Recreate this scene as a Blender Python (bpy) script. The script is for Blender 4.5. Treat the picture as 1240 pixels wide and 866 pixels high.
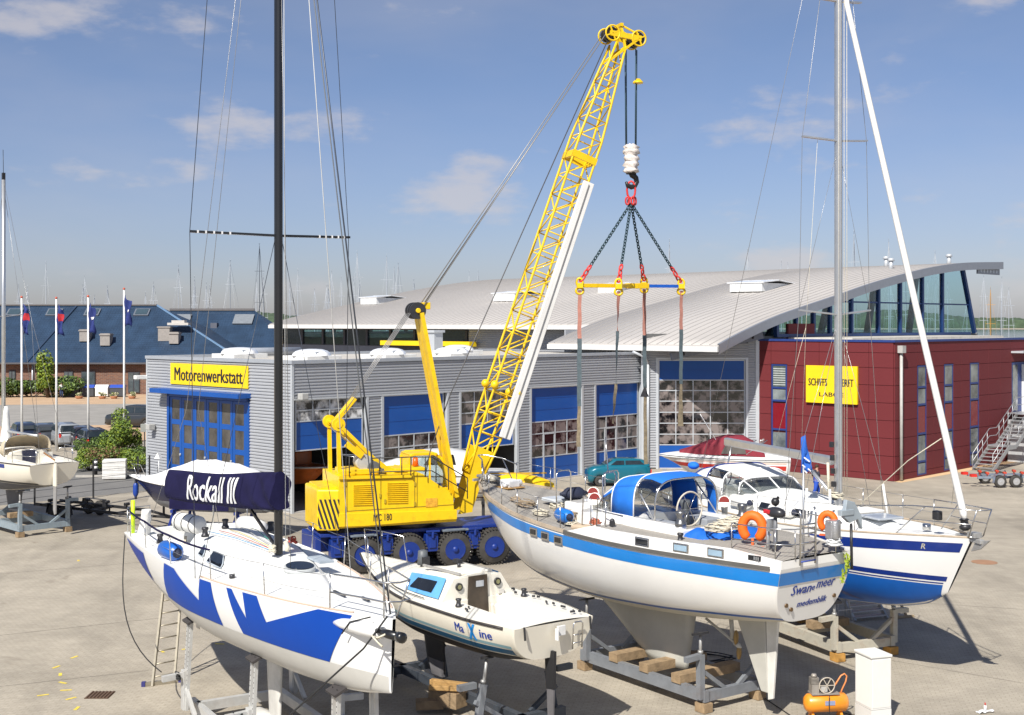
import bpy, bmesh, math, random
import numpy as np
from mathutils import Vector, Matrix
for _o in list(bpy.data.objects): bpy.data.objects.remove(_o)
random.seed(7); rs = np.random.RandomState(11)
sc = bpy.context.scene
COL = sc.collection
# ---------------------------------------------------------------- camera
F = 1522.0; HCAM = 8.6; HZ = 392.0; CX = 620.0
cam_d = bpy.data.cameras.new('camera'); cam = bpy.data.objects.new('camera', cam_d); COL.objects.link(cam)
cam_d.sensor_width = 36.0; cam_d.lens = F/1240*36; cam_d.shift_y = -(433-HZ)/1240
cam_d.clip_start = 0.5; cam_d.clip_end = 9000
cam.location = (0, 0, HCAM); cam.rotation_euler = (math.pi/2, 0, 0)
sc.camera = cam
sc.view_settings.view_transform = 'Standard'; sc.view_settings.look = 'None'
sc.view_settings.exposure = 0.36; sc.view_settings.gamma = 1.0
# ---------------------------------------------------------------- sun and sky
SUN = Vector((0.40, 0.90, -1.0)).normalized()
sun_d = bpy.data.lights.new('sun', 'SUN'); sun_d.energy = 4.9; sun_d.angle = math.radians(0.55); sun_d.color = (1.0, 0.955, 0.88)
sun = bpy.data.objects.new('sun', sun_d); COL.objects.link(sun)
sun.rotation_euler = SUN.to_track_quat('-Z', 'Y').to_euler(); sun.location = (-20, -40, 50)
w = bpy.data.worlds.new('World'); sc.world = w; w.use_nodes = True
nt = w.node_tree; nt.nodes.clear()
out = nt.nodes.new('ShaderNodeOutputWorld'); bg = nt.nodes.new('ShaderNodeBackground')
sky = nt.nodes.new('ShaderNodeTexSky'); sky.sky_type = 'NISHITA'; sky.sun_disc = False
sky.sun_elevation = math.asin(-SUN.z); sky.sun_rotation = math.atan2(-SUN.x, -SUN.y)
sky.altitude = 0; sky.air_density = 1.0; sky.dust_density = 0.6; sky.ozone_density = 1.3
bg.inputs['Strength'].default_value = 0.070
tc = nt.nodes.new('ShaderNodeTexCoord'); sep = nt.nodes.new('ShaderNodeSeparateXYZ')
nt.links.new(tc.outputs['Generated'], sep.inputs[0])
# clouds: project the direction on a flat layer
def wmath(op, a, b=None, clamp=False):
    n = nt.nodes.new('ShaderNodeMath'); n.operation = op; n.use_clamp = clamp
    for k, v in enumerate((a, b)):
        if v is None: continue
        if isinstance(v, (int, float)): n.inputs[k].default_value = v
        else: nt.links.new(v, n.inputs[k])
    return n.outputs[0]
zz = wmath('MAXIMUM', sep.outputs['Z'], 0.0)
zq = wmath('ADD', zz, 0.14)
zst = wmath('MULTIPLY', sep.outputs['Z'], 2.7)
cmb = nt.nodes.new('ShaderNodeCombineXYZ'); nt.links.new(sep.outputs['X'], cmb.inputs[0]); nt.links.new(sep.outputs['Y'], cmb.inputs[1]); nt.links.new(zst, cmb.inputs[2])
def cloudlayer(scale, detail, lo, hi, dist=0.3):
    n = nt.nodes.new('ShaderNodeTexNoise'); n.inputs['Scale'].default_value = scale; n.inputs['Detail'].default_value = detail
    n.inputs['Roughness'].default_value = 0.55; n.inputs['Distortion'].default_value = dist
    nt.links.new(cmb.outputs[0], n.inputs['Vector'])
    m = nt.nodes.new('ShaderNodeMapRange'); m.interpolation_type = 'SMOOTHSTEP'
    m.inputs['From Min'].default_value = lo; m.inputs['From Max'].default_value = hi
    nt.links.new(n.outputs['Fac'], m.inputs['Value']); return m.outputs['Result']
c1 = cloudlayer(7.4, 7, 0.545, 0.69, .0); c2 = cloudlayer(2.4, 5, 0.40, 0.80, 0.2)
cm = wmath('MULTIPLY', c1, 0.62); cm = wmath('ADD', cm, wmath('MULTIPLY', c2, 0.22), True)
hz_ = nt.nodes.new('ShaderNodeMapRange'); hz_.inputs['From Min'].default_value = 0.0; hz_.inputs['From Max'].default_value = 0.05
nt.links.new(sep.outputs['Z'], hz_.inputs['Value'])
cm = wmath('MULTIPLY', cm, hz_.outputs['Result'], True)
# the low sky is milky blue, as on a dry summer day by the sea
lowf = nt.nodes.new('ShaderNodeMapRange'); lowf.interpolation_type = 'SMOOTHSTEP'; lowf.inputs['From Min'].default_value = -.02; lowf.inputs['From Max'].default_value = .42; lowf.inputs['To Min'].default_value = 1.0; lowf.inputs['To Max'].default_value = 0.0
nt.links.new(sep.outputs['Z'], lowf.inputs['Value'])
tint = nt.nodes.new('ShaderNodeMix'); tint.data_type = 'RGBA'; nt.links.new(lowf.outputs['Result'], tint.inputs['Factor']); tint.inputs['A'].default_value = (.86, .88, 1.0, 1); tint.inputs['B'].default_value = (.80, .82, 1.10, 1)
mul = nt.nodes.new('ShaderNodeMix'); mul.data_type = 'RGBA'; mul.blend_type = 'MULTIPLY'; mul.inputs['Factor'].default_value = 1.0
nt.links.new(sky.outputs[0], mul.inputs['A']); nt.links.new(tint.outputs['Result'], mul.inputs['B'])
mx = nt.nodes.new('ShaderNodeMix'); mx.data_type = 'RGBA'
nt.links.new(cm, mx.inputs['Factor']); nt.links.new(mul.outputs['Result'], mx.inputs['A']); mx.inputs['B'].default_value = (7.2, 6.8, 6.9, 1)
nt.links.new(mx.outputs['Result'], bg.inputs['Color']); nt.links.new(bg.outputs[0], out.inputs[0])

# ---------------------------------------------------------------- materials
MATS = {}
def S2L(c):
    return tuple(((v/255)/12.92 if v/255 <= .04045 else ((v/255+.055)/1.055)**2.4) for v in c)
def pm(name, c, rough=.5, metal=0., var=.12, scale=3., bump=0., bscale=40., grime=0., gcol=(.12,.09,.06), coat=0., spec=.5, stretch=None, c2=None, cscale=None):
    """plain procedural material: base colour with two octaves of uneven tone, wear and fine relief"""
    if name in MATS: return MATS[name]
    m = bpy.data.materials.new(name); m.use_nodes = True; t = m.node_tree; N = t.nodes; Lk = t.links
    b = N['Principled BSDF']; b.inputs['Roughness'].default_value = rough; b.inputs['Metallic'].default_value = metal
    b.inputs['Coat Weight'].default_value = coat; b.inputs['Specular IOR Level'].default_value = spec
    co = N.new('ShaderNodeTexCoord'); src = co.outputs['Object']
    if stretch:
        mp = N.new('ShaderNodeMapping'); mp.inputs['Scale'].default_value = stretch; Lk.new(src, mp.inputs[0]); src = mp.outputs[0]
    n = N.new('ShaderNodeTexNoise'); n.inputs['Scale'].default_value = scale; n.inputs['Detail'].default_value = 6; n.inputs['Roughness'].default_value = .62
    Lk.new(src, n.inputs['Vector'])
    r = N.new('ShaderNodeValToRGB'); e = r.color_ramp.elements
    ca = tuple(max(0, v*(1-var)) for v in c); cb = tuple(min(1, v*(1+var)) for v in (c2 or c))
    e[0].position = .3; e[0].color = (*ca, 1); e[1].position = .7; e[1].color = (*cb, 1)
    Lk.new(n.outputs['Fac'], r.inputs[0]); col = r.outputs[0]
    if grime:
        g = N.new('ShaderNodeTexNoise'); g.inputs['Scale'].default_value = cscale or scale*.6; g.inputs['Detail'].default_value = 9; g.inputs['Roughness'].default_value = .7
        Lk.new(src, g.inputs['Vector'])
        gr = N.new('ShaderNodeMapRange'); gr.inputs['From Min'].default_value = .52; gr.inputs['From Max'].default_value = .78; gr.inputs['To Max'].default_value = grime
        Lk.new(g.outputs['Fac'], gr.inputs['Value'])
        mx = N.new('ShaderNodeMix'); mx.data_type = 'RGBA'; Lk.new(gr.outputs[0], mx.inputs['Factor']); Lk.new(col, mx.inputs['A']); mx.inputs['B'].default_value = (*gcol, 1)
        col = mx.outputs['Result']
    Lk.new(col, b.inputs['Base Color'])
    if bump:
        bn = N.new('ShaderNodeTexNoise'); bn.inputs['Scale'].default_value = bscale; bn.inputs['Detail'].default_value = 4
        Lk.new(co.outputs['Object'], bn.inputs['Vector'])
        bp = N.new('ShaderNodeBump'); bp.inputs['Strength'].default_value = bump; bp.inputs['Distance'].default_value = .02
        Lk.new(bn.outputs['Fac'], bp.inputs['Height']); Lk.new(bp.outputs[0], b.inputs['Normal'])
    MATS[name] = m; return m

def glass_mat(name, tint, alpha, rough=.03):
    if name in MATS: return MATS[name]
    m = bpy.data.materials.new(name); m.use_nodes = True; t = m.node_tree; t.nodes.clear(); N = t.nodes; Lk = t.links
    o = N.new('ShaderNodeOutputMaterial'); mix = N.new('ShaderNodeMixShader'); tr = N.new('ShaderNodeBsdfTransparent'); gl = N.new('ShaderNodeBsdfGlossy')
    tr.inputs[0].default_value = (*tint, 1); gl.inputs['Roughness'].default_value = rough
    fr = N.new('ShaderNodeLayerWeight'); fr.inputs[0].default_value = .5; pw = N.new('ShaderNodeMath'); pw.operation = 'POWER'; pw.inputs[1].default_value = 3.; Lk.new(fr.outputs['Facing'], pw.inputs[0])
    a = N.new('ShaderNodeMath'); a.operation = 'MULTIPLY_ADD'; a.inputs[1].default_value = .45; a.inputs[2].default_value = alpha; a.use_clamp = True
    Lk.new(pw.outputs[0], a.inputs[0]); Lk.new(a.outputs[0], mix.inputs[0]); Lk.new(tr.outputs[0], mix.inputs[1]); Lk.new(gl.outputs[0], mix.inputs[2]); Lk.new(mix.outputs[0], o.inputs[0])
    n = N.new('ShaderNodeTexNoise'); n.inputs['Scale'].default_value = 1.3; bp = N.new('ShaderNodeBump'); bp.inputs['Strength'].default_value = .12; bp.inputs['Distance'].default_value = .05
    Lk.new(n.outputs['Fac'], bp.inputs['Height']); Lk.new(bp.outputs[0], gl.inputs['Normal'])
    MATS[name] = m; return m

# ---------------------------------------------------------------- mesh builder
def rotz(a): return Matrix.Rotation(a, 3, 'Z')
class MB:
    def __init__(s): s.v = []; s.f = []; s.sm = []
    def add(s, vs, fs, smooth=False):
        o = len(s.v); s.v.extend([tuple(p) for p in vs]); s.f.extend([tuple(i+o for i in f) for f in fs]); s.sm.extend([smooth]*len(fs)); return s
    def box(s, c, d, R=None):
        c = Vector(c); h = [x/2 for x in d]; vs = []
        for dx in (-1, 1):
            for dy in (-1, 1):
                for dz in (-1, 1):
                    p = Vector((dx*h[0], dy*h[1], dz*h[2]));  p = R @ p if R is not None else p; vs.append(c+p)
        return s.add(vs, [(0,1,3,2),(4,6,7,5),(0,4,5,1),(2,3,7,6),(0,2,6,4),(1,5,7,3)])
    def bbox(s, x0, x1, y0, y1, z0, z1): return s.box(((x0+x1)/2,(y0+y1)/2,(z0+z1)/2),(x1-x0,y1-y0,z1-z0))
    def beam(s, p, q, wdt, hgt=None, up=(0,0,1)):
        """rectangular bar from p to q"""
        p = Vector(p); q = Vector(q); hgt = hgt or wdt; d = (q-p); L = d.length; d.normalize()
        u = Vector(up); 
        if abs(d.dot(u)) > .98: u = Vector((1,0,0))
        a = d.cross(u).normalized(); b = a.cross(d)
        vs = []
        for e in (p, q):
            for i, j in ((-1,-1),(1,-1),(1,1),(-1,1)): vs.append(e+a*(i*wdt/2)+b*(j*hgt/2))
        return s.add(vs, [(3,2,1,0),(4,5,6,7),(0,1,5,4),(1,2,6,5),(2,3,7,6),(3,0,4,7)])
    def cyl(s, p, q, r0, r1=None, n=10, cap=True, smooth=True):
        p = Vector(p); q = Vector(q); r1 = r0 if r1 is None else r1; d = (q-p).normalized()
        u = Vector((0,0,1)) if abs(d.z) < .9 else Vector((1,0,0)); a = d.cross(u).normalized(); b = d.cross(a)
        vs = []
        for e, r in ((p, r0), (q, r1)):
            for k in range(n):
                t = 2*math.pi*k/n; vs.append(e+a*(r*math.cos(t))+b*(r*math.sin(t)))
        fs = [(k,(k+1)%n,n+(k+1)%n,n+k) for k in range(n)]; s.add(vs, fs, smooth)
        if cap: s.add(vs, [tuple(range(n-1,-1,-1)), tuple(range(n,2*n))])
        return s
    def tube(s, pts, r, n=6, closed=False, cap=True):
        pts = [Vector(p) for p in pts]; m = len(pts); vs = []; pa = None
        for i, p in enumerate(pts):
            if closed: d = pts[(i+1)%m]-pts[i-1]
            else: d = pts[min(i+1,m-1)]-pts[max(i-1,0)]
            if d.length < 1e-9: d = Vector((0,0,1))
            d.normalize()
            if pa is None:
                u = Vector((0,0,1)) if abs(d.z) < .9 else Vector((1,0,0)); a = d.cross(u).normalized()
            else:
                a = pa - d*pa.dot(d)
                a = a.normalized() if a.length > 1e-6 else d.orthogonal().normalized()
            pa = a; b = d.cross(a); rr = r[i] if isinstance(r, (list, tuple)) else r
            for k in range(n):
                t = 2*math.pi*k/n; vs.append(p+a*(rr*math.cos(t))+b*(rr*math.sin(t)))
        fs = []
        for i in range(m if closed else m-1):
            j = (i+1)%m
            for k in range(n): fs.append((i*n+k, i*n+(k+1)%n, j*n+(k+1)%n, j*n+k))
        s.add(vs, fs, True)
        if cap and not closed: s.add(vs, [tuple(range(n-1,-1,-1)), tuple(range((m-1)*n, m*n))])
        return s
    def lathe(s, c, axis, prof, n=16, smooth=True):
        """prof: list of (distance along axis, radius)"""
        c = Vector(c); d = Vector(axis).normalized(); u = Vector((0,0,1)) if abs(d.z) < .9 else Vector((1,0,0)); a = d.cross(u).normalized(); b = d.cross(a)
        vs = []
        for h, r in prof:
            for k in range(n):
                t = 2*math.pi*k/n; vs.append(c+d*h+a*(r*math.cos(t))+b*(r*math.sin(t)))
        m = len(prof); fs = [(i*n+k, i*n+(k+1)%n, (i+1)*n+(k+1)%n, (i+1)*n+k) for i in range(m-1) for k in range(n)]
        s.add(vs, fs, smooth); s.add(vs, [tuple(range(n-1,-1,-1)), tuple(range((m-1)*n, m*n))]); return s
    def grid(s, rows, smooth=True, closed=False):
        m = len(rows); n = len(rows[0]); vs = [p for r in rows for p in r]; fs = []
        for i in range(m-1):
            for j in range(n if closed else n-1): fs.append((i*n+j, i*n+(j+1)%n, (i+1)*n+(j+1)%n, (i+1)*n+j))
        return s.add(vs, fs, smooth)
    def prism(s, poly, vec):
        """polygon (3-D points) pushed along vec"""
        vec = Vector(vec); a = [Vector(p) for p in poly]; n = len(a); vs = a+[p+vec for p in a]
        return s.add(vs, [tuple(range(n-1,-1,-1)), tuple(range(n,2*n))]+[(k,(k+1)%n,n+(k+1)%n,n+k) for k in range(n)])
    def sphere(s, c, r, n=12, m=8, sc=(1,1,1)):
        c = Vector(c); rows = []
        for i in range(m+1):
            p = math.pi*i/m; rows.append([c+Vector((r*sc[0]*math.sin(p)*math.cos(2*math.pi*k/n), r*sc[1]*math.sin(p)*math.sin(2*math.pi*k/n), r*sc[2]*math.cos(p))) for k in range(n)])
        return s.grid(rows, True, True)
    def build(s, name, mat, parent=None, world=False, bevel=0, recalc=True):
        me = bpy.data.meshes.new(name); vs = s.v
        if world and parent is not None:
            inv = ROOTM[root_of(parent).name].inverted(); vs = [tuple(inv @ Vector(p)) for p in vs]
        me.from_pydata([tuple(p) for p in vs], [], s.f); me.polygons.foreach_set('use_smooth', s.sm); me.update()
        if recalc:
            bm = bmesh.new(); bm.from_mesh(me); bmesh.ops.remove_doubles(bm, verts=bm.verts, dist=1e-5); bmesh.ops.recalc_face_normals(bm, faces=bm.faces); bm.to_mesh(me); bm.free()
        if mat is not None: me.materials.append(mat)
        o = bpy.data.objects.new(name, me); COL.objects.link(o)
        if parent is not None: o.parent = parent
        if bevel:
            md = o.modifiers.new('bevel', 'BEVEL'); md.width = bevel; md.segments = 2; md.limit_method = 'ANGLE'; md.angle_limit = .7
        return o
ROOTM = {}
def root_of(o):
    while o.parent is not None: o = o.parent
    return o
def thing(name, label, cat, loc=(0,0,0), rz=0., group=None):
    o = bpy.data.objects.new(name, None); COL.objects.link(o); o.location = loc; o.rotation_euler = (0,0,rz)
    o['label'] = label; o['category'] = cat; o.empty_display_size = .3
    if group: o['group'] = group
    ROOTM[o.name] = Matrix.Translation(Vector(loc)) @ Matrix.Rotation(rz, 4, 'Z')
    return o
def tag(o, label, cat, group=None, kind=None):
    o['label'] = label; o['category'] = cat
    if group: o['group'] = group
    if kind: o['kind'] = kind
    return o
def struct(o): o['kind'] = 'structure'; return o
def stuff(o): o['kind'] = 'stuff'; return o
def inst(src, name, parent, loc=(0,0,0), rot=None, scale=None):
    """another object sharing the mesh of src"""
    o = bpy.data.objects.new(name, src.data); COL.objects.link(o); o.parent = parent; o.location = loc
    if rot is not None: o.rotation_euler = rot
    if scale is not None: o.scale = scale
    return o
def copy_tree(o, parent=None):
    c = o.copy(); COL.objects.link(c); c.parent = parent
    for ch in list(o.children): copy_tree(ch, c)
    return c
def dup(root, loc, rz, label, scale=None):
    c = copy_tree(root); c.location = loc; c.rotation_euler = (0,0,rz); c['label'] = label
    if scale: c.scale = scale
    ROOTM[c.name] = Matrix.Translation(Vector(loc)) @ Matrix.Rotation(rz, 4, 'Z')
    return c
def G(px, py, z=0.):
    """point of the place at height z seen at picture position px, py of the 1240 px photograph"""
    y = F*(HCAM-z)/(py-HZ); return Vector(((px-CX)/F*y, y, z))
def text_mesh(body, size=1., bold=0.0, shear=0., align='CENTER', cut=0):
    cu = bpy.data.curves.new('txt', 'FONT'); cu.body = body; cu.size = size; cu.shear = shear; cu.align_x = align; cu.align_y = 'CENTER'; cu.resolution_u = 2
    o = bpy.data.objects.new('txt', cu); COL.objects.link(o); dg = bpy.context.evaluated_depsgraph_get()
    me = bpy.data.meshes.new_from_object(o.evaluated_get(dg)); bpy.data.objects.remove(o); bpy.data.curves.remove(cu)
    if cut:   # slice the letters so that they can follow a curved side
        bm = bmesh.new(); bm.from_mesh(me); ys = [q.co.y for q in bm.verts]; y0, y1 = min(ys), max(ys)
        for k in range(1, cut):
            bmesh.ops.bisect_plane(bm, geom=bm.verts[:]+bm.edges[:]+bm.faces[:], dist=1e-6, plane_co=(0,y0+(y1-y0)*k/cut,0), plane_no=(0,1,0))
        bm.to_mesh(me); bm.free()
    v = [tuple(x.co) for x in me.vertices]; f = [tuple(p.vertices) for p in me.polygons]; bpy.data.meshes.remove(me)
    if bold:   # heavier strokes: the outline again, a little to each side, each copy a hair deeper
        n = len(v); v0 = list(v); f0 = list(f)
        for i, dx in enumerate((-bold, bold)):
            v += [(p[0]+dx, p[1], -.0007*(i+1)) for p in v0]; f += [tuple(k+n*(i+1) for k in q) for q in f0]
    return v, f
def flat_text(body, origin, ux, uy, nrm, width, mat, parent, height=None, name='lettering', bold=0., shear=0., world=True, off=.012):
    v, f = text_mesh(body, 1., bold, shear); xs = [p[0] for p in v]; ys = [p[1] for p in v]
    sx = width/(max(xs)-min(xs)); sy = (height/(max(ys)-min(ys))) if height else sx
    mxx = (max(xs)+min(xs))/2; my = (max(ys)+min(ys))/2
    o = Vector(origin); ux = Vector(ux); uy = Vector(uy); n = Vector(nrm)
    b = MB(); b.add([o+ux*((p[0]-mxx)*sx)+uy*((p[1]-my)*sy)+n*(off+p[2]*3) for p in v], f)
    return b.build(name, mat, parent, world=world, recalc=False)

# ---------------------------------------------------------------- hulls
def cub(xs, ys):
    xs = np.array(xs, float); ys = np.array(ys, float); d = np.diff(ys)/np.diff(xs); m = np.zeros(len(xs)); m[0] = d[0]; m[-1] = d[-1]
    for i in range(1, len(xs)-1): m[i] = 0 if d[i-1]*d[i] <= 0 else 2*d[i-1]*d[i]/(d[i-1]+d[i])
    def fn(x):
        i = int(min(max(np.searchsorted(xs, x)-1, 0), len(xs)-2)); h = xs[i+1]-xs[i]; t = (x-xs[i])/h
        t = min(max(t, 0), 1)
        return (2*t**3-3*t*t+1)*ys[i]+(t**3-2*t*t+t)*h*m[i]+(-2*t**3+3*t*t)*ys[i+1]+(t**3-t*t)*h*m[i+1]
    return fn
class Hull:
    """hull with x from the stern (0) to the bow (L), y to port, z up; sections are superellipses"""
    def __init__(s, L, beam, sheer, bottom, rake_b, rake_s, a=.7, c=1., wb=.35, wsn=.3, ab=None):
        s.L = L; s.B = cub(*zip(*beam)); s.D = cub(*zip(*sheer)); s.K = cub(*zip(*bottom)); s.rb = rake_b; s.rs = rake_s; s.a = a; s.c = c; s.wb = wb; s.ws = wsn; s.ab = ab or a
    def x(s, u, frac):
        return s.L*u - s.rb*frac*max(0, (u-(1-s.wb))/s.wb)**1.3 + s.rs*frac*max(0, (s.ws-u)/s.ws)**1.3
    def P(s, u, t, side=1, off=0.):
        ph = t*math.pi/2; b = s.B(u); zd = s.D(u); zk = s.K(u); a = s.a+(s.ab-s.a)*max(0, (u-.5)*2)
        y = b*max(math.cos(ph), 1e-9)**a; fr = math.sin(ph)**s.c
        p = Vector((s.x(u, fr), side*y, zd-(zd-zk)*fr))
        if off:
            e = .004; t2 = min(t+e, 1); t1 = max(t-e, 0); u2 = min(u+e, 1); u1 = max(u-e, 0)
            n = (s.P(u2, t, side)-s.P(u1, t, side)).cross(s.P(u, t2, side)-s.P(u, t1, side))
            if n.length > 1e-12:
                n.normalize(); 
                if n.y*side < 0: n = -n
                p = p+n*off
        return p
    def tz(s, u, z):
        zd = s.D(u); zk = s.K(u); fr = min(max((zd-z)/(zd-zk), 0), .99999)
        return math.asin(fr**(1/s.c))*2/math.pi
    def Z(s, u, z, side=1, off=.006): return s.P(u, s.tz(u, z), side, off)
    def shell(s, nu=48, nt=18):
        b = MB()
        for side in (1, -1): b.grid([[s.P(i/nu, j/nt, side) for j in range(nt+1)] for i in range(nu+1)])
        tr = [s.P(0, j/nt, 1) for j in range(nt+1)]+[s.P(0, j/nt, -1) for j in range(nt-1, -1, -1)]
        b.add(tr, [tuple(range(len(tr)))])
        return b
    def band(s, side, ztop, zbot, u0=0, u1=1, n=50, k=4, off=.006):
        rows = []
        for i in range(n+1):
            u = u0+(u1-u0)*i/n; a = ztop(u); c = zbot(u); rows.append([s.Z(u, a+(c-a)*j/k, side, off) for j in range(k+1)])
        return MB().grid(rows)
    def poly(s, pts, side, off=.010, nmax=.005, kz=10):
        """decal from a polygon in (u, z)"""
        us = sorted(set(p[0] for p in pts)); fine = []
        for a, c in zip(us[:-1], us[1:]):
            n = max(1, int((c-a)/nmax)); fine += [a+(c-a)*i/n for i in range(n)]
        fine.append(us[-1]); b = MB(); N = len(pts)
        for a, c in zip(fine[:-1], fine[1:]):
            if c-a < 1e-6: continue
            m = (a+c)/2; cr = []
            for i in range(N):
                p, q = pts[i], pts[(i+1)%N]
                if (p[0]-m)*(q[0]-m) < 0:
                    f = lambda x: p[1]+(q[1]-p[1])*(x-p[0])/(q[0]-p[0])
                    cr.append((f(m), f(a), f(c)))
            cr.sort()
            for i in range(0, len(cr)-1, 2):
                lo, hi = cr[i], cr[i+1]
                b.grid([[s.Z(a, lo[1]+(hi[1]-lo[1])*j/kz, side, off) for j in range(kz+1)], [s.Z(c, lo[2]+(hi[2]-lo[2])*j/kz, side, off) for j in range(kz+1)]])
        return b
    def text(s, body, u0, z0, uw, zh, side, bold=0., shear=0., off=.012, slope=0.):
        """lettering laid on the side: centre u0,z0, length uw (metres), height zh"""
        v, f = text_mesh(body, 1., bold, shear, cut=6); xs = [p[0] for p in v]; ys = [p[1] for p in v]; cx = (max(xs)+min(xs))/2; cy = (max(ys)+min(ys))/2
        sx = uw/(max(xs)-min(xs)); sy = zh/(max(ys)-min(ys)); vs = []
        for p in v:
            dx = (p[0]-cx)*sx; u = u0-side*dx/s.L*1.0; vs.append(s.Z(u, z0+(p[1]-cy)*sy+slope*dx, side, off+p[2]*3))
        b = MB(); b.add(vs, f); return b
    def rail(s, r, zoff=0., side=1, u0=0., u1=1., n=40, inset=0.):
        return [Vector((s.x(u, 0), side*max(s.B(u)-inset, 0), s.D(u)+zoff)) for u in [u0+(u1-u0)*i/n for i in range(n+1)]]
    def deck(s, camber=.06, drop=.0, wells=(), nu=40, inset=0.):
        """deck sheet; wells: (x0, x1, halfwidth, depth) boxes sunk into it"""
        us = [i/nu for i in range(nu+1)]; ev = []
        for (x0, x1, hw, dp) in wells: ev += [x0/s.L, x1/s.L]
        e = 1e-4
        for a in ev: us += [a-e, a+e]
        us = sorted(us); rows = []
        hws = sorted(set(wl[2] for wl in wells))
        for u in us:
            b = max(s.B(u)-inset, .001); zd = s.D(u)-drop; ys = [-1, -.8, -.6, -.4, -.2, 0, .2, .4, .6, .8, 1]; yy = [v*b for v in ys]
            for hw in hws: yy += [x for h in (hw-.002, hw+.002) for x in (-h, h)]
            yy = sorted(min(max(y, -b), b) for y in yy); row = []
            for y in yy:
                z = zd+camber*b*(1-(y/b)**2)
                for (x0, x1, hw, dp) in wells:
                    if x0 < u*s.L < x1 and abs(y) < hw: z = zd-dp
                row.append(Vector((s.x(u, 0), y, z)))
            rows.append(row)
        return MB().grid(rows, False)
# ================================================================= SETTING
def ground_mat():
    m = bpy.data.materials.new('concrete_paving'); m.use_nodes = True; t = m.node_tree; N = t.nodes; Lk = t.links
    b = N['Principled BSDF']; b.inputs['Roughness'].default_value = .88
    co = N.new('ShaderNodeTexCoord')
    mp = N.new('ShaderNodeMapping'); mp.inputs['Rotation'].default_value = (0, 0, .2); Lk.new(co.outputs['Object'], mp.inputs[0])
    br = N.new('ShaderNodeTexBrick'); br.inputs['Scale'].default_value = 1.0; br.inputs['Brick Width'].default_value = .22; br.inputs['Row Height'].default_value = .11
    br.inputs['Mortar Size'].default_value = .009; br.inputs['Color1'].default_value = (.395, .350, .280, 1); br.inputs['Color2'].default_value = (.435, .388, .310, 1); br.inputs['Mortar'].default_value = (.33, .29, .225, 1)
    Lk.new(mp.outputs[0], br.inputs['Vector'])
    def noise(sc_, det, lo, hi, v0, v1, stretch=None):
        n = N.new('ShaderNodeTexNoise'); n.inputs['Scale'].default_value = sc_; n.inputs['Detail'].default_value = det; n.inputs['Roughness'].default_value = .65
        if stretch:
            q = N.new('ShaderNodeMapping'); q.inputs['Scale'].default_value = stretch; q.inputs['Rotation'].default_value = (0, 0, .35); Lk.new(co.outputs['Object'], q.inputs[0]); Lk.new(q.outputs[0], n.inputs['Vector'])
        else: Lk.new(co.outputs['Object'], n.inputs['Vector'])
        r = N.new('ShaderNodeMapRange'); r.inputs['From Min'].default_value = lo; r.inputs['From Max'].default_value = hi; r.inputs['To Min'].default_value = v0; r.inputs['To Max'].default_value = v1
        Lk.new(n.outputs['Fac'], r.inputs['Value']); return r.outputs[0]
    col = br.outputs['Color']
    for fac in (noise(.09, 5, .3, .7, .80, 1.13), noise(.9, 8, .3, .7, .86, 1.10), noise(.35, 9, .50, .75, 1., .68, (1, .25, 1)), noise(.16, 7, .5, .7, 1., .80, (.3, 1.6, 1)), noise(14, 3, .3, .7, .93, 1.07)):
        x = N.new('ShaderNodeVectorMath'); x.operation = 'SCALE'; Lk.new(col, x.inputs[0]); Lk.new(fac, x.inputs['Scale']); col = x.outputs[0]
    # oil and rust spots
    v = N.new('ShaderNodeTexNoise'); v.inputs['Scale'].default_value = .55; v.inputs['Detail'].default_value = 3; v.inputs['Distortion'].default_value = 1.2; Lk.new(co.outputs['Object'], v.inputs['Vector'])
    r = N.new('ShaderNodeMapRange'); r.inputs['From Min'].default_value = .68; r.inputs['From Max'].default_value = .76; r.inputs['To Max'].default_value = .5; Lk.new(v.outputs['Fac'], r.inputs['Value'])
    mx = N.new('ShaderNodeMix'); mx.data_type = 'RGBA'; Lk.new(r.outputs[0], mx.inputs['Factor']); Lk.new(col, mx.inputs['A']); mx.inputs['B'].default_value = (.16, .125, .09, 1)
    Lk.new(mx.outputs['Result'], b.inputs['Base Color'])
    bp = N.new('ShaderNodeBump'); bp.inputs['Strength'].default_value = .35; bp.inputs['Distance'].default_value = .01; Lk.new(br.outputs['Fac'], bp.inputs['Height']); bp.invert = True; Lk.new(bp.outputs[0], b.inputs['Normal'])
    return m
b = MB(); b.add([(-260,-30,0),(260,-30,0),(260,235,0),(-260,235,0)], [(0,1,2,3)])
struct(b.build('yard_paving', ground_mat()))
b = MB(); b.bbox(-260, 260, 234.9, 235.9, -2.5, .12); struct(b.build('quay_edge', pm('quay_concrete', (.36,.35,.32), .9, bump=.3)))
wm = pm('harbour_water', (.035,.075,.11), .09, var=.2, scale=.05, bump=.5, bscale=.8)
b = MB(); b.add([(-2500,235.8,-1.2),(2500,235.8,-1.2),(2500,2100,-1.2),(-2500,2100,-1.2)], [(0,1,2,3)]); struct(b.build('harbour_water', wm))
b = MB(); b.add([(-9000,-9000,-3),(9000,-9000,-3),(9000,9000,-3),(-9000,9000,-3)], [(0,1,2,3)]); struct(b.build('seabed_ground', pm('far_ground', (.12,.13,.09), .95)))
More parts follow.
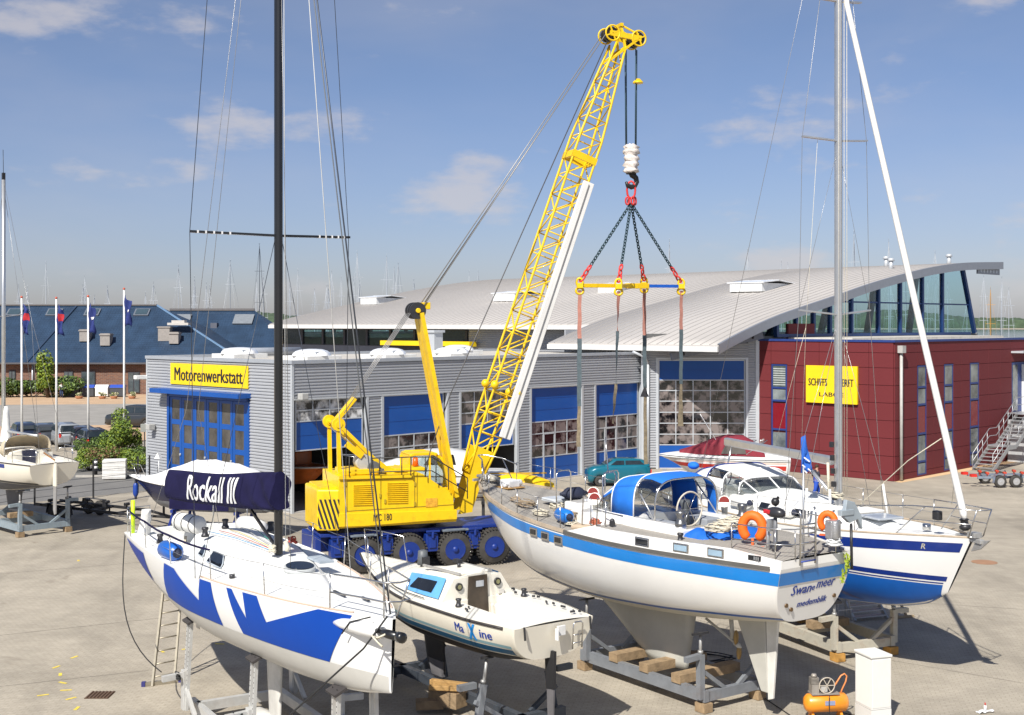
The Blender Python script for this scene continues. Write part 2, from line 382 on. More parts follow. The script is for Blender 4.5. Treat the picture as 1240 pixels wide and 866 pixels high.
# far shore: a strip of pale beach, fields and a hill line behind
b = MB(); b.add([(-2600,2000,-.6),(2600,2000,-.6),(2600,2150,1.5),(-2600,2150,1.5)], [(0,1,2,3)]); struct(b.build('far_beach', pm('beach_sand', (.36,.32,.24), .95, var=.3, scale=.02)))
def far_wood(name, x0, x1, y0, dep, hfn, seed, base=0., n=620, m=7):
    r = np.random.RandomState(seed); rows = []
    for j in range(m):
        fy = j/(m-1); row = []
        for i in range(n):
            x = x0+(x1-x0)*i/(n-1); h = hfn(x)*(math.sin(min(fy*2.2, 1)*math.pi/2)**.5)
            h *= .80+.2*r.rand()+.10*math.sin(x*.045+j)*math.sin(x*.017)
            row.append((x+r.uniform(-2, 2), y0+dep*fy+r.uniform(-5, 5), base+h if j else base))
        rows.append(row)
    o = MB().grid(rows, False).build(name, pm('far_foliage', (.055,.085,.045), .95, var=.45, scale=.06), recalc=False); return o
def hh(x): return 24+9*math.sin(x*.0031+1)+6*math.sin(x*.011)+4*math.sin(x*.027+2)
tag(far_wood('far_wood', -2600, 2600, 2110, 160, hh, 3), 'long dark wood along the far shore of the harbour', 'wood', kind='stuff')
# left: tan parking, grey lane, bed of shrubs (sheets 4 mm apart)
tan = pm('tan_paving', (.50,.345,.215), .9, var=.12, scale=.4, grime=.35, cscale=.7, gcol=(.3,.22,.15), bump=.2)
asph = pm('grey_paving', (.30,.285,.26), .9, var=.14, scale=.5, grime=.3, bump=.2, gcol=(.2,.18,.15))
dark = pm('dark_paving', (.17,.165,.158), .92, var=.14, scale=.6, grime=.3, gcol=(.25,.22,.18), bump=.2)
def sheet(name, pts, z, m): 
    b = MB(); b.add([(*p[:2], z) for p in pts], [tuple(range(len(pts)))]); return struct(b.build(name, m))
sheet('parking_paving', [(-110,92),(-12,92),(-12,160),(-110,160)], .004, tan)
sheet('parking_lane', [G(-60,517),G(190,514),G(190,489),G(-60,491)], .008, asph)
sheet('service_lane', [G(-60,618),G(183,594),G(183,563),G(-60,566)], .004, dark)
for k in range(4):   # seams of the yard slabs
    y = 33+k*4.4; b = MB(); b.add([(-11,y,.004),(-9+k,y+.4,.004),(-9+k,y+.43,.004),(-11,y+.04,.004)], [(0,1,2,3)])
tanl = pm('kerb_tan', (.62,.43,.24), .9, var=.1)
RZ = math.atan2(.714, .70); U = Vector((.70,.714,0)).normalized(); V = Vector((-U.y,U.x,0))
R0 = Vector((20.8,68.4,0))
sheet('tan_apron', [R0-U*.2-V*.5, R0+U*20-V*.9, R0+U*20+V*0, R0+V*0.0], .004, tanl)
# concrete strip under the fence
jm = pm('joint_dark', (.20,.18,.15), .95, var=.2)
for k,(p_,q_) in enumerate(((G(-60,700),G(330,668)),(G(-60,776),G(200,748)),(G(-60,838),G(180,812)),(G(640,700),G(1300,742)),(G(1080,800),G(1300,838)),(G(860,640),G(1300,655)))):
    d_ = (q_-p_).normalized(); n_ = Vector((-d_.y,d_.x,0))*.012; b = MB(); b.add([p_-n_+Vector((0,0,.004)),q_-n_+Vector((0,0,.004)),q_+n_+Vector((0,0,.004)),p_+n_+Vector((0,0,.004))],[(0,1,2,3)]); struct(b.build('paving_joint', jm))
sheet('concrete_strip', [G(178,609),G(183,596),G(345,640),G(345,660)], .003, pm('slab_concrete', (.42,.375,.30), .9, var=.1, scale=.5, grime=.3, bump=.2, gcol=(.3,.26,.2)))
ym = pm('yellow_marking', (.75,.58,.08), .8, var=.2, scale=8)
for i,(px,py) in enumerate(((52,842),(68,808),(73,817),(76,827),(80,836),(86,846),(93,858),(196,789),(266,780),(226,786),(90,796),(95,679))):
    p = G(px, py); b = MB(); a = .5+i*.7; d = Vector((math.cos(a)*.13, math.sin(a)*.13, 0)); e = Vector((-d.y, d.x, 0))*.3
    b.add([p-d-e+Vector((0,0,.006)), p+d-e+Vector((0,0,.006)), p+d+e+Vector((0,0,.006)), p-d+e+Vector((0,0,.006))], [(0,1,2,3)]); struct(b.build('yellow_mark', ym))
# drain grate
gp = G(121,842); b = MB(); b.box((gp.x,gp.y,.006), (.55,.55,.012)); dg_ = struct(b.build('drain_pit', pm('rust_iron', (.09,.05,.03), .8, .3, grime=.5, bump=.4)))
for k in range(7):
    b = MB(); b.box((gp.x-.24+k*.08,gp.y,.02), (.03,.52,.016)); o = b.build('bar', pm('grate_iron', (.2,.13,.09), .7, .5)); o.parent = dg_
b = MB(); b.box((R0.x+10,R0.y-16,.004),(1.3,.5,.004)); 
# manhole by the bow of the blue sloop
mp_ = G(1192,681); b = MB(); b.cyl((mp_.x,mp_.y,.002),(mp_.x,mp_.y,.012),.45,n=20); struct(b.build('manhole_cover', pm('rust_cover', (.34,.19,.11), .85, bump=.3)))

# ================================================================= WORKSHOP (grey ribbed shed)
CLAD = pm('ribbed_cladding', (.40,.415,.44), .45, .15, var=.05, scale=.5, grime=.15, gcol=(.3,.31,.32))
TRIM = pm('grey_trim', (.42,.45,.49), .45, .3, var=.05)
TRIML = pm('light_trim', (.56,.59,.62), .4, .3, var=.05)
BLUE = pm('door_blue', (.002,.075,.34), .45, var=.06, scale=.8, grime=.12, gcol=(.02,.08,.25), coat=.1)
BLUED = pm('frame_blue', (.005,.055,.26), .4, var=.06)
YEL = pm('sign_yellow', (.86,.60,.01), .45, var=.04, scale=.6)
BLACK = pm('black_print', (.02,.018,.022), .5)
PANE = pm('door_pane_painted_reflection', (.018,.018,.022), .06, var=.6, scale=1.5, spec=.9, c2=(.13,.11,.105), bump=.25, bscale=1.2)  # pale patches in the colour are painted reflections on the panes
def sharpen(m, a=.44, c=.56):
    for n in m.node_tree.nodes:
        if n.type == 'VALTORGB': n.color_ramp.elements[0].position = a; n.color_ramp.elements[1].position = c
PANEB = pm('workshop_pane', (.045,.043,.04), .12, var=.5, scale=.9, spec=.6, c2=(.075,.07,.064), bump=.3, bscale=3)
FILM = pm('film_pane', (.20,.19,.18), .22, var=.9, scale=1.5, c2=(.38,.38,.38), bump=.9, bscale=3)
ROOFG = pm('flat_roof', (.50,.47,.42), .85, var=.1, scale=.3, grime=.35, cscale=.5, gcol=(.3,.27,.22))
sharpen(PANE); sharpen(FILM, .42, .6)  # harder edges for the reflections painted into the pane colour
def corr(b, axis, p0, p1, z0, z1, plane, out, pitch=.15, dep=.042):
    """horizontal ribs; axis 'x': runs p0..p1 along local x at y=plane"""
    n = max(1, round((z1-z0)/pitch)); h = (z1-z0)/n; prof = []
    for k in range(n):
        z = z0+k*h; prof += [(z, 0), (z+h*.16, dep), (z+h*.55, dep), (z+h*.71, 0)]
    prof.append((z1, 0)); rows = []
    for zz_, d in prof:
        q = plane+out*d
        rows.append([(p0,q,zz_),(p1,q,zz_)] if axis == 'x' else [(q,p0,zz_),(q,p1,zz_)])
    b.grid(rows, False); return b
C0 = (-9.95,56.9,0)
ws = thing('workshop', 'long grey ribbed workshop with a yellow sign over its tall blue folding doors', 'building', C0, RZ)
LX, LY, ZT, ZH = 25.7, 12.8, 6.9, 5.15
doors = [(.14,4.26),(5.3,9.49),(10.44,14.56),(15.68,19.82),(21.03,25.14)]
segs = []; x = 0.
for a, c in doors: segs.append((x, a)); x = c
segs.append((x, LX))
corr(MB(), 'x', 0, LX, ZH+.05, ZT-.12, 0, -1).build('header_cladding', CLAD, ws)
for a, c in segs:
    if c-a > .2: corr(MB(), 'x', a+.1, c-.1, 0.06, ZH, 0, -1).build('pier_cladding', CLAD, ws)
    for xx in (a+.06, c-.06):
        if a == 0 and xx < .1: continue
        b = MB(); b.bbox(xx-.07, xx+.07, -.06, .16, 0, ZH+.02); b.build('door_jamb', TRIML, ws)
b = MB(); b.bbox(.07, LX, -.07, .16, ZH-.03, ZH+.05); b.build('door_lintel', TRIML, ws)
# left (gable) face, with an opening for the folding doors  y 3.35..10.6
Y0, Y1, ZD = 3.35, 10.75, 5.15
b = MB(); corr(b, 'y', 0, Y0, .06, ZT-.12, 0, -1); corr(b, 'y', Y1, LY, .06, ZT-.12, 0, -1); corr(b, 'y', Y0, Y1, ZD+.12, ZT-.12, 0, -1); b.build('gable_cladding', CLAD, ws)
b = MB(); b.bbox(-.06, .06, -.06, .06, 0, ZT); b.build('corner_trim', TRIML, ws)
b = MB(); b.bbox(-.06, .06, LY-.06, LY+.06, 0, ZT); b.build('corner_trim', TRIML, ws)
b = MB(); b.bbox(-.1, LX, -.1, .18, ZT-.13, ZT+.03); b.bbox(-.1, .18, .18, LY+.1, ZT-.13, ZT+.03); b.bbox(.18, LX, LY-.18, LY+.1, ZT-.13, ZT+.03); b.build('parapet_cap', TRIM, ws)
b = MB(); b.bbox(.18, LX, .18, LY-.18, ZT-.3, ZT-.12); b.build('roof', ROOFG, ws)
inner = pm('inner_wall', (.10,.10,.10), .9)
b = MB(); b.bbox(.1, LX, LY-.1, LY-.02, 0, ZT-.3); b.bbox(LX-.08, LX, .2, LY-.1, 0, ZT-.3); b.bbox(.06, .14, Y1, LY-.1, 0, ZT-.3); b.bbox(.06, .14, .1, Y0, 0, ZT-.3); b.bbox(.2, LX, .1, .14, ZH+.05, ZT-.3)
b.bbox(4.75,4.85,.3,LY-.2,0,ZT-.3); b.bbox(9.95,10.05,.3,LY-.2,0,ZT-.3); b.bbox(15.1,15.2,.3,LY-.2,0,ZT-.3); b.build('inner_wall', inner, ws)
b = MB(); b.bbox(-.05, LX, -.05, .1, 0, .06); b.bbox(-.05,.1,.1,Y0,0,.06); b.bbox(-.05,.1,Y1,LY,0,.06); b.build('plinth', pm('plinth', (.45,.43,.4), .9), ws)
def sect_door(x0, x1, rows, ncol, root, yp=.12, side=TRIML, film=False, name='sectional_door', wicket=None):
    """rows: (z0, z1, 'b' blue | 'g' glazed) bottom to top"""
    zlo = min(r[0] for r in rows); zhi = max(r[1] for r in rows)
    b = MB(); wd = .055
    for z0, z1, k in rows:
        b.bbox(x0, x1, yp-.02, yp+.05, z0-wd/2, z0+wd/2)
    b.bbox(x0, x1, yp-.02, yp+.05, zhi-wd, zhi)
    b.bbox(x0, x0+wd, yp-.015, yp+.045, zlo, zhi); b.bbox(x1-wd, x1, yp-.015, yp+.045, zlo, zhi)
    gl = [r for r in rows if r[2] == 'g']
    for i in range(1, ncol):
        xx = x0+(x1-x0)*i/ncol
        for z0, z1, k in gl: b.bbox(xx-wd/2, xx+wd/2, yp-.017, yp+.047, z0, z1)
    d = b.build(name, side, root)
    for z0, z1, k in rows:
        if k == 'b':
            n = max(1, round((z1-z0)/.6)); h = (z1-z0)/n
            for q in range(n):
                p = MB(); p.bbox(x0+.02, x1-.02, yp, yp+.04, z0+h*q+.012, z0+h*(q+1)-.012); p.build('panel', BLUE, d)
            p = MB(); p.bbox(x0+.02, x1-.02, yp+.012, yp+.03, z0, z1); p.build('panel_core', BLUED, d)
        else:
            for i in range(ncol):
                xa = x0+(x1-x0)*i/ncol+wd*.4; xb = x0+(x1-x0)*(i+1)/ncol-wd*.4
                p = MB(); p.bbox(xa, xb, yp+.008, yp+.022, z0+wd*.4, z1-wd*.4); p.build('pane', FILM if film else PANE, d)
    if wicket:
        w0, w1, zt = wicket; p = MB(); 
        for xx in (w0, w1): p.bbox(xx-.05, xx+.05, yp-.03, yp+.055, zlo, zt)
        p.bbox(w0, w1, yp-.03, yp+.055, zt-.06, zt+.04); p.build('wicket_frame', side, d)
    return d
def rws(*a): return [(a[i], a[i+2], a[i+1]) for i in range(0, len(a)-2, 2)]
sect_door(.25, 4.15, rws(2.80,'b',4.13,'g',4.63,'g',5.12), 4, ws, film=True)
sect_door(5.42, 9.37, rws(.02,'b',1.2,'g',1.95,'g',2.55,'g',3.15,'b',5.12), 4, ws, wicket=(6.5,7.4,2.4))
sect_door(10.56, 14.44, rws(2.15,'b',3.42,'g',3.98,'g',4.55,'g',5.12), 4, ws)
sect_door(15.80, 19.70, rws(.02,'b',1.30,'g',1.94,'g',2.58,'g',3.22,'b',5.12), 4, ws, wicket=(16.8,17.7,2.58))
sect_door(21.15, 25.02, rws(.02,'b',1.22,'g',1.90,'g',2.57,'g',3.24,'b',5.12), 4, ws, wicket=(22.0,23.0,2.57))
# tall blue folding doors on the gable
fd = MB(); nleaf = 6; lw = (Y1-Y0-.5)/nleaf; ya = Y0+.25
b = MB(); b.bbox(-.08, .06, Y0, Y0+.22, 0, ZD-.1); b.bbox(-.08, .06, Y1-.22, Y1, 0, ZD-.1); b.bbox(-.08,.06,Y0,Y1,ZD-.25,ZD-.1); b.build('door_frame', BLUE, ws)
b = MB(); b.bbox(-.75, -.02, Y0-.1, Y1+.55, ZD-.06, ZD+.16); b.build('door_canopy', BLUE, ws)
rowz = [(.35,1.15),(1.45,2.35),(2.6,3.5),(3.75,4.75)]
for i in range(nleaf):
    y0_ = ya+i*lw; y1_ = y0_+lw; b = MB(); x_ = -.02
    b.bbox(x_-.03,x_+.03,y0_+.015,y0_+.2,.04,ZD-.27); b.bbox(x_-.03,x_+.03,y1_-.2,y1_-.015,.04,ZD-.27)
    zc = [.04]+[q for r in rowz for q in r]+[ZD-.27]
    for k in range(0, len(zc), 2): b.bbox(x_-.028,x_+.028,y0_+.2,y1_-.2,zc[k],zc[k+1])
    lf = b.build('door_leaf', BLUE, ws)
    for z0,z1 in rowz: p = MB(); p.bbox(x_-.012,x_+.012,y0_+.19,y1_-.19,z0,z1); p.build('pane', PANEB, lf)
    if i % 2 == 1: p = MB(); p.cyl((x_-.03,y0_+.1,2.0),(x_-.09,y0_+.1,2.0),.06,n=10); p.build('handle', TRIM, lf)
b = MB(); b.bbox(-.10,-.045,3.41,10.37,5.53,6.60); sg = b.build('sign', YEL, ws, bevel=.01)
o = flat_text('Motorenwerkstatt', (-.10,6.89,6.06), (0,-1,0), (0,0,1), (-1,0,0), 6.15, BLACK, sg, height=.66, bold=.03, world=False)
# camera, lamps, small pieces
b = MB(); b.box((-.35,LY+.15,6.15-.35),(.62,.28,.2)); b.cyl((-.05,LY+.1,5.7),(-.35,LY+.15,5.72),.04); b.build('security_camera', pm('white_metal', (.75,.75,.73), .4), ws, bevel=.02)
for p_, q_ in (((-.3,12.0,3.25),(.0,12.0,3.4)), ((.35,-.35,5.3),(.35,0,5.3))):
    b = MB(); b.box(p_,(.36,.36,.3)); b.beam(q_,p_,.06); b.build('wall_lamp', pm('lamp_grey', (.42,.42,.4), .5), ws, bevel=.03)
DOME = pm('skylight_dome', (.78,.79,.80), .25, var=.05, coat=.4)
for (a, c) in ((3.8,10.0),(3.9,3.8),(8.3,3.2),(12.6,3.0),(17.3,7.5)):
    b = MB(); b.bbox(a-1.05,a+1.05,c-1.05,c+1.05,ZT-.13,ZT+.12); k = b.build('skylight_kerb', pm('kerb_white', (.68,.68,.66), .6), ws, bevel=.02)
    r_ = []; 
    for i in range(5):
        f_ = i/4; hw = .98*math.cos(f_*math.pi/2*.92)**.8; r_.append([(a+hw*math.cos(t_)*(abs(math.cos(t_))+abs(math.sin(t_)))**-.6*1.2, c+hw*math.sin(t_)*(abs(math.cos(t_))+abs(math.sin(t_)))**-.6*1.2, ZT+.12+.33*math.sin(f_*math.pi/2)) for t_ in [2*math.pi*q/16 for q in range(16)]])
    p = MB(); p.grid(r_, True, True); p.add(r_[-1], [tuple(range(16))]); p.build('dome', DOME, k)
    p = MB(); p.box((a-.1,c-.75,ZT+.22),(.6,.3,.22)); p.build('opener_box', TRIM, k)
b = MB(); b.bbox(18.2,18.9,10.6,11.3,ZT-.12,ZT+1.15); b.bbox(18.1,19.0,10.5,11.4,ZT+1.15,ZT+1.3); b.build('vent_shaft', TRIML, ws)
b = MB(); b.cyl((4,11.8,ZT+.15),(9,11.8,ZT+.15),.22,n=12); b.build('roof_duct', TRIM, ws)
# downpipe near the gate
b = MB(); b.cyl((LX-.25,-.18,0),(LX-.25,-.18,6.5),.07); b.build('downpipe', TRIML, ws)

# ================================================================= HALL with curved roof
E0 = (11.5,70.,0)
hall = thing('hall', 'big hall with a pale sweeping curved metal roof and blue framed gallery glazing', 'building', E0, RZ)
prof = cub([0,.79,5.67,9.14,12.65,17.04,20.98,26.28,31.21,37.6],[7.4,7.66,8.96,9.66,10.32,11.18,11.84,12.58,13.03,13.3])
ROOFM = pm('roof_sheet', (.47,.445,.42), .55, .05, var=.05, scale=.25, grime=.25, cscale=.35, gcol=(.36,.33,.3), stretch=(.3,1,1))
BL, BM_, AU = 49.0, 12.9, 4.0
aa = sorted(set([0,AU]+[37.6*i/36 for i in range(37)]))
def roofpart(a0, b0, b1):
    b = MB(); al = [a for a in aa if a >= a0-1e-6]; th = .30
    top = [[(a,q,prof(a)) for a in al] for q in (b0, b1)]; bot = [[(a,q,prof(a)-th) for a in al] for q in (b0, b1)]
    b.grid(top, True); b.grid(bot, True)
    for i in (0, 1): b.grid([top[i], bot[i]], False)
    b.add([top[0][0],top[1][0],bot[1][0],bot[0][0]], [(0,1,2,3)]); b.add([top[0][-1],top[1][-1],bot[1][-1],bot[0][-1]], [(0,1,2,3)]); return b
roofpart(0, 0, BM_).build('roof', ROOFM, hall); roofpart(AU, BM_, BL).build('roof', ROOFM, hall)
seamM = pm('roof_seam', (.40,.38,.36), .55, .05, var=.05)
y = .6
while y < BL:
    a0 = 0 if y < BM_ else AU; al = [a for a in aa if a >= a0]; b = MB()
    b.grid([[(a,y-.025,prof(a)) for a in al],[(a,y-.015,prof(a)+.035) for a in al],[(a,y+.015,prof(a)+.035) for a in al],[(a,y+.025,prof(a)) for a in al]], False); b.build('roof_seam', seamM, hall, recalc=False); y += .62
FASC = pm('fascia_grey', (.30,.32,.36), .4, .4, var=.05)
b = MB(); al = aa; b.grid([[(a,-.05,prof(a)+.05) for a in al],[(a,-.05,prof(a)-.50) for a in al],[(a,.12,prof(a)-.50) for a in al]], False)
b.grid([[(a,-.05,prof(a)+.05) for a in al],[(a,.12,prof(a)+.05) for a in al]], False); b.build('verge_fascia', FASC, hall)
EAVW = pm('eave_white', (.66,.66,.65), .5, var=.05)
b = MB(); b.bbox(-.12, .02, 0, BM_, 7.02, 7.32); b.build('eave_gutter', EAVW, hall)
b = MB(); b.bbox(AU-.12, AU+.02, BM_, BL, prof(AU)-.34, prof(AU)-.06); b.build('eave_gutter', EAVW, hall)
# end bracket with round holes
b = MB(); b.bbox(33.6,37.5,.2,.3,prof(34)-.82,prof(34)-.3); br_ = b.build('end_bracket', FASC, hall)
for k in range(6):
    p = MB(); p.cyl((34.2+k*.55,.19,prof(34)-.58),(34.2+k*.55,.21,prof(34)-.58),.13,n=12); p.build('hole', pm('hole_light', (.55,.62,.7), .6), br_)
# beam under the overhang at the gate
b = MB(); b.beam((-.1+.5,3.6,6.7),(5.2,.55,8.2-.25),.25,.45); b.build('eave_beam', pm('beam_grey', (.2,.22,.26), .5, .3), hall)
for k in range(5):
    q = .12+k*.19; c = Vector((.4+q*4.8, 3.6-q*3.05, 6.7+q*1.25)); p = MB(); p.cyl(c+Vector((-.08,-.13,0)),c+Vector((-.05,-.2,0)),.1,n=10); p.build('beam_hole', BLACK, hall)
# upper left wall
DK = pm('dark_frame', (.03,.035,.05), .5)
corr(MB(), 'y', BM_-.2, 25.6, 6.4, prof(AU)-.25, AU+1.2, -1).build('upper_cladding', CLAD, hall)
b = MB(); corr(b, 'y', 5.8, BM_, 6.3, 7.3, 1.5, -1); b.bbox(1.5,AU+1.2,BM_-.1,BM_,6.3,8.2); b.build('upper_cladding', CLAD, hall)
yw = 25.6; b = MB(); b.bbox(AU+1.15,AU+1.35,yw,BL-.3,6.1,6.9); b.bbox(AU+1.15,AU+1.35,yw,BL-.3,8.1,prof(AU)-.28)
edges = [yw+.2+i*2.87 for i in range(9)]
for e_ in edges: b.bbox(AU+1.1,AU+1.3,e_-.12,e_+.12,6.9,8.1)
b.build('window_frame', DK, hall)
WG = glass_mat('hall_glass', (.74,.90,.93), .06)
WGd = pm('dark_window', (.02,.03,.04), .06, var=.5, scale=.5, spec=.8)
for i in range(8): b = MB(); b.bbox(AU+1.2,AU+1.23,edges[i]+.12,edges[i+1]-.12,6.9,8.1); b.build('pane', WGd if i in (0,1,4,7) else WG, hall)
b = MB(); b.bbox(AU+.2,AU+.9,24.5,34.5,6.95,7.3); b.build('awning', YEL, hall)
# gallery glazing under the verge
fr = MB(); yg = .85; zb = 7.92
px_m = [940.5,964,985,1005,1031,1063.6,1090,1116.7,1141,1165]
def tE(px, d=yg):
    k = (px-CX)/F; o = (E0[0]+V.x*d, E0[1]+V.y*d); return (k*o[1]-o[0])/(U.x-k*U.y)
ms = [tE(p) for p in px_m]
GBL = pm('glazing_blue', (.015,.05,.17), .4, .2)
fr.bbox(ms[0]-.1, 33.6, yg-.12, yg+.14, zb-.14, zb+.05)
frm = fr.build('glazing_sill', GBL, hall)
for i, a in enumerate(ms):
    b = MB(); 
    if i < len(ms)-1: b.bbox(a-.12,a+.12,yg-.1,yg+.16,zb+.05,prof(a)-.33)
    else: b.beam((a,yg,prof(a)-.3),(a+2.1,yg,zb),.28)
    b.build('mullion', GBL, hall)
b = MB(); b.beam((ms[3]-2.,yg,10.02),(ms[-1]+1.05,yg,10.02),.1,.1); b.build('transom', GBL, hall)
b = MB(); al2 = [ms[0]+(ms[-1]-ms[0])*i/20 for i in range(21)]; b.grid([[(a,yg-.08,prof(a)-.30) for a in al2],[(a,yg-.08,prof(a)-.52) for a in al2],[(a,yg+.1,prof(a)-.52) for a in al2]], False); b.build('head_rail', GBL, hall)
for i in range(len(ms)-1):
    a0, a1 = ms[i]+.12, ms[i+1]-.12; e0, e1 = prof(a0)-.45, prof(a1)-.45; ex = 1.9 if i == len(ms)-2 else 0
    def quad(pts):
        p = MB(); p.prism(pts, (0,.02,0)); p.build('pane', WG, hall)
    if e0 < 10.1: quad([(a0,yg,zb+.05),(a1+ex,yg,zb+.05),(a1,yg,e1),(a0,yg,e0)])
    else:
        quad([(a0,yg,zb+.05),(a1+ex,yg,zb+.05),(a1+ex/2.,yg,9.97),(a0,yg,9.97)]); quad([(a0,yg,10.07),(a1+ex/2.,yg,10.07),(a1,yg,e1),(a0,yg,e0)])
# glazed far side and gallery floor, inner columns
b = MB(); b.bbox(5.3,35.6,1.1,BL-.5,7.5,7.85); b.build('gallery_floor', pm('gallery_floor', (.14,.15,.15), .7), hall)
b = MB()
for k in range(8): b.bbox(6+k*4.2,6.35+k*4.2,BL-.7,BL-.5,0,prof(6+k*4.2)-.35)
b.bbox(5.3,35.5,BL-.7,BL-.5,0,7.9); b.build('rear_wall', pm('rear_frame', (.08,.1,.16), .6), hall)
b = MB(); b.bbox(35.4,35.6,1.1,BL-.5,0,7.9); b.bbox(AU+1.3,AU+1.5,BM_,BL-.5,0,6.6); b.build('side_wall', CLAD, hall)
for k in range(4):
    b = MB(); b.beam((10+k*6.2,3.2,7.8),(11.3+k*6.2,3.2,prof(11+k*6.2)-.4),.35,.35); b.build('inner_column', pm('column_dark', (.06,.08,.12), .6), hall)
# roof lights, aerials
for (a, q, s_) in ((16.5,8.0,1.3),(14.5,29.5,1.2),(14.0,46.0,1.1),(17.5,21.5,1.0)):
    z_ = prof(a); b = MB(); b.bbox(a-1.5*s_,a+1.5*s_,q-1.0*s_,q+1.0*s_,z_-.3,z_+.30); k = b.build('roof_light', pm('rooflight_white', (.72,.73,.72), .5), hall, bevel=.03)
    for e_ in (-1, 1): p = MB(); p.box((a+e_*.75*s_,q,z_+.42),(1.6*s_,2.3*s_,.07),Matrix.Rotation(e_*.09,3,'Y')); p.build('flap', DOME, k)
for a, q in ((26.5,3.5),(30.5,6),(33.5,2.4)):
    b = MB(); z_ = prof(a); b.cyl((a,q,z_-.1),(a,q,z_+.55),.16,n=10); b.cyl((a,q,z_+.55),(a,q,z_+.75),.26,.2,n=10); b.build('roof_vent', TRIML, hall)
# gate wall (frontal chamfer)
gw = thing('gate_wall', 'grey ribbed front wall with the tall glazed roller gate below the roof corner', 'gate', (7.7,74.5,0), 0)
GX0 = (797.3-CX)/F*74.5-7.7; GX1 = (902.9-CX)/F*74.5-7.7; GW = 14.65-7.7
b = MB(); corr(b,'x',.1,GX0-.14,.05,7.2,0,-1); corr(b,'x',GX1+.14,GW-.1,.05,8.0,0,-1); corr(b,'x',GX0-.14,GX1+.14,6.62,7.45,0,-1); b.build('wall_cladding', CLAD, gw)
b = MB(); b.bbox(-.05,.1,-.08,.1,0,7.2); b.bbox(GW-.22,GW,-.1,.1,0,8.6); b.build('corner_trim', TRIML, gw)
b = MB(); b.bbox(GX0-.15,GX0,-.06,.2,0,6.6); b.bbox(GX1,GX1+.15,-.06,.2,0,6.6); b.bbox(GX0,GX1,-.06,.2,6.47,6.6); b.build('gate_frame', TRIML, gw)
sect_door(GX0+.02, GX1-.02, rws(.02,'b',1.41,'g',2.04,'g',2.69,'g',3.34,'g',4.0,'g',4.63,'g',5.25,'b',6.45), 5, gw, name='gate_leaf')
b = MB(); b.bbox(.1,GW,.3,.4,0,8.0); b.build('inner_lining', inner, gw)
b = MB(); b.cyl((.35,-.16,0),(.35,-.16,6.2),.075); b.tube([(.35,-.16,6.2),(.2,-.3,6.6),(-.6,-.8,6.95)],.075,8); b.build('downpipe', TRIML, gw)

# ================================================================= RED OFFICE
red = thing('red_office', 'dark red panelled office with narrow blue framed windows and a yellow sign', 'building', tuple(R0), RZ)
REDM = pm('red_panel', (.138,.015,.019), .75, var=.05, scale=.4, bump=.25, bscale=25, grime=.1, gcol=(.1,.03,.03))
REDJ = pm('red_joint', (.10,.022,.025), .8); BF = pm('office_frame_blue', (.02,.045,.19), .45); CRIM = pm('crimson_panel', (.20,.008,.015), .25, var=.06, coat=.2)
ZR = 7.6; LL, LR = 8.75, 24.0
b = MB(); b.bbox(.06,LR,.06,LL,0,ZR-.05); b.build('wall_core', REDJ, red)
rowsz = [0,.36,1.36,2.33,3.3,4.26,5.22,6.18,7.0,ZR]
def facade(axis, L, cols, holes):
    sg = -1
    for i in range(len(rowsz)-1):
        z0, z1 = rowsz[i]+.012, rowsz[i+1]-.012
        for j in range(len(cols)-1):
            c0, c1 = cols[j]+.01, cols[j+1]-.01; parts = [(c0, c1, z0, z1)]
            for (h0,h1,g0,g1) in holes:
                np_ = []
                for (p0,p1,q0,q1) in parts:
                    if h1 <= p0 or h0 >= p1 or g1 <= q0 or g0 >= q1: np_.append((p0,p1,q0,q1)); continue
                    if h0 > p0: np_.append((p0,h0,q0,q1))
                    if h1 < p1: np_.append((h1,p1,q0,q1))
                    m0, m1 = max(p0,h0), min(p1,h1)
                    if g0 > q0: np_.append((m0,m1,q0,g0))
                    if g1 < q1: np_.append((m0,m1,g1,q1))
                parts = np_
            for (p0,p1,q0,q1) in parts:
                if p1-p0 < .03 or q1-q0 < .03: continue
                b = MB()
                if axis == 'x': b.bbox(p0,p1,-.03,.055,q0,q1)
                else: b.bbox(-.03,.055,p0,p1,q0,q1)
                b.build('facade_panel', REDM, red)
holesL = [(6.7,7.79,.3,6.25)]
facade('y', LL, [.03,1.5,3.05,4.6,6.15,7.79,LL], holesL)
holesR = [(2.62,3.78,.1,6.28),(5.9,7.14,.1,6.28),(9.3,10.6,.1,6.28),(15.3,17.6,3.0,6.2)]
facade('x', LR, [.03,2.62,4.6,5.9,8.2,9.3,11.9,13.6,15.3,18,20,22,24], holesR)
def slotwin(axis, a0, a1, segs):
    b = MB(); pl = .0
    def bx(b, p0,p1,d0,d1,q0,q1): (b.bbox(p0,p1,d0,d1,q0,q1) if axis == 'x' else b.bbox(d0,d1,p0,p1,q0,q1))
    z0 = segs[0][0]; z1 = segs[-1][1]; bx(b,a0,a0+.09,-.02,.06,z0,z1); bx(b,a1-.09,a1,-.02,.06,z0,z1)
    for s_ in segs: bx(b,a0,a1,-.025,.06,s_[0]-.05,s_[0]+.06)
    bx(b,a0,a1,-.025,.06,z1-.08,z1); wn = b.build('window', BF, red)
    for s0,s1,k in segs:
        p = MB(); bx(p,a0+.09,a1-.09,.0,.02,s0+.05,s1-.05); p.build('pane' if k != 'r' else 'infill_panel', CRIM if k == 'r' else WGo if k == 'g' else BLIND, wn)
        if k == 'l':
            for q in range(8): p = MB(); zz_ = s0+.15+(s1-s0-.3)*q/8; bx(p,a0+.12,a1-.12,-.012,-.002,zz_,zz_+.06); p.build('slat', pm('louvre', (.42,.45,.44), .5), wn)
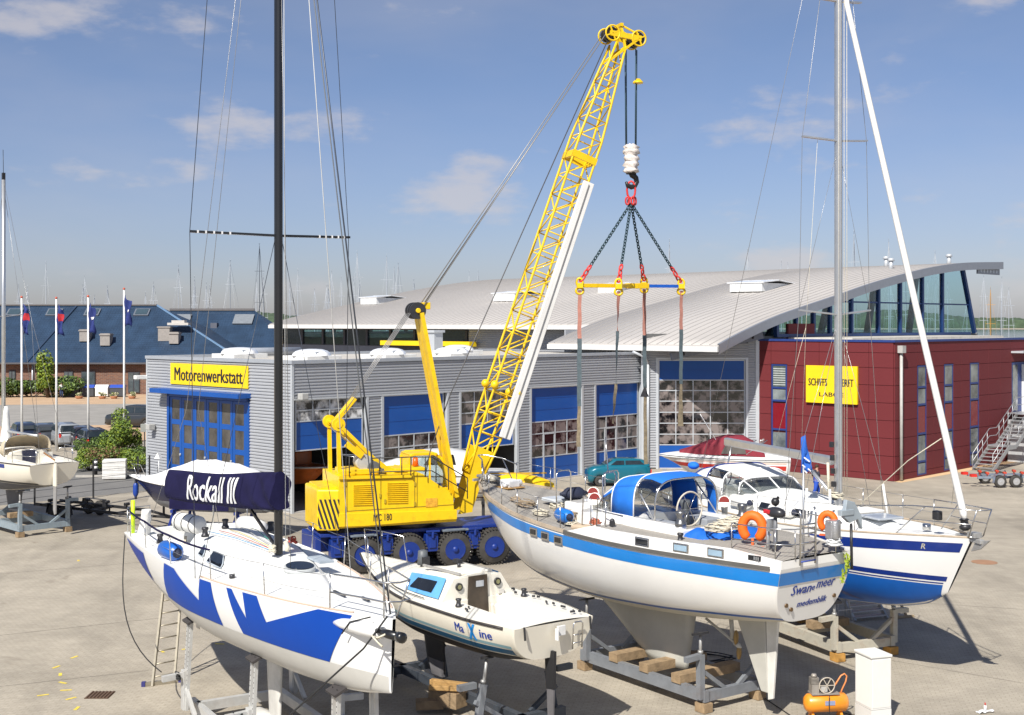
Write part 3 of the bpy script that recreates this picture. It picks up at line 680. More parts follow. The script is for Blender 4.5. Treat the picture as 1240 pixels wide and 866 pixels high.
WGo = pm('office_pane', (.035,.05,.06), .06, var=.8, scale=.6, spec=.8, c2=(.16,.18,.18)); BLIND = pm('blind_dark', (.08,.1,.09), .3, var=.3)
slotwin('y', 6.72, 7.77, [(.32,2.3,'g'),(2.42,4.0,'r'),(4.1,4.8,'g'),(4.85,6.22,'l')])
slotwin('x', 2.66, 3.74, [(.12,.8,'g'),(.85,2.35,'g'),(2.42,4.0,'r'),(4.05,4.98,'g'),(5.03,6.25,'g')])
slotwin('x', 5.94, 7.10, [(.12,.8,'g'),(.85,2.35,'g'),(2.42,4.0,'r'),(4.05,4.98,'g'),(5.03,6.25,'g')])
slotwin('x', 9.34, 10.56, [(.12,.8,'g'),(.85,2.35,'g'),(2.42,4.0,'r'),(4.05,4.98,'g'),(5.03,6.25,'g')])
b = MB(); b.bbox(15.35,17.5,.0,.04,3.0,6.15); dr = b.build('upper_door', BF, red); p = MB(); p.bbox(15.5,16.2,-.03,0,3.1,6.0); p.build('pane', WGo, dr)
p = MB(); p.bbox(16.9,17.5,-.7,.0,3.0,6.0); p.build('open_leaf', pm('door_white', (.7,.7,.68), .5), dr)
b = MB(); b.bbox(15.2,17.8,-.8,0,6.75,6.87); b.build('door_hood', TRIML, red)
b = MB(); b.bbox(-.08,LR,-.08,.16,ZR-.02,ZR+.11); b.bbox(-.08,.16,.16,LL+.3,ZR-.02,ZR+.11); b.build('roof_edge', BF, red)
b = MB(); b.bbox(.16,LR,.16,LL+1.1,ZR-.3,ZR+.02); b.bbox(3.,LR,4.2,LL+.4,ZR+.02,ZR+.16); b.build('flat_roof', pm('office_roof', (.5,.48,.44), .9, grime=.3, bump=.2), red)
# wall that closes the side between office and gate under the verge
b = MB(); b.bbox(3.,6.,LL-.25,LL-.05,ZR,8.6); b.build('upper_wall', REDM, red)
b = MB(); b.cyl((.5,-.16,.05),(.5,-.16,7.0),.085,n=12); b.bbox(.3,.7,-.34,-.04,7.0,7.4); b.build('downpipe', pm('pipe_grey', (.42,.41,.39), .5), red)
b = MB(); b.bbox(-.20,-.06,2.12,5.36,4.1,6.22); sg2 = b.build('sign', YEL, red, bevel=.01)
flat_text('SCHIFFS', (-.20,4.58,5.28), (0,-1,0), (0,0,1), (-1,0,0), 1.22, BLACK, sg2, height=.42, bold=.045, world=False)
flat_text('WERFT', (-.20,2.88,5.28), (0,-1,0), (0,0,1), (-1,0,0), 1.1, BLACK, sg2, height=.42, bold=.045, world=False)
flat_text('LABOE', (-.20,3.72,4.60), (0,-1,0), (0,0,1), (-1,0,0), 1.55, BLACK, sg2, height=.24, bold=.02, world=False)
b = MB(); b.beam((-.3,8.3,1.6),(0,8.3,1.75),.12); b.beam((-.5,8.2,1.75),(-.2,8.3,1.6),.06); b.build('wall_tap', pm('tap', (.5,.5,.5), .4, .5), red)

# outside steps up to the office door
st = thing('outside_stairs', 'grey steel outside stairs against the red office', 'stairs', tuple(R0+U*8.2-V*1.9), RZ)
STE = pm('galvanised', (.46,.47,.48), .45, .6, var=.12, scale=6)
n = 16; rise = 3.0/n; run = .33
def stp(k): 
    x = k*run + (1.0 if k > 6 else 0); return x, k*rise
for k in range(n):
    x_, z_ = stp(k); b = MB(); b.bbox(x_,x_+.3,0,1.2,z_+rise-.03,z_+rise); b.build('tread', STE, st)
b = MB(); x6 = stp(6)[0]+.3; b.bbox(x6,x6+1.0,0,1.2,7*rise-.03,7*rise+.002); b.build('landing', STE, st)
b = MB(); b.bbox(n*run+1,n*run+4,0,1.9,2.97,3.0); b.build('landing', STE, st)
for yy in (0, 1.2):
    b = MB(); b.beam((0,yy,.02),(x6,yy,7*rise-.05),.05,.24); b.beam((x6,yy,7*rise-.08),(x6+1,yy,7*rise-.08),.05,.24); b.beam((x6+1,yy,7*rise-.05),(n*run+1,yy,2.95),.05,.24); b.build('stringer', STE, st)
    for dz in (.55, 1.0):
        b = MB(); b.tube([(0,yy,dz),(x6,yy,7*rise+dz),(x6+1,yy,7*rise+dz),(n*run+1,yy,3+dz),(n*run+4,yy,3+dz)],.022,6); b.build('handrail', STE, st)
    for k in range(0, n+1, 2):
        x_, z_ = stp(k); b = MB(); b.cyl((x_,yy,z_),(x_,yy,z_+1.0),.02,n=6); b.build('baluster', STE, st)
b = MB(); b.bbox(n*run+.8,n*run+3.4,.3,1.7,0,2.6); b.build('under_box', pm('store_grey', (.4,.41,.42), .6), st)

# ================================================================= BRICK HOUSE, blue tiled hip roof
def tile_mat():
    m = pm('blue_tiles', (.022,.047,.09), .45, var=.25, scale=.6); N = m.node_tree.nodes; Lk = m.node_tree.links
    co = N.new('ShaderNodeTexCoord'); wv = N.new('ShaderNodeTexBrick'); wv.inputs['Scale'].default_value = 1; wv.inputs['Brick Width'].default_value = .35; wv.inputs['Row Height'].default_value = .34; wv.inputs['Mortar Size'].default_value = .03; wv.offset = 0
    Lk.new(co.outputs['Object'], wv.inputs['Vector']); bp = N.new('ShaderNodeBump'); bp.inputs['Distance'].default_value = .08; bp.inputs['Strength'].default_value = .8; bp.invert = True
    Lk.new(wv.outputs['Fac'], bp.inputs['Height']); Lk.new(bp.outputs[0], N['Principled BSDF'].inputs['Normal']); return m
TILE = tile_mat()
def brick_mat():
    m = pm('brown_brick', (.21,.10,.065), .9); N = m.node_tree.nodes; Lk = m.node_tree.links
    co = N.new('ShaderNodeTexCoord'); mp = N.new('ShaderNodeMapping'); mp.inputs['Rotation'].default_value = (math.pi/2,0,0); br = N.new('ShaderNodeTexBrick'); br.inputs['Scale'].default_value = 1; br.inputs['Brick Width'].default_value = .5; br.inputs['Row Height'].default_value = .17; br.inputs['Mortar Size'].default_value = .018
    br.inputs['Color1'].default_value = (.22,.10,.06,1); br.inputs['Color2'].default_value = (.13,.06,.045,1); br.inputs['Mortar'].default_value = (.2,.17,.14,1)
    Lk.new(co.outputs['Object'], mp.inputs[0]); Lk.new(mp.outputs[0], br.inputs['Vector']); Lk.new(br.outputs['Color'], N['Principled BSDF'].inputs['Base Color']); return m
BRK = brick_mat()
HY = 152.
def X(px, y): return (px-CX)/F*y
bh = thing('brick_house', 'long low brown brick house with a dark blue tiled hip roof', 'house', (X(-80,HY),HY,0), 0)
ox = X(-80,HY)
def wx(px, y=HY): return X(px,y)-ox
ze = 3.85; zr = 10.95
xr = wx(262)+3.5
b = MB(); b.bbox(0, xr-.8, .8, 20, 0, ze+.15); b.build('wall', BRK, bh)
def slab(b, pts, th=.12):
    b.prism(pts, (0,0,-th)); return b
rl, rr_ = wx(-80), xr; zr_x = wx(190,HY+10)
b = MB(); slab(b,[(-2,0,ze),(xr,0,ze),(zr_x,10,zr),(-2,10,zr)]); b.build('front_roof', TILE, bh)
b = MB(); slab(b,[(xr,0,ze),(xr,20,ze),(zr_x,10,zr)]); slab(b,[(xr,20,ze),(-2,20,ze),(-2,10,zr),(zr_x,10,zr)]); b.build('rear_roof', TILE, bh)
HIP = pm('hip_tiles', (.16,.27,.42), .4, var=.1)
b = MB(); b.beam((xr,0,ze+.05),(zr_x,10,zr+.05),.3,.12); b.build('hip_cap', HIP, bh)
b = MB(); b.beam((-2,10,zr+.06),(zr_x,10,zr+.06),.5,.16); b.build('ridge_cap', pm('ridge_tiles', (.14,.13,.13), .6), bh)
b = MB(); b.beam((-2,-.08,ze-.05),(xr,-.08,ze-.05),.16,.2); b.build('gutter', pm('gutter_dark', (.09,.09,.1), .5), bh)
b = MB(); b.beam((wx(32),.0,ze+.06),(wx(92,HY+9.6),9.7,zr-.1),.28,.1); b.build('valley_strip', pm('valley', (.02,.04,.08), .5), bh)
def onroof(px, py):   # point of the front slope seen at px,py
    k = (px-CX)/F; q = (HZ-py)/F
    # z = ze + (y-HY)*(zr-ze)/10 ; z = HCAM + q*y
    s_ = (zr-ze)/10; y = (HCAM-ze+HY*s_)/(s_-q); return Vector((k*y-ox, y-HY, HCAM+q*y))
for (px,py) in ((18,379),(66,379),(112,379),(172,379)):
    c = onroof(px,py); b = MB(); b.box(c+Vector((0,-.05,.08)),(1.9,1.5,.16),Matrix.Rotation(math.atan2(zr-ze,10),3,'X')); k = b.build('roof_window', pm('frame_grey', (.12,.14,.17), .5), bh)
    p = MB(); p.box(c+Vector((0,-.10,.15)),(1.5,1.1,.1),Matrix.Rotation(math.atan2(zr-ze,10),3,'X')); p.build('pane', pm('roof_pane', (.05,.08,.1), .08, spec=.8), k)
for (px,py,s_) in ((104,411,.62),(129,416,.62),(200,409,.75),(212,414,.6)):
    c = onroof(px,py); b = MB(); b.box(c+Vector((0,0,.5)),(1.9*s_,1.3,2.4*s_)); b.box(c+Vector((0,0,1.75*s_)),(2.2*s_,1.5,.15)); b.build('chimney', pm('chimney_grey', (.30,.28,.26), .8, bump=.3), bh)
    b = MB(); b.box(c+Vector((0,-.6,-.55)),(2.6*s_,1.0,.2),Matrix.Rotation(math.atan2(zr-ze,10),3,'X')); b.build('chimney_flashing', pm('lead', (.34,.34,.34), .5), bh)
c = onroof(214,404); b = MB(); b.box(c+Vector((.3,0,1.2)),(2.6,1.4,.3)); b.box(c+Vector((.3,0,1.45)),(1.6,1.2,.4)); b.build('vent_cowl', pm('cowl', (.5,.48,.45), .6), bh)
for (p0,p1,z0,z1,kind) in ((8,16,.3,2.9,'d'),(46,57,.9,2.8,'w'),(75,86,.1,2.8,'d'),(96,113,.9,2.8,'w'),(153,167,.2,2.7,'w'),(-30,-18,.9,2.8,'w')):
    b = MB(); a0, a1 = wx(p0), wx(p1); b.bbox(a0,a1,.68,.78,z0,z1); k = b.build('window' if kind == 'w' else 'door', pm('dark_sash', (.05,.05,.06), .5), bh)
    nn = 2
    for i in range(nn): p = MB(); p.bbox(a0+(a1-a0)*i/nn+.08,a0+(a1-a0)*(i+1)/nn-.08,.64,.68,z0+.1,z1-.12); p.build('pane', pm('house_pane', (.07,.09,.10), .08, var=.6, scale=.7, spec=.8), k)
b = MB(); b.cyl((wx(37),.6,0),(wx(37),.6,3.8),.1); b.build('downpipe', TRIML, bh)
# second wing
H2 = 160.; bw = thing('brick_wing', 'lower wing with a blue tiled roof behind the grey workshop', 'house', (X(180,H2),H2,0), 0)
def w2(px,y=H2): return X(px,y)-X(180,H2)
zr2 = 8.6+16*(H2+10)/F; z2 = 3.6; xe = w2(368)
b = MB(); b.bbox(0,xe-.8,.8,19,0,z2+.1); b.build('wall', BRK, bw)
b = MB(); slab(b,[(0,0,z2),(xe,0,z2),(w2(308,H2+10),10,zr2),(0,10,zr2)]); b.build('front_roof', TILE, bw)
b = MB(); slab(b,[(xe,0,z2),(xe,20,z2),(w2(308,H2+10),10,zr2)]); slab(b,[(xe,20,z2),(0,20,z2),(0,10,zr2),(w2(308,H2+10),10,zr2)]); b.build('rear_roof', TILE, bw)
b = MB(); b.beam((0,10,zr2+.12),(w2(308,H2+10),10,zr2+.12),.5,.3); b.build('ridge_cap', pm('ridge_tiles', (.14,.13,.13), .6), bw)
b = MB(); b.bbox(w2(240),w2(248),6.5,8.2,5.0,8.9-.2); b.build('chimney', pm('chimney_dark', (.1,.11,.14), .7), bw)
for px,py in ((219,388),(295,388)):
    s_ = (zr2-z2)/10; y_ = (HCAM-z2+H2*s_)/(s_-(HZ-py)/F); c = Vector((X(px,y_)-X(180,H2), y_-H2, HCAM+(HZ-py)/F*y_)); b = MB(); b.box(c+Vector((0,-.05,.15)),(2.6,2.2,.16),Matrix.Rotation(math.atan2(zr2-z2,10),3,'X')); b.build('roof_window', pm('roof_window_light', (.2,.22,.24), .4), bw)
# ================================================================= CRANE
CY = pm('crane_yellow', (.84,.55,.006), .42, var=.07, scale=1.2, grime=.5, gcol=(.30,.17,.02), cscale=3.2, bump=.08, bscale=8, coat=.1)
CB = pm('crane_blue', (.006,.030,.21), .45, var=.15, scale=1.5, grime=.4, gcol=(.03,.03,.08), bump=.1)
RUB = pm('tyre_rubber', (.045,.042,.038), .85, var=.25, scale=5, bump=.3, grime=.5, gcol=(.15,.12,.09))
STL = pm('dark_steel', (.06,.06,.065), .45, .6, var=.2, scale=6)
ROPE = pm('wire_rope', (.10,.10,.105), .5, .5)
ROPEL = pm('bright_rope', (.34,.34,.34), .45, .5)
CO = Vector((-5.04,43.1,0)); CRZ = math.atan2(.359,.933)
crane = thing('mobile_crane', 'big yellow lattice boom crane on a blue four axle carrier', 'crane', tuple(CO), CRZ)
CH = Vector((math.cos(CRZ), math.sin(CRZ), 0)); CN = Vector((-CH.y, CH.x, 0))
def cl(px, py, yl):   # local point on the plane y=yl of the crane frame
    k = (px-CX)/F; o = CO+CN*yl; a = (k*o.y-o.x)/(CH.x-k*CH.y); yy = o.y+CH.y*a
    return Vector((a, yl, HCAM-(py-HZ)*yy/F))
def wheel_mesh(r, wd, rim):
    t = MB(); prof_ = [(0,rim*1.0),(.02,rim*1.06),(.03,r*.86),(.06,r*.95),(.12,r*.985),(wd*.5,r),(wd-.12,r*.985),(wd-.06,r*.95),(wd-.03,r*.86),(wd-.02,rim*1.06),(wd,rim)]
    t.lathe((0,0,0),(0,1,0),prof_,32)
    for k in range(34):
        a = 2*math.pi*k/34; R = Matrix.Rotation(-a,3,'Y')
        for s_ in (0,1): t.box(R @ Vector((r*.985, wd*(.25+.5*s_)-.02, .0)) + R @ Vector((0,0,.055*s_)), (.05,wd*.42,.05), R)
    return t
def rim_mesh(r, dep, col=True):
    m = MB(); m.lathe((0,-.004,0),(0,1,0),[(0,r*1.02),(.0,r*.93),(.10,r*.86),(.12,r*.55),(.05,r*.5),(.02,r*.30),(-.05,r*.27),(-.07,r*.12),(-.07,.001)],24)
    for k in range(10):
        a = 2*math.pi*k/10; m.cyl((r*.42*math.cos(a),.045,r*.42*math.sin(a)),(r*.42*math.cos(a),.005,r*.42*math.sin(a)),.03,n=6)
    for k in range(0):
        a = 2*math.pi*k/8+.2; m.box((r*.70*math.cos(a),.10,r*.70*math.sin(a)),(.10,.02,.10))
    return m
tm = wheel_mesh(.645,.40,.36).build('tyre', RUB, crane); rm = rim_mesh(.37,.1).build('rim', CB, tm)
rd_ = MB(); rd_.grid([[(rr*math.cos(t_),yy,rr*math.sin(t_)) for t_ in [2*math.pi*q/24 for q in range(24)]] for rr,yy in ((.325,.075),(.215,.095),(.20,.04))],True,True); rdo = rd_.build('rim_recess_shade', pm('recess_shade_black', (.012,.012,.015), .7), tm)  # near-black ring added to paint the shade between rim edge and hub
tm.name = 'wheel'; rm.name = 'rim'
tm.location = (0,0,.645)
for x_, y_ in [(1.59,0),(3.27,0),(4.74,0)]:
    c = inst(tm,'wheel',crane,(x_,y_,.645)); inst(rm,'rim',c,(0,0,0)); inst(rdo,'rim_recess_shade',c,(0,0,0))
for x_ in (0,1.59,3.27,4.74):
    c = inst(tm,'wheel',crane,(x_,2.5,.645),(0,0,math.pi)); inst(rm,'rim',c,(0,0,0)); inst(rdo,'rim_recess_shade',c,(0,0,0))
b = MB(); b.bbox(-1.5,7.6,.62,1.9,.75,1.28); b.bbox(-1.5,7.2,.25,2.25,1.30,1.42)
b.bbox(-1.7,-1.5,.1,2.4,.7,1.3); b.bbox(5.6,7.9,.3,2.2,1.42,1.75); b.build('carrier', CB, crane, bevel=.02)
for x_ in (0,1.59,3.27,4.74): b = MB(); b.cyl((x_,.2,.645),(x_,2.3,.645),.11); b.sphere((x_,1.25,.645),.26,10,8); b.build('axle', CB, crane)
for x_ in (-.95,.8,2.43,4.0,5.6):
    b = MB(); b.bbox(x_-.22,x_+.22,.05,.5,.62,1.22); b.bbox(x_-.12,x_+.12,-.0,.05,.75,1.1); b.cyl((x_,-.02,1.1),(x_,-.02,1.34),.05); b.beam((x_-.25,-.03,1.34),(x_+.25,-.03,1.34),.07); b.build('outrigger_box', CB, crane, bevel=.015)
for x_ in (.0,3.3): b = MB(); b.bbox(x_-.5,x_+.45,-.02,.1,1.30,1.36); b.beam((x_-.4,.0,1.36),(x_+.3,-.02,1.36),.05); b.build('step', pm('steel_step', (.25,.3,.36), .5, .5), crane)
b = MB(); b.beam((5.4,-.1,1.45),(8.4,-.25,1.38),.14,.1); b.build('support_bar', pm('faded_red', (.62,.16,.12), .6, grime=.4, gcol=(.6,.45,.4)), crane)
for x_ in (5.3,6.1,6.9): b = MB(); b.tube([(x_,.2,1.42),(x_,.1,1.7),(x_+.5,.1,1.7),(x_+.5,.2,1.42)],.025,6); b.build('grab_rail', STL, crane)
b = MB(); b.cyl((1.9,1.25,1.42),(1.9,1.25,1.66),1.0,n=28); b.build('slew_ring', STL, crane)
# upper body --- near side plate outline from the profile of the machine house
p = lambda px,py: cl(px,py,0.0)
side = [p(410,577),p(499,574.5),p(501,571),p(512,574),p(549,599),p(550,618),p(410,624)]
b = MB(); b.prism(side,(0,2.5,0)); house = b.build('machine_house', CY, crane, bevel=.02)
b = MB(); a0 = p(410,622); a1 = p(553,617.5); b.prism([a0,a1,p(553,628.5),p(513,631),p(440,637),p(410,638)],(0,-.05,0)); b.bbox(a0.x,a1.x,.02,2.5,1.62,2.05); b.build('skirt', CY, crane, bevel=.012)
for (x0,x1,y0,y1) in ((428,452,588,612),(469,493.5,585.5,609.5)):
    for k in range(11):
        t_ = k/10; q0 = p(x0,y0+(y1-y0)*t_); q1 = p(x1,y0-.6+(y1-y0)*t_); b = MB(); b.beam(q0+Vector((0,-.02,0)),q1+Vector((0,-.02,0)),.05,.025,up=(0,.8,.6)); b.build('louvre', CY, crane)
LINE = pm('panel_gap', (.28,.2,.01), .7)
for pts in (((420,582.5),(420,619)),((461,581),(461,617.5)),((502,577),(502,615)),((420,582.5),(500,579)),((420,619),(549,611)),((505,573),(505,613))):
    b = MB(); b.beam(p(*pts[0])+Vector((0,-.004,0)),p(*pts[1])+Vector((0,-.004,0)),.02); b.build('panel_gap', LINE, crane)
for (px,py) in ((418.5,586),(418.5,616),(460,600),(502,586),(502,610),(466,607)):
    q = p(px,py); b = MB(); b.box(q+Vector((0,-.02,0)),(.06,.04,.14)); b.build('hinge', pm('old_yellow', (.45,.32,.02), .6), crane)
b = MB(); q = p(522.5,608.5); b.box(q+Vector((0,-.012,0)),(.42,.02,.30)); b.build('data_plate', pm('plate_orange', (.72,.36,.03), .6, var=.3, scale=12), crane)
flat_text('MC 180', p(463,626.3)+Vector((0,-.05,0)), (1,0,0), (0,0,1), (0,-1,0), .66, BLACK, crane, height=.235, bold=.02, world=False)
# rails on the house roof
b = MB(); q0 = p(410,578.5); q1 = p(498,576.3); b.beam(q0+Vector((0,-.05,0)),q1+Vector((0,-.05,0)),.05,.1); b.beam(q0+Vector((0,-.05,.17)),q1+Vector((0,-.05,.17)),.04,.05); b.build('roof_rail', CY, crane)
b = MB(); q0 = p(410,577); zt = q0.z; b.bbox(q0.x+.2,q0.x+1.5,.2,1.4,zt,zt+.18); b.bbox(1.2,2.3,.5,1.6,zt,zt+.12); b.build('roof_hatch', CY, crane, bevel=.02)
# counterweight with stripes
c0 = cl(384,600,.0); c1 = cl(414,600,.0)
b = MB(); zc0, zc1 = 1.55, 2.95; xl, xrr = c0.x, p(411,600).x
b.prism([(xl+.05,.25,zc0),(xrr,-.02,zc0),(xrr,2.52,zc0),(xl+.05,2.25,zc0)],(0,0,zc1-zc0)); cw = b.build('counterweight', CY, crane, bevel=.05)
fa = Vector((xl+.05,.25,0)); fb = Vector((xrr,-.02,0)); fd_ = (fb-fa); fn = Vector((fd_.y,-fd_.x,0)).normalized()
zA, zB = 1.62, 2.62
for k in range(-2,6):
    pts = []; u0 = .1+k*.2; 
    # diagonal bar clipped to face
    poly = [(u0,zB),(u0+.10,zB),(u0+.10+.42,zA),(u0+.42,zA)]; u_lo, u_hi = .04, .98
    def clip(poly, f, keep):
        o_ = []
        for i in range(len(poly)):
            A, B_ = poly[i], poly[(i+1)%len(poly)]; fa_, fb_ = f(A), f(B_)
            if fa_ >= 0: o_.append(A)
            if fa_*fb_ < 0: t_ = fa_/(fa_-fb_); o_.append((A[0]+(B_[0]-A[0])*t_, A[1]+(B_[1]-A[1])*t_))
        return o_
    poly = clip(poly, lambda q: q[0]-u_lo, 1); poly = clip(poly, lambda q: u_hi-q[0], 1) if poly else poly
    if len(poly) > 2:
        b = MB(); b.prism([fa+fd_*q[0]+Vector((0,0,q[1]))+fn*.004 for q in poly], fn*.01); b.build('hazard_stripe', BLACK, cw)
b = MB(); b.bbox(xl+.2,xrr,.3,2.2,zc1,zc1+.06); b.build('counterweight_lid', CY, crane)
# cab on the far side
c0 = cl(496,553,1.45); c1 = cl(533,553,1.45); z0 = 2.6; z1 = cl(510,550,1.45).z
cp = [(c0.x,z0),(c0.x,z1-.1),(c0.x+.12,z1),(c1.x-.25,z1),(c1.x,z1-.15),(c1.x+.55,z0+.5),(c1.x+.45,z0-.4),(c0.x,z0-.4)]
fr_ = MB()
for yy in (1.42,2.55):
    for i in range(len(cp)): A, B_ = cp[i], cp[(i+1)%len(cp)]; fr_.beam((A[0],yy,A[1]),(B_[0],yy,B_[1]),.1,.08,up=(0,1,0))
fr_.beam((c0.x+.75,1.42,z0),(c0.x+.75,1.42,z1),.07)
fr_.bbox(c0.x,c1.x-.1,1.42,2.55,z1-.06,z1+.02); fr_.bbox(c0.x,c1.x+.4,1.42,1.47,z0-.4,z0+.05); fr_.bbox(c0.x,c0.x+.08,1.42,2.55,z0-.4,z1); cabo = fr_.build('cab', CY, crane, bevel=.015)
CG = glass_mat('cab_glass', (.62,.70,.72), .16)
q = MB(); q.prism([(A[0],1.44,A[1]) for A in cp],(0,.02,0)); q.build('side_window', CG, cabo)
q = MB(); q.prism([(c1.x,1.45,z1-.15),(c1.x+.55,1.45,z0+.5),(c1.x+.55,2.5,z0+.5),(c1.x,2.5,z1-.15)],(.02,0,0)); q.build('windscreen', CG, cabo)
q = MB(); q.bbox(c0.x+.25,c0.x+.75,1.7,2.2,z0-.2,z0+.1); q.bbox(c0.x+.2,c0.x+.32,1.7,2.2,z0+.1,z0+.75); q.build('seat', pm('seat_grey', (.12,.13,.15), .8), cabo)
b = MB(); q_ = cl(503,564,.9); b.cyl(q_,q_+Vector((0,0,.28)),.11,.09); b.build('beacon', pm('beacon_orange', (.85,.12,.01), .3), crane)
# black walkway railing
RB = pm('rail_black', (.03,.03,.03), .5)
pts = [(449,555),(498,553.5),(523,553.5),(566,579)]; q = [cl(x_,y_,-.15) for x_,y_ in pts]
b = MB(); b.tube(q,.022,6); b.build('walkway_rail', RB, crane)
b = MB(); b.tube([a_+Vector((0,0,-.48)) for a_ in q],.02,6); b.build('walkway_rail', RB, crane)
for (px,ya,yb) in ((449.5,555,576),(459.5,554.5,575),(486.5,554,575),(497.5,553.7,576),(515,553.5,578),(528,556.5,584),(543,566,593),(566,579,604)):
    b = MB(); b.cyl(cl(px,ya,-.15),cl(px,yb,-.15),.02,n=6); b.build('rail_post', RB, crane)
b = MB(); b.cyl(cl(423,553,-.1),cl(423,577,-.1),.02,n=6); b.build('rail_post', RB, crane)
# rear gantry
for yy in (.55, 1.95):
    T = cl(404,512,1.25); T.y = yy; Fp = cl(405.5,577,1.25); Fp.y = yy; D_ = cl(466,572,1.25); D_.y = yy
    b = MB(); b.beam(Fp+Vector((0,0,-.5)),T,.11,.13); b.build('gantry_post', CY, crane)
    b = MB(); b.beam(T,D_,.12,.24,up=(0,1,0)); b.build('gantry_strut', CY, crane)
    b = MB(); b.cyl(T+Vector((0,-.1,0)),T+Vector((0,.1,0)),.23,n=18); b.cyl(T+Vector((0,-.14,0)),T+Vector((0,.14,0)),.12,n=12); b.build('gantry_sheave', CY, crane)
T = cl(404,512,1.25)
b = MB(); b.cyl(T+Vector((0,-.8,0)),T+Vector((0,.8,0)),.07); b.beam(T+Vector((.1,0,.1)),T+Vector((.75,0,.85)),.16,.3,up=(0,1,0)); b.build('gantry_head', CY, crane, bevel=.02)
b = MB(); q = cl(428,546,.4); b.beam(q+Vector((-.25,0,.25)),q+Vector((.3,0,-.2)),.14,.2); b.build('gantry_bracket', CY, crane)
q = cl(441,560,.5); b = MB(); b.cyl(q+Vector((0,-.12,0)),q+Vector((0,.5,0)),.28,n=20); b.build('winch_drum', pm('drum_white', (.5,.5,.48), .5, .3), crane); 
q = cl(452,566,.4); b = MB(); b.cyl(q+Vector((0,-.12,0)),q+Vector((0,.4,0)),.22,n=16); b.box(q+Vector((.1,.1,-.2)),(.5,.5,.3)); b.build('winch_motor', pm('motor_grey', (.16,.17,.18), .5, .4), crane)
q = cl(458,572,.9); b = MB(); b.beam(q+Vector((-.3,0,.6)),q+Vector((.6,0,-.1)),.12,.3,up=(0,1,0)); b.build('winch_frame', CY, crane)
# back mast
MT = cl(507,379,1.25); MF = cl(548,580,1.25)
for yy in (.95,1.55):
    b = MB(); b.beam((MF.x,yy-.1+.05,MF.z-.6),(MT.x,1.25+(yy-1.25)*.75,MT.z),.14,.42,up=(0,1,0)); b.build('mast_leg', CY, crane)
for k in range(5):
    t_ = .12+k*.2; c = MF.lerp(MT,t_); b = MB(); b.beam(c+Vector((0,-.3,0)),c+Vector((0,.3,0)),.1); b.build('mast_tie', CY, crane)
for dy in (-.28,0,.28):
    b = MB(); b.cyl(MT+Vector((-.12,dy-.05,.08)),MT+Vector((-.12,dy+.05,.08)),.30,n=20); b.build('mast_sheave', STL, crane)
b = MB(); b.cyl(MT+Vector((-.12,-.4,.08)),MT+Vector((-.12,.4,.08)),.09); b.box(MT+Vector((.22,0,.25)),(.3,.5,.25)); b.build('mast_head', CY, crane, bevel=.02)
# lattice boom
BF0 = cl(562,603,1.25); BF0.z -= .1; BH = cl(752,44,1.25); BH.y = 1.25
ax = (BH-BF0); BLn = ax.length; ax.normalize(); upv = Vector((0,1,0)).cross(ax)*-1; upv.normalize()   # in-plane, pointing to the right/below
def sec(s_):
    if s_ < 2.9: f = .42+.58*s_/2.9; hw = .46*(.75+.25*s_/2.9)
    elif s_ > BLn-4.2: f = 1-.62*(s_-(BLn-4.2))/4.2; hw = .46*(1-.35*(s_-(BLn-4.2))/4.2)
    else: f, hw = 1, .46
    return .46*f, hw
def bp(s_, i, j):
    h_, w_ = sec(s_); return BF0+ax*s_+upv*(i*h_)+Vector((0,j*w_,0))
nst = 22; sts = [1.0+(BLn-1.4)*k/nst for k in range(nst+1)]
for i in (-1,1):
    for j in (-1,1):
        b = MB(); b.tube([bp(s_,i,j) for s_ in sts],.047,7); b.build('boom_chord', CY, crane)
for k in range(nst):
    a_, c_ = sts[k], sts[k+1]
    for j in (-1,1):
        b = MB(); b.cyl(bp(a_,-1,j),bp(a_,1,j),.027,n=6); b.build('boom_brace', CY, crane)
        e0, e1 = (-1,1) 
        b = MB(); b.cyl(bp(c_,e0,j),bp(a_,e1,j),.027,n=6); b.build('boom_brace', CY, crane)
    for i in (-1,1):
        e0, e1 = (-1,1) if k % 2 else (1,-1)
        b = MB(); b.cyl(bp(a_,i,e0),bp(c_,i,e1),.028,n=6); b.build('boom_brace', CY, crane)
s_ = sts[16]
b = MB(); c = BF0+ax*s_; R_ = Matrix((upv, Vector((0,1,0)), ax)).transposed(); b.box(c,(1.0,1.05,.32),R_); 
b = MB(); 
for j in (-1,1): b.box(c+Vector((0,j*.47,0)),(1.02,.08,.26),R_)
for i in (-1,1): b.box(c+upv*(i*.47),(.08,1.0,.26),R_)
b.build('boom_joint', CY, crane)
s2 = sts[4]+.2; c2 = BF0+ax*s2
b = MB()
for i in (-1,1):
    for j in (-1,1): b.sphere(c2+upv*(i*.5)+Vector((0,j*.5,0)),.16,8,6)
b.build('boom_pin', CY, crane)
b = MB()
for j in (-1,1):
    b.prism([BF0+Vector((-.35,j*.42-.04,-.4)),BF0+Vector((.15,j*.42-.04,-.35)),bp(2.0,1,j)+Vector((.05,-.04,0)),bp(2.0,-1,j)+Vector((-.08,-.04,0))],(0,.08,0))
b.box(BF0+ax*1.3,(.5,.8,.06),R_); b.build('boom_foot', CY, crane, bevel=.01)
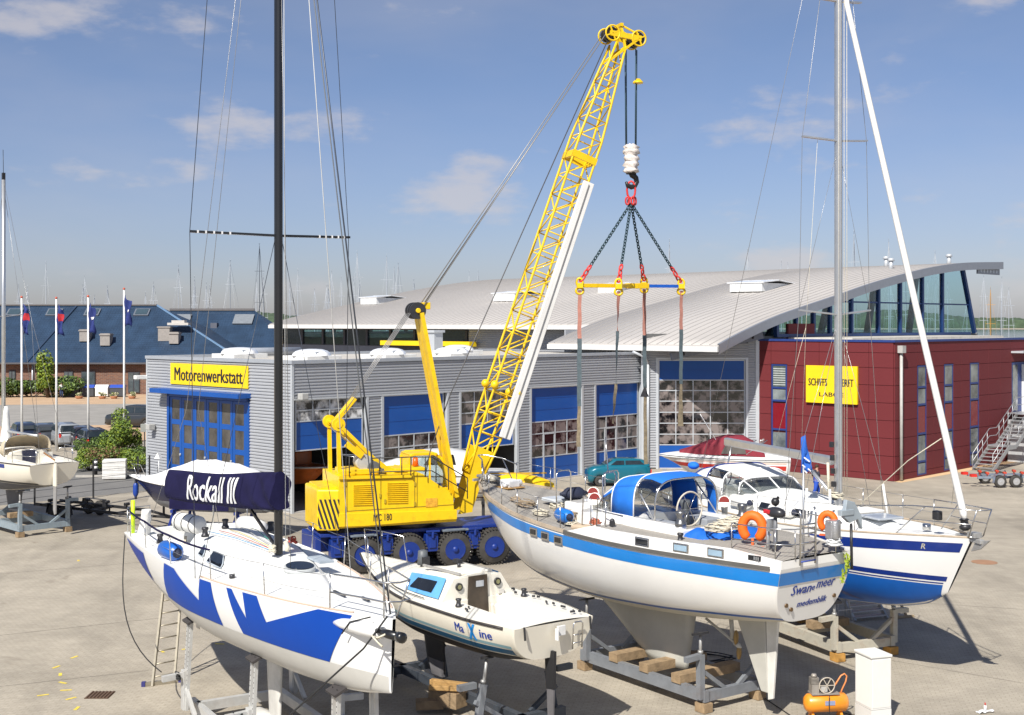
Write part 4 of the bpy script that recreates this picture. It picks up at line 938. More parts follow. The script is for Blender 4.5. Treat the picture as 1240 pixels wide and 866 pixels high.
# head
for (dx,dz,r_) in ((-.50,.02,.25),(.60,-.1,.26)):
    for dy in (-.22,.0,.22):
        c = BH+Vector((dx,dy,dz)); b = MB(); b.cyl(c+Vector((0,-.05,0)),c+Vector((0,.05,0)),r_,n=22); b.build('head_sheave', STL, crane)
    for dy in (-.33,.33):
        c = BH+Vector((dx,dy,dz)); b = MB(); b.tube([c+Vector((.29*math.cos(t_),0,.29*math.sin(t_))) for t_ in [2*math.pi*q/20 for q in range(20)]],.035,6,closed=True)
        for q in range(4): b.beam(c,c+Vector((.29*math.cos(q*math.pi/2+.4),0,.29*math.sin(q*math.pi/2+.4))),.05)
        b.build('sheave_guard', CY, crane)
b = MB(); 
for j in (-1,1): b.beam(BH+Vector((-.6,j*.3,.02)),BH+Vector((.7,j*.3,-.1)),.1,.2); b.beam(bp(BLn-1.2,1,j),BH+Vector((.62,j*.3,-.1)),.08); b.beam(bp(BLn-.5,-1,j),BH+Vector((-.1,j*.2,.38)),.08); b.beam(BH+Vector((-.1,j*.2,.38)),BH+Vector((.6,j*.3,.05)),.06)
b.beam(BH+Vector((-.1,-.3,.38)),BH+Vector((-.1,.3,.38)),.12); b.build('boom_head', CY, crane)
# fly-jib board on the right side
pt, pb = cl(713,221,.7), cl(611,531,.7); d_ = (pb-pt).normalized(); n_ = Vector((0,1,0)).cross(d_)
WB = pm('weathered_white', (.74,.73,.70), .6, var=.06, scale=1., grime=.3, gcol=(.55,.52,.47))
b = MB(); b.beam(pt,pb,.42,.16,up=(0,1,0)); gb = b.build('jib_cover', WB, crane, bevel=.02)
b = MB(); b.beam(pt+Vector((0,-.10,0))+d_*.1,pb+Vector((0,-.10,0)),.03); b.build('seam', pm('seam_dark', (.2,.2,.2), .6), gb)
# standing ropes
def rope(name, pts, r, mat, par): b = MB(); b.tube(pts, r, 5); return b.build(name, mat, par)
for dy in (-.28,.28): rope('pendant_rope',[MT+Vector((.1,dy,.25)),BH+Vector((-.52,dy*.8,.3))],.02,ROPEL,crane)
rope('pendant_rope',[MT+Vector((.1,0,.2)),BH+Vector((-.6,0,.1))],.018,ROPE,crane)
for dy in (-.3,-.1,.1,.3): rope('luffing_rope',[MT+Vector((-.38,dy,.0)),T+Vector((.3,dy,.35))],.016,ROPEL,crane)
for dy in (-.5,.5): rope('luffing_rope',[T+Vector((.0,dy,-.2)),cl(441,560,.5)+Vector((0,dy*.3,.2))],.016,ROPEL,crane)
rope('hoist_rope',[BH+Vector((-.6,-.1,-.2)),cl(545,478,1.1),cl(521,546,1.1),cl(515,575,1.1)],.022,ROPE,crane)
# hoist falls, hook block
HB = Vector(((764.3-CX)/F*48.2,48.2,0))
CI = ROOTM[crane.name].inverted()
Wl = lambda x_,y_,z_: CI @ Vector((x_,y_,z_))
zh = lambda py: HCAM+(HZ-py)/F*48.2
def wxp(px): return (px-CX)/F*48.2
for px,dy in ((756.5,-.1),(758.5,.1),(769.5,-.1),(771.5,.1)):
    rope('hoist_fall',[Wl(wxp(px),48.2+dy,zh(60)),Wl(wxp(px)+(HB.x-wxp(px))*.12,48.2+dy,zh(178))],.022,pm('hoist_blue', (.03,.07,.10), .5),crane)
b = MB(); c = Wl(wxp(772.5),48.2,zh(98)); b.cyl(c+Vector((0,0,.08)),c+Vector((0,0,-.05)),.08,.2,n=14); b.cyl(c+Vector((0,0,-.05)),c+Vector((0,0,-.1)),.2,.2,n=14); b.build('limit_weight', CY, crane)
wrap = pm('wrapped_cloth', (.68,.62,.58), .85, var=.25, scale=6, bump=.6, bscale=9)
b = MB(); rows = []; top = Wl(HB.x,48.2,zh(175)); rnd = random.Random(4)
for i in range(15):
    z_ = -i*1.12/14; rr = .27+.05*math.sin(i*2.1)+(.03 if i in (2,3) else 0)-(.10 if i in (0,14) else 0); rows.append([top+Vector((rr*(1+rnd.uniform(-.16,.16))*math.cos(2*math.pi*q/16),rr*(1+rnd.uniform(-.16,.16))*math.sin(2*math.pi*q/16),z_+rnd.uniform(-.03,.03))) for q in range(16)])
b.grid(rows,True,True); b.build('hook_block_wrap', wrap, crane)
hk = [Vector((.0,0,0)),Vector((.06,0,-.1)),Vector((.2,0,-.2)),Vector((.24,0,-.36)),Vector((.15,0,-.52)),Vector((0,0,-.56)),Vector((-.16,0,-.5)),Vector((-.22,0,-.36))]
b = MB(); b.tube([Wl(HB.x,48.2,zh(209))+h for h in hk],[.12,.13,.11,.1,.1,.1,.08,.05],8); b.cyl(Wl(HB.x,48.2,zh(205)),Wl(HB.x,48.2,zh(211)),.2); b.build('hook', pm('hook_black', (.02,.02,.02), .4), crane)
# chain sling
RED_ = pm('sling_red', (.62,.035,.03), .45, var=.1); CHN = pm('chain_steel', (.035,.07,.085), .45, .5)
cs = thing('chain_sling', 'four legged dark chain sling with red shackles under the crane hook', 'chain sling', (HB.x,48.2,zh(246)), 0)
def ring(b, c, r1, r2, rad, ax1, ax2, n=12): b.tube([c+ax1*(r1*math.cos(2*math.pi*q/n))+ax2*(r2*math.sin(2*math.pi*q/n)) for q in range(n)],rad,5,closed=True)
b = MB(); ring(b,Vector((0,0,.50)),.16,.34,.042,Vector((1,0,0)),Vector((0,0,1))); b.build('master_link', RED_, cs)
b = MB()
for k in range(4): ring(b,Vector(((-.15+.1*k),(k%2-.5)*.15,.08)),.07,.15,.035,Vector((1,.3*k,0)).normalized(),Vector((0,0,1)))
b.build('shackle', RED_, cs)
ends = [((702,342),47.2),((749,343),46.6),((780,341),50.2),((825,343),49.4)]; SE = []
for (px,py),yy in ends: SE.append(Vector(((px-CX)/F*yy, yy, HCAM+(HZ-py)/F*yy)))
base = Vector((HB.x,48.2,zh(246)))
for e_ in SE:
    A = Vector((0,0,0)); B_ = e_-base; d_ = (B_-A); L_ = d_.length-.75; d_.normalize(); s1 = d_.orthogonal().normalized(); s2_ = d_.cross(s1); nl = int(L_/.135); b = MB()
    for q in range(nl): ring(b, d_*(.1+q*.135), .055 , .095, .021, (s1 if q%2 else s2_), d_, 8)
    b.build('chain', CHN, cs)
    b = MB()
    for q,(o_,r1) in enumerate(((.68,.10),(.45,.11),(.2,.13))): ring(b, B_-d_*o_, r1*.7, r1*1.25, .035, (s1 if q%2 else s2_), d_, 10)
    b.build('shackle', RED_, cs)
# spreader
sp = thing('lifting_spreader', 'yellow and blue lifting spreader hanging level from the chains', 'spreader', tuple((SE[0]+SE[3])/2), 0)
so = (SE[0]+SE[3])/2
zdrop = Vector((0,0,-.12)); A = SE[0]-so+zdrop; D_ = SE[3]-so+zdrop; B_ = SE[1]-so+zdrop; C_ = SE[2]-so+zdrop
m_ = A.lerp(D_,.66)
b = MB(); b.beam(A,A.lerp(D_,.62),.13,.15); b.build('main_beam', CY, sp, bevel=.01)
b = MB(); b.beam(A.lerp(D_,.45),A.lerp(D_,.66),.2,.2); b.build('main_sleeve', CY, sp, bevel=.01)
b = MB(); b.beam(A.lerp(D_,.66),D_,.1,.12); b.build('blue_beam', pm('spreader_blue', (.01,.10,.50), .45), sp)
b = MB(); b.beam(B_,C_,.12,.13); b.build('cross_beam', CY, sp)
for q in (A,B_,C_,D_):
    b = MB(); ring(b,q+Vector((0,0,.12)),.12,.16,.045,Vector((1,0,0)),Vector((0,0,1))); b.box(q,(.24,.3,.18)); ring(b,q+Vector((0,0,-.2)),.14,.12,.05,Vector((1,0,0)),Vector((0,0,1))); b.build('end_shackle', CY, sp)
SL1 = pm('sling_pink', (.42,.19,.15), .85, var=.15, scale=4, grime=.4, gcol=(.2,.12,.1)); SL2 = pm('sling_sleeve', (.085,.115,.13), .8, var=.25, scale=6); SL3 = pm('sling_dirty', (.22,.18,.12), .9, var=.35, scale=6)
for i,(e_,pys,px3,lab) in enumerate(((SE[0],(410,492,541),700.5,'flat webbing sling below the left end of the yellow spreader beam'),(SE[1],(401,465,513),742,'twisted webbing sling below the near end of the yellow cross beam'),(SE[2],(406,470,562),782,'long webbing sling hanging in front of the gate downpipe'),(SE[3],(399,465,516),824,'webbing sling below the blue end of the spreader, in front of the glazed gate'))):
    t = thing('lifting_sling', lab, 'sling', tuple(e_), 0, 'slings hanging from the spreader')
    z_ = lambda py: (HZ-py)/F*e_.y+HCAM-e_.z
    xq = (px3-CX)/F*e_.y-e_.x; z0_, z1_, z2_, z3_ = -.3, z_(pys[0]), z_(pys[1]), z_(pys[2])
    tw = .0 if i != 1 else .8
    def strap(b, za, zb, x0, x1, wd, n=8, th=.03):
        rows = []
        for q in range(n+1):
            f = q/n; z__ = za+(zb-za)*f; x_ = x0+(x1-x0)*f+.01*math.sin(q*1.7); a_ = tw*f*2+.15*i; w_ = wd[0]+(wd[1]-wd[0])*f; c_, s_ = math.cos(a_)*w_/2, math.sin(a_)*w_/2
            rows.append([(x_-c_,-s_-th,z__),(x_+c_,s_-th,z__),(x_+c_,s_+th,z__),(x_-c_,-s_+th,z__)])
        b.grid(rows,False,True); b.add(rows[-1],[(0,1,2,3)]); b.add(rows[0],[(0,1,2,3)])
    b = MB(); strap(b,z0_,z1_,0,xq*.2,(.13,.15)); b.build('webbing', SL1, t)
    b = MB(); strap(b,z1_,z2_,xq*.2,xq*.45,(.17,.15) if i != 1 else (.12,.1)); b.build('sleeve', SL2, t)
    b = MB(); strap(b,z2_,z3_,xq*.45,xq,(.12,.16) if i in (0,2) else (.10,.26)); b.build('loop', SL3, t)
    if i == 2: b = MB(); b.prism([(xq*.4-.18,-.05,z2_-.35),(xq*.4+.16,-.05,z2_-.35),(xq*.4,-.05,z2_+.1)],(0,.1,0)); b.build('tag_cover', STL, t)
# ================================================================= BOATS ON THE HARD
GEL = pm('gelcoat_white', (.80,.80,.78), .22, var=.02, scale=.6, coat=.4, grime=.12, gcol=(.62,.6,.54))
GELC = pm('gelcoat_cream', (.78,.735,.62), .24, var=.03, scale=.6, coat=.4, grime=.18, gcol=(.6,.55,.42))
DECK = pm('deck_white', (.80,.80,.77), .6, var=.03, scale=2, grime=.25, gcol=(.55,.52,.45), bump=.08, bscale=60)
DECKC = pm('deck_cream', (.80,.765,.67), .55, var=.04, scale=2, grime=.3, gcol=(.5,.46,.37), bump=.08, bscale=60)
INOX = pm('stainless', (.60,.59,.57), .22, .95, var=.1, scale=9)
ALU = pm('mast_alu', (.58,.59,.60), .35, .75, var=.08, scale=4)
BLKP = pm('black_plastic', (.02,.02,.022), .4)
WIN = pm('smoked_acrylic', (.012,.014,.018), .06, var=.3, spec=.8)
NAVY = pm('navy_canvas', (.012,.011,.045), .95, var=.2, scale=2, bump=1.0, bscale=3.5, spec=.15)
WOODB = pm('timber_block', (.30,.21,.12), .85, var=.3, scale=5, grime=.5, gcol=(.16,.12,.08), bump=.5, bscale=20)
WOODF = pm('fresh_timber', (.42,.25,.09), .75, var=.25, scale=5, bump=.3)
CRAD = pm('cradle_paint', (.22,.235,.255), .55, .2, var=.15, scale=2.5, grime=.45, gcol=(.16,.10,.07), bump=.1)
CRADD = pm('cradle_dark', (.055,.065,.08), .55, .2, var=.2, scale=2.5, grime=.3, gcol=(.12,.09,.07))
GALV = pm('galvanised_post', (.42,.42,.41), .5, .5, var=.2, scale=5, grime=.5, gcol=(.25,.17,.1))
HOLE = pm('hole_dark', (.02,.02,.02), .9)
CORD = pm('dark_cord', (.02,.02,.02), .7)
LINE_ = pm('rope_cream', (.62,.57,.45), .9, var=.25, scale=30)
FENB = pm('fender_blue', (.01,.11,.46), .35, var=.1, coat=.3)
FENN = pm('fender_navy', (.015,.02,.045), .7)
ORG = pm('life_orange', (.86,.15,.01), .6, var=.08, scale=4, bump=.3, bscale=10)
RIGW = pm('rigging_wire', (.34,.34,.34), .35, .7); RIGD = pm('dark_rigging', (.07,.08,.10), .4, .5)
def wire(parent, name, pts, r=.008, mat=None, n=4): b = MB(); b.tube(pts, r, n); return b.build(name, mat or RIGW, parent)
def tubeo(parent, name, pts, r=.016, mat=None, n=7): b = MB(); b.tube(pts, r, n); return b.build(name, mat or INOX, parent)
def sag(a, c, s, n=8):
    a = Vector(a); c = Vector(c); return [a.lerp(c, i/n)-Vector((0,0,s*4*(i/n)*(1-i/n))) for i in range(n+1)]
def winch(parent, c, s=1., m=None):
    c = Vector(c); b = MB(); b.lathe(c,(0,0,1),[(0,.10*s),(.05*s,.10*s),(.07*s,.075*s),(.16*s,.065*s),(.20*s,.09*s),(.24*s,.085*s),(.25*s,.04*s)],14); return b.build('winch', m or STL, parent)
def fender(parent_none, label, p, d, L=.7, r=.14, mat=None, grp=None, name='fender'):
    d = Vector(d).normalized(); t = thing(name, label, 'fender', tuple(p), 0, grp); b = MB()
    b.lathe(d*(-L/2),d,[(-.02,.03),(0,.04),(.06,r*.75),(.14,r),(L-.14,r),(L-.06,r*.75),(L,.04),(L+.02,.03)],14); b.build('body', mat or FENB, t)
    for s_ in (-1,1): b = MB(); b.lathe(d*(s_*L/2),d*s_,[(-.08,r*.7),(0,r*.45),(.05,.05),(.09,.04)],10); b.build('end_cap', FENN, t)
    return t
def coil(b, c, r, turns, rad, seed, flat=.5, spread=.6):
    rd = random.Random(seed); pts = []
    for i in range(turns*10):
        a = i/10*2*math.pi; q = r*(1+rd.uniform(-.25,.25)); pts.append(Vector(c)+Vector((q*math.cos(a)*(1+spread*.2*math.sin(i*.13)),q*math.sin(a)*flat,rad+.05*rd.random()+.02*(i/10))))
    b.tube(pts, rad, 5)
def foil(b, u0, u1, ztop, zbot, lt0, lt1, lb0, lb1, th, side_n=9):
    """fin: leading/trailing x at the top and bottom"""
    rows = []
    for i in range(9):
        f = i/8; z = ztop+(zbot-ztop)*f; xt = lt0+(lb0-lt0)*f; xl = lt1+(lb1-lt1)*f; row = []
        for k in range(side_n+1):
            t = k/side_n; row.append((xl+(xt-xl)*t, th*(1-.3*f)*1.48*(math.sqrt(t)*1-t*.42-t*t*.58)*1.2, z))
        for k in range(side_n-1, 0, -1):
            t = k/side_n; row.append((xl+(xt-xl)*t, -th*(1-.3*f)*1.48*(math.sqrt(t)-t*.42-t*t*.58)*1.2, z))
        rows.append(row)
    b.grid(rows, True, True); b.add(rows[-1], [tuple(range(len(rows[-1])))]); return b
def lp_(root):
    inv = ROOTM[root.name].inverted()
    return lambda px, py, z: inv @ G(px, py, z)
def trunk(b, xs, ws, z0s, z1s, inset=.12, n=7, nose=True):
    """coachroof: stations xs with half widths, base and roof heights; sides lean in, top cambered"""
    rows = []
    for x, w_, z0, z1 in zip(xs, ws, z0s, z1s):
        row = [(x,-w_,z0)]; 
        for k in range(n+1):
            t = -1+2*k/n; yy = t*(w_-inset*min(1,(z1-z0)/.25)); row.append((x, yy, z1-(.09*w_)*(t*t)-(.0)))
        row.append((x,w_,z0)); rows.append(row)
    b.grid(rows, False); b.add(rows[0], [tuple(range(len(rows[0])))]); b.add(rows[-1], [tuple(range(len(rows[-1])))]); return b
def post_pad(root, base, top, mat=None, w_=.14, pad=.28, inner=None):
    base = Vector(base); top = Vector(top); b = MB(); mid = base.lerp(top,.68); b.beam(base,mid,w_); p_ = b.build('post', mat or CRAD, root)
    b = MB(); b.cyl(mid-Vector((0,0,.05)),top,.035,n=8); b.lathe(mid+Vector((0,0,.03)),(0,0,1),[(0,.06),(.06,.06)],8); b.build('screw_jack', GALV, root)
    b = MB(); b.box(top,(pad,pad,.05),Matrix.Rotation(.25,3,'Y')); b.build('pad', STL, root); return p_
# ------------------------------------------------ ROCKALL III (racing yacht, bow towards us)
RKZ = math.atan2(-.856,.517); RKO = (-8.28,31.5,0)
rk = thing('racing_yacht', 'white racing yacht with blue zigzag hull graphics and a black mast, nearest left', 'sailboat', RKO, RKZ)
H1 = Hull(12.2, [(0,1.42),(.2,1.60),(.4,1.66),(.55,1.50),(.7,1.20),(.82,.86),(.92,.46),(1,.03)],
          [(0,3.50),(.4,3.50),(.75,3.56),(1,3.66)], [(0,2.86),(.12,2.46),(.3,2.12),(.5,1.98),(.7,1.98),(.88,2.10),(1,2.38)], .10, .35, a=.55, c=1.05, wb=.3, ab=.85)
H1.shell(150,44).build('hull', GEL, rk)
H1.deck(.05, .012, wells=[(.25,3.3,.85,.32)]).build('deck', DECK, rk)
LG = pm('hull_grey_bottom', (.55,.54,.50), .35, var=.04)
near = -1
RBL = pm('racing_blue', (.001,.055,.36), .5, var=.03, spec=.25); RBL2 = pm('racing_blue_faded', (.015,.045,.29), .5, var=.04, spec=.25)
waz = lambda u: 2.655+max(0,.33-u)**1.3*1.9
for sd in (-1,1): H1.band(sd, waz, lambda u: H1.K(u)+.002, .0, .995, 60, 8, .004).build('antifouling', LG, rk)
polys = [([(.03,3.42),(.20,3.39),(.232,2.79),(.155,2.93),(.065,3.18)],RBL2), ([(.358,3.48),(.417,3.485),(.517,3.03),(.529,3.49),(.571,3.50),(.588,2.67),(.496,2.67),(.33,2.67)],RBL),
         ([(.625,3.51),(.642,3.515),(.679,3.03),(.6751,3.52),(.717,3.53),(.738,3.08),(.867,3.585),(.933,3.60),(.879,2.665),(.654,2.67)],RBL)]
for pts, m_ in polys:
    for sd in (-1,1): H1.poly(pts, sd, .012, kz=20).build('hull_graphic', m_, rk)
sandm = pm('deck_edge_sand', (.55,.42,.33), .8)
for sd in (-1,1): b = MB(); b.tube(H1.rail(0,.012,sd,.52,.93,30,.05),.018,5); b.build('toe_rail', sandm, rk)
# coachroof
b = MB(); xs = [3.3,4.0,5.0,6.0,7.0,8.0,8.9,9.8]; ws = [.92,1.0,1.06,1.02,.88,.66,.42,.15]; z0 = [3.48]*8; z1 = [3.93,3.97,3.97,3.93,3.86,3.77,3.68,3.60]
trunk(b, xs, ws, z0, z1, .28); b.build('coachroof', DECK, rk)
b = MB(); b.bbox(3.22,3.32,-.3,.3,3.25,3.85); b.build('companionway', BLKP, rk)
for (x0,x1,zz0,zz1) in ((4.45,4.85,3.62,3.82),(5.2,6.05,3.58,3.80)):
    for sd in (-1,1):
        yb = lambda x: np.interp(x,xs,ws); q = lambda x,z: (x, sd*(yb(x)-.28*(z-3.48)/.42+.012), z)
        b = MB(); b.prism([q(x0,zz0),q(x1,zz0),q(x1-.02,zz0+.08),q(x1-.22,zz1),q(x0+.05,zz1)],(0,sd*.015,0)); b.build('cabin_window', WIN, rk)
        b = MB(); b.tube([Vector(q(x,z))+Vector((0,sd*.012,0)) for x,z in ((x0,zz0),(x1,zz0),(x1-.02,zz0+.08),(x1-.22,zz1),(x0+.05,zz1))],.014,5,closed=True); b.build('window_trim', pm('trim_grey', (.4,.45,.5), .4), rk)
b = MB(); b.cyl((7.95,0,3.74),(7.959,0,3.84),.31,n=28); b.build('hatch_rim', pm('rim_grey', (.5,.52,.52), .4), rk); b = MB(); b.cyl((7.959,0,3.84),(7.961,0,3.858),.275,n=28); b.build('hatch', WIN, rk)
# mast + spreaders + boom cover
MX = 6.78; MAST = pm('carbon_mast', (.012,.012,.013), .3, var=.1, coat=.3)
b = MB(); rows = []
for i in range(13):
    z = 3.9+i*1.55; rows.append([(MX+.11*math.cos(t_)-.0*i,.085*math.sin(t_),z) for t_ in [2*math.pi*q/16 for q in range(16)]])
b.grid(rows,True,True); b.build('mast', MAST, rk)
b = MB(); b.box((MX-.13,0,13),(.02,.03,18.5)); b.build('mast_track', pm('track_orange', (.45,.22,.08), .6), rk)
zs = HCAM+(HZ-286)/F*25.8
sp_ends = []
for sd in (-1,1):
    e_ = Vector((MX-.38, sd*1.72, zs+.05)); b = MB(); b.beam((MX,0,zs),e_,.13,.045); b.build('spreader', MAST, rk); sp_ends.append(e_)
    for q in range(5): b = MB(); c = Vector((MX,0,zs)).lerp(e_,.56+q*.09); b.box(c,(.14,.035,.055)); b.build('spreader_mark', pm('mark_white', (.8,.8,.8), .5), rk)
for k,zz_ in enumerate((15.6,20.4)):
    for sd in (-1,1): b = MB(); b.beam((MX,0,zz_),(MX-.3,sd*(1.35-.3*k),zz_+.05),.11,.04); b.build('spreader', MAST, rk)
for sd in (-1,1):
    e_ = sp_ends[(sd+1)//2]; wire(rk,'shroud',[(MX-.35,sd*1.62,3.5),e_,(MX-.3,sd*1.35,15.65),(MX-.3,sd*1.05,20.45),(MX,0,22)],.008,RIGD); wire(rk,'shroud',[(MX-.3,sd*1.55,3.5),(MX,sd*.08,zs-.1)],.007,RIGD)
wire(rk,'forestay',[(12.05,0,3.7),(MX+.1,0,21.5)],.016,RIGD,6); wire(rk,'forestay',[(11.9,.0,3.7),(MX+.1,0,21)],.012,pm('furled_dark', (.12,.13,.14), .6),6)
for sd in (-1,1): wire(rk,'backstay',[(.2,sd*.9,3.5),(.9,sd*.15,6.5),(MX-.1,0,22.3)],.007)
wire(rk,'halyard',[(MX+.14,.1,4.1),(MX+.1,.06,22)],.008,pm('halyard_white', (.6,.6,.58), .8)); wire(rk,'halyard',[(MX+1.6,.9,3.6),(MX+.1,.1,22)],.009,pm('halyard_white', (.6,.6,.58), .8))
wire(rk,'halyard',[(MX+1.2,-.2,3.75),(MX+.1,-.05,20)],.006,RIGW)
# boom under its cover, swung off the centreline
B0 = Vector((MX+.14,0,5.20)); BD = Vector((-.985,-.12,-.075)).normalized(); BS = Vector((-BD.y,BD.x,0)).normalized()*-1; BLg = 5.6
def cov(f, a):
    """cover section at share f of the boom: hangs from the sail bundle"""
    hgt = .39-.05*f+.01*math.sin(f*9); wd = .20-.06*f+.012*math.sin(f*21+1)
    if f < .40: wd *= 1+.24*math.sin(a*4+f*48)*(1-f/.40)
    wd *= 1+.05*math.sin(a*3+f*17)+.03*math.sin(a*7-f*31)
    c = B0+BD*(BLg*f)+Vector((0,0,-.06*math.sin(f*math.pi)))
    return c+BS*(wd*math.copysign(abs(math.cos(a))**.7,math.cos(a))*(1-.30*math.sin(a)))+Vector((0,0,hgt*math.copysign(abs(math.sin(a))**.8,math.sin(a))))
b = MB(); b.grid([[cov(i/100,2*math.pi*k/40) for k in range(40)] for i in range(101)],True,True); b.add([cov(1,2*math.pi*k/40) for k in range(40)],[tuple(range(40))]); b.add([cov(0,2*math.pi*k/40) for k in range(40)],[tuple(range(40))])
cover = b.build('sail_cover', NAVY, rk)
sgn = -1 if (ROOTM[rk.name].to_3x3() @ BS).y > 0 else 1
v_, f_ = text_mesh('Rockall III', 1., .02, .0, cut=12); xs_ = [p[0] for p in v_]; ys_ = [p[1] for p in v_]
b = MB(); vs_ = []
TW, TH = 2.35, .50
def covside(f, dz):
    # surface point on the near side of the cover, height dz above its axis
    hgt = .39-.05*f+.01*math.sin(f*9); s_ = max(-.97,min(.97,dz/hgt)); a = math.asin(math.copysign(abs(s_)**1.25,s_)); 
    if sgn < 0: a = math.pi-a
    return cov(f, a)
for p_ in v_:
    fx = (p_[0]-min(xs_))/(max(xs_)-min(xs_)); fy = (p_[1]-(min(ys_)+max(ys_))/2)/(max(ys_)-min(ys_)); f = .63-(fx)*TW/BLg; f = .765-fx*.47
    vs_.append(covside(f, fy*.56+.01)+BS*(sgn*.02)+BS*(sgn*p_[2]*3))
b.add(vs_, f_); b.build('cover_lettering', pm('cover_white', (.74,.74,.74), .8), rk, recalc=False)
b = MB(); b.cyl(B0+Vector((.0,0,-.42)),B0+BD*1.3+Vector((0,0,-.36)),.05); b.beam((MX-.1,0,4.0),B0+BD*1.5+Vector((0,0,-.35)),.05); b.build('boom_vang', MAST, rk)
# lifelines, stanchions, pulpits
for sd in (-1,1):
    prev = None
    for u in (.03,.2,.38,.56,.73,.88):
        p_ = Vector((H1.x(u,0),sd*(H1.B(u)-.06),H1.D(u))); q_ = p_+Vector((0,sd*.03,.60))
        if u in (.2,.38,.56,.73): tubeo(rk,'stanchion',[p_,q_],.013)
        if prev is not None:
            m_ = NAVY if u <= .56 and sd == -1 else RIGW
            wire(rk,'lifeline',sag(prev,q_,.03,4),.022 if m_ is NAVY else .006,m_,6)
            wire(rk,'lifeline',sag(prev-Vector((0,0,.3)),q_-Vector((0,0,.3)),.03,4),.005)
        prev = q_
    tubeo(rk,'pushpit',[(.75,sd*1.45,3.5),(.7,sd*1.45,4.1),(.1,sd*1.36,4.1),(.02,sd*.8,4.1),(.02,sd*.8,3.5)],.016); tubeo(rk,'pushpit',[(.1,sd*1.36,3.5),(.1,sd*1.36,4.1)],.016)
ub = .90
pl = Vector((H1.x(.885,0),-(H1.B(.885)-.05),H1.D(.885))); pr = Vector((pl.x,-pl.y,pl.z)); nose = Vector((12.35,0,4.32))
for dz in (.62,.30):
    pts = [pl+Vector((0,0,dz)), Vector((11.7,-.36,3.66+dz)), Vector((12.3,-.24,3.68+dz)), Vector((12.42,0,3.68+dz)), Vector((12.3,.24,3.68+dz)), Vector((11.7,.36,3.66+dz)), pr+Vector((0,0,dz))]
    tubeo(rk,'pulpit',pts,.016)
for p_ in (pl,pr): tubeo(rk,'pulpit_leg',[p_,p_+Vector((0,0,.62))],.016)
for sd in (-1,1): tubeo(rk,'pulpit_leg',[(12.05,sd*.12,3.66),(12.3,sd*.24,4.3)],.016)
# bowsprit pole lying over the stem on our side
b = MB(); b.tube([(10.75,-.56,3.40),(11.15,-.46,3.42),(11.7,-.34,3.44),(12.25,-.24,3.46)],[.02,.10,.13,.10],14); b.build('sprit_fairing', GEL, rk)
b = MB(); b.cyl((12.1,-.29,3.47),(12.78,-.20,3.50),.075,n=14); b.lathe((12.78,-.20,3.50),(1,.1,.05),[(0,.09),(.12,.09),(.14,.04)],12); b.build('bowsprit', MAST, rk)
b = MB(); b.tube([(11.35,-.58,3.3),(11.5,-.50,3.52),(11.9,-.3,3.66)],.014,5); b.build('lashing', CORD, rk); b = MB(); b.tube([(12.5,-.3,3.5),(12.3,-.35,3.4),(12.2,-.4,3.42),(12.5,-.36,3.3)],.02,5); b.build('lashing', LINE_, rk)
wire(rk,'mooring_line',[(12.35,-.2,3.75),(12.1,-.52,3.2),(10.5,-1.6,1.5),(9.5,-2.6,.15)],.017,CORD,5)
wire(rk,'mooring_line',[(.1+3.9*t_,-1.42-.35*math.sin(t_*3.14)-.2*t_,3.45-2.4*t_-1.1*t_*(1-t_)*1.6) for t_ in [q/12 for q in range(13)]],.014,CORD,5)
# deck gear
for c in ((4.3,-.75,3.95),(4.3,.75,3.95),(2.1,-1.12,3.52),(2.1,1.12,3.52),(3.4,.0,3.95)): winch(rk,c,.85)
for k in range(5):
    col = [(.02,.25,.5),(.5,.08,.05),(.6,.45,.08),(.35,.35,.35),(.05,.3,.2)][k]; b = MB(); yy = -.5+k*.22
    b.tube([(MX-.1,yy*.3,3.97),(5.2,yy*.7,4.01),(4.5,yy,4.02),(3.9,yy*1.1,3.99)],.008,5); b.build('halyard_tail', pm('cord_%s' % ['blue','red','gold','grey','green'][k], col, .9), rk)
b = MB(); coil(b,(MX+.18,-.2,3.95),.10,6,.016,3); b.tube([(MX+.12,.1,4.15),(MX+.2,.12,4.05),(MX+.22,.1,3.97)],.05,6); b.build('rope_bundle', LINE_, rk)
b = MB(); coil(b,(MX-.5,.5,3.97),.14,5,.014,5); b.build('rope_bundle', pm('cord_red', (.5,.08,.05), .9), rk)
b = MB(); b.box((9.9,0,3.66),(.5,.04,.03)); b.build('deck_block', STL, rk)
b = MB(); b.box((10.6,.2,3.67),(.3,.05,.03)); b.build('deck_block', STL, rk)
b = MB(); b.cyl((7.0,-1.05,3.55),(7.0,-1.05,3.62),.06,n=8); b.build('deck_block', STL, rk)
b = MB(); b.bbox(MX+.3,MX+1.0,.5,.8,3.80,3.84); b.build('deck_pad', pm('pad_grey', (.35,.40,.45), .7), rk)
foil(MB(),0,0,2.3,.25,6.0,7.05,6.25,6.9,.10).build('keel', pm('keel_white', (.60,.585,.54), .45, grime=.2), rk)
foil(MB(),0,0,2.95,1.25,1.1,1.65,1.2,1.5,.04).build('rudder', pm('keel_white', (.60,.585,.54), .45, grime=.2), rk)
b = MB(); b.lathe((5.3,0,.30),(1,0,0),[(0,.02),(.3,.16),(1.0,.22),(1.8,.16),(2.3,.02)],14); b.build('keel_bulb', pm('keel_white', (.60,.585,.54), .45), rk)
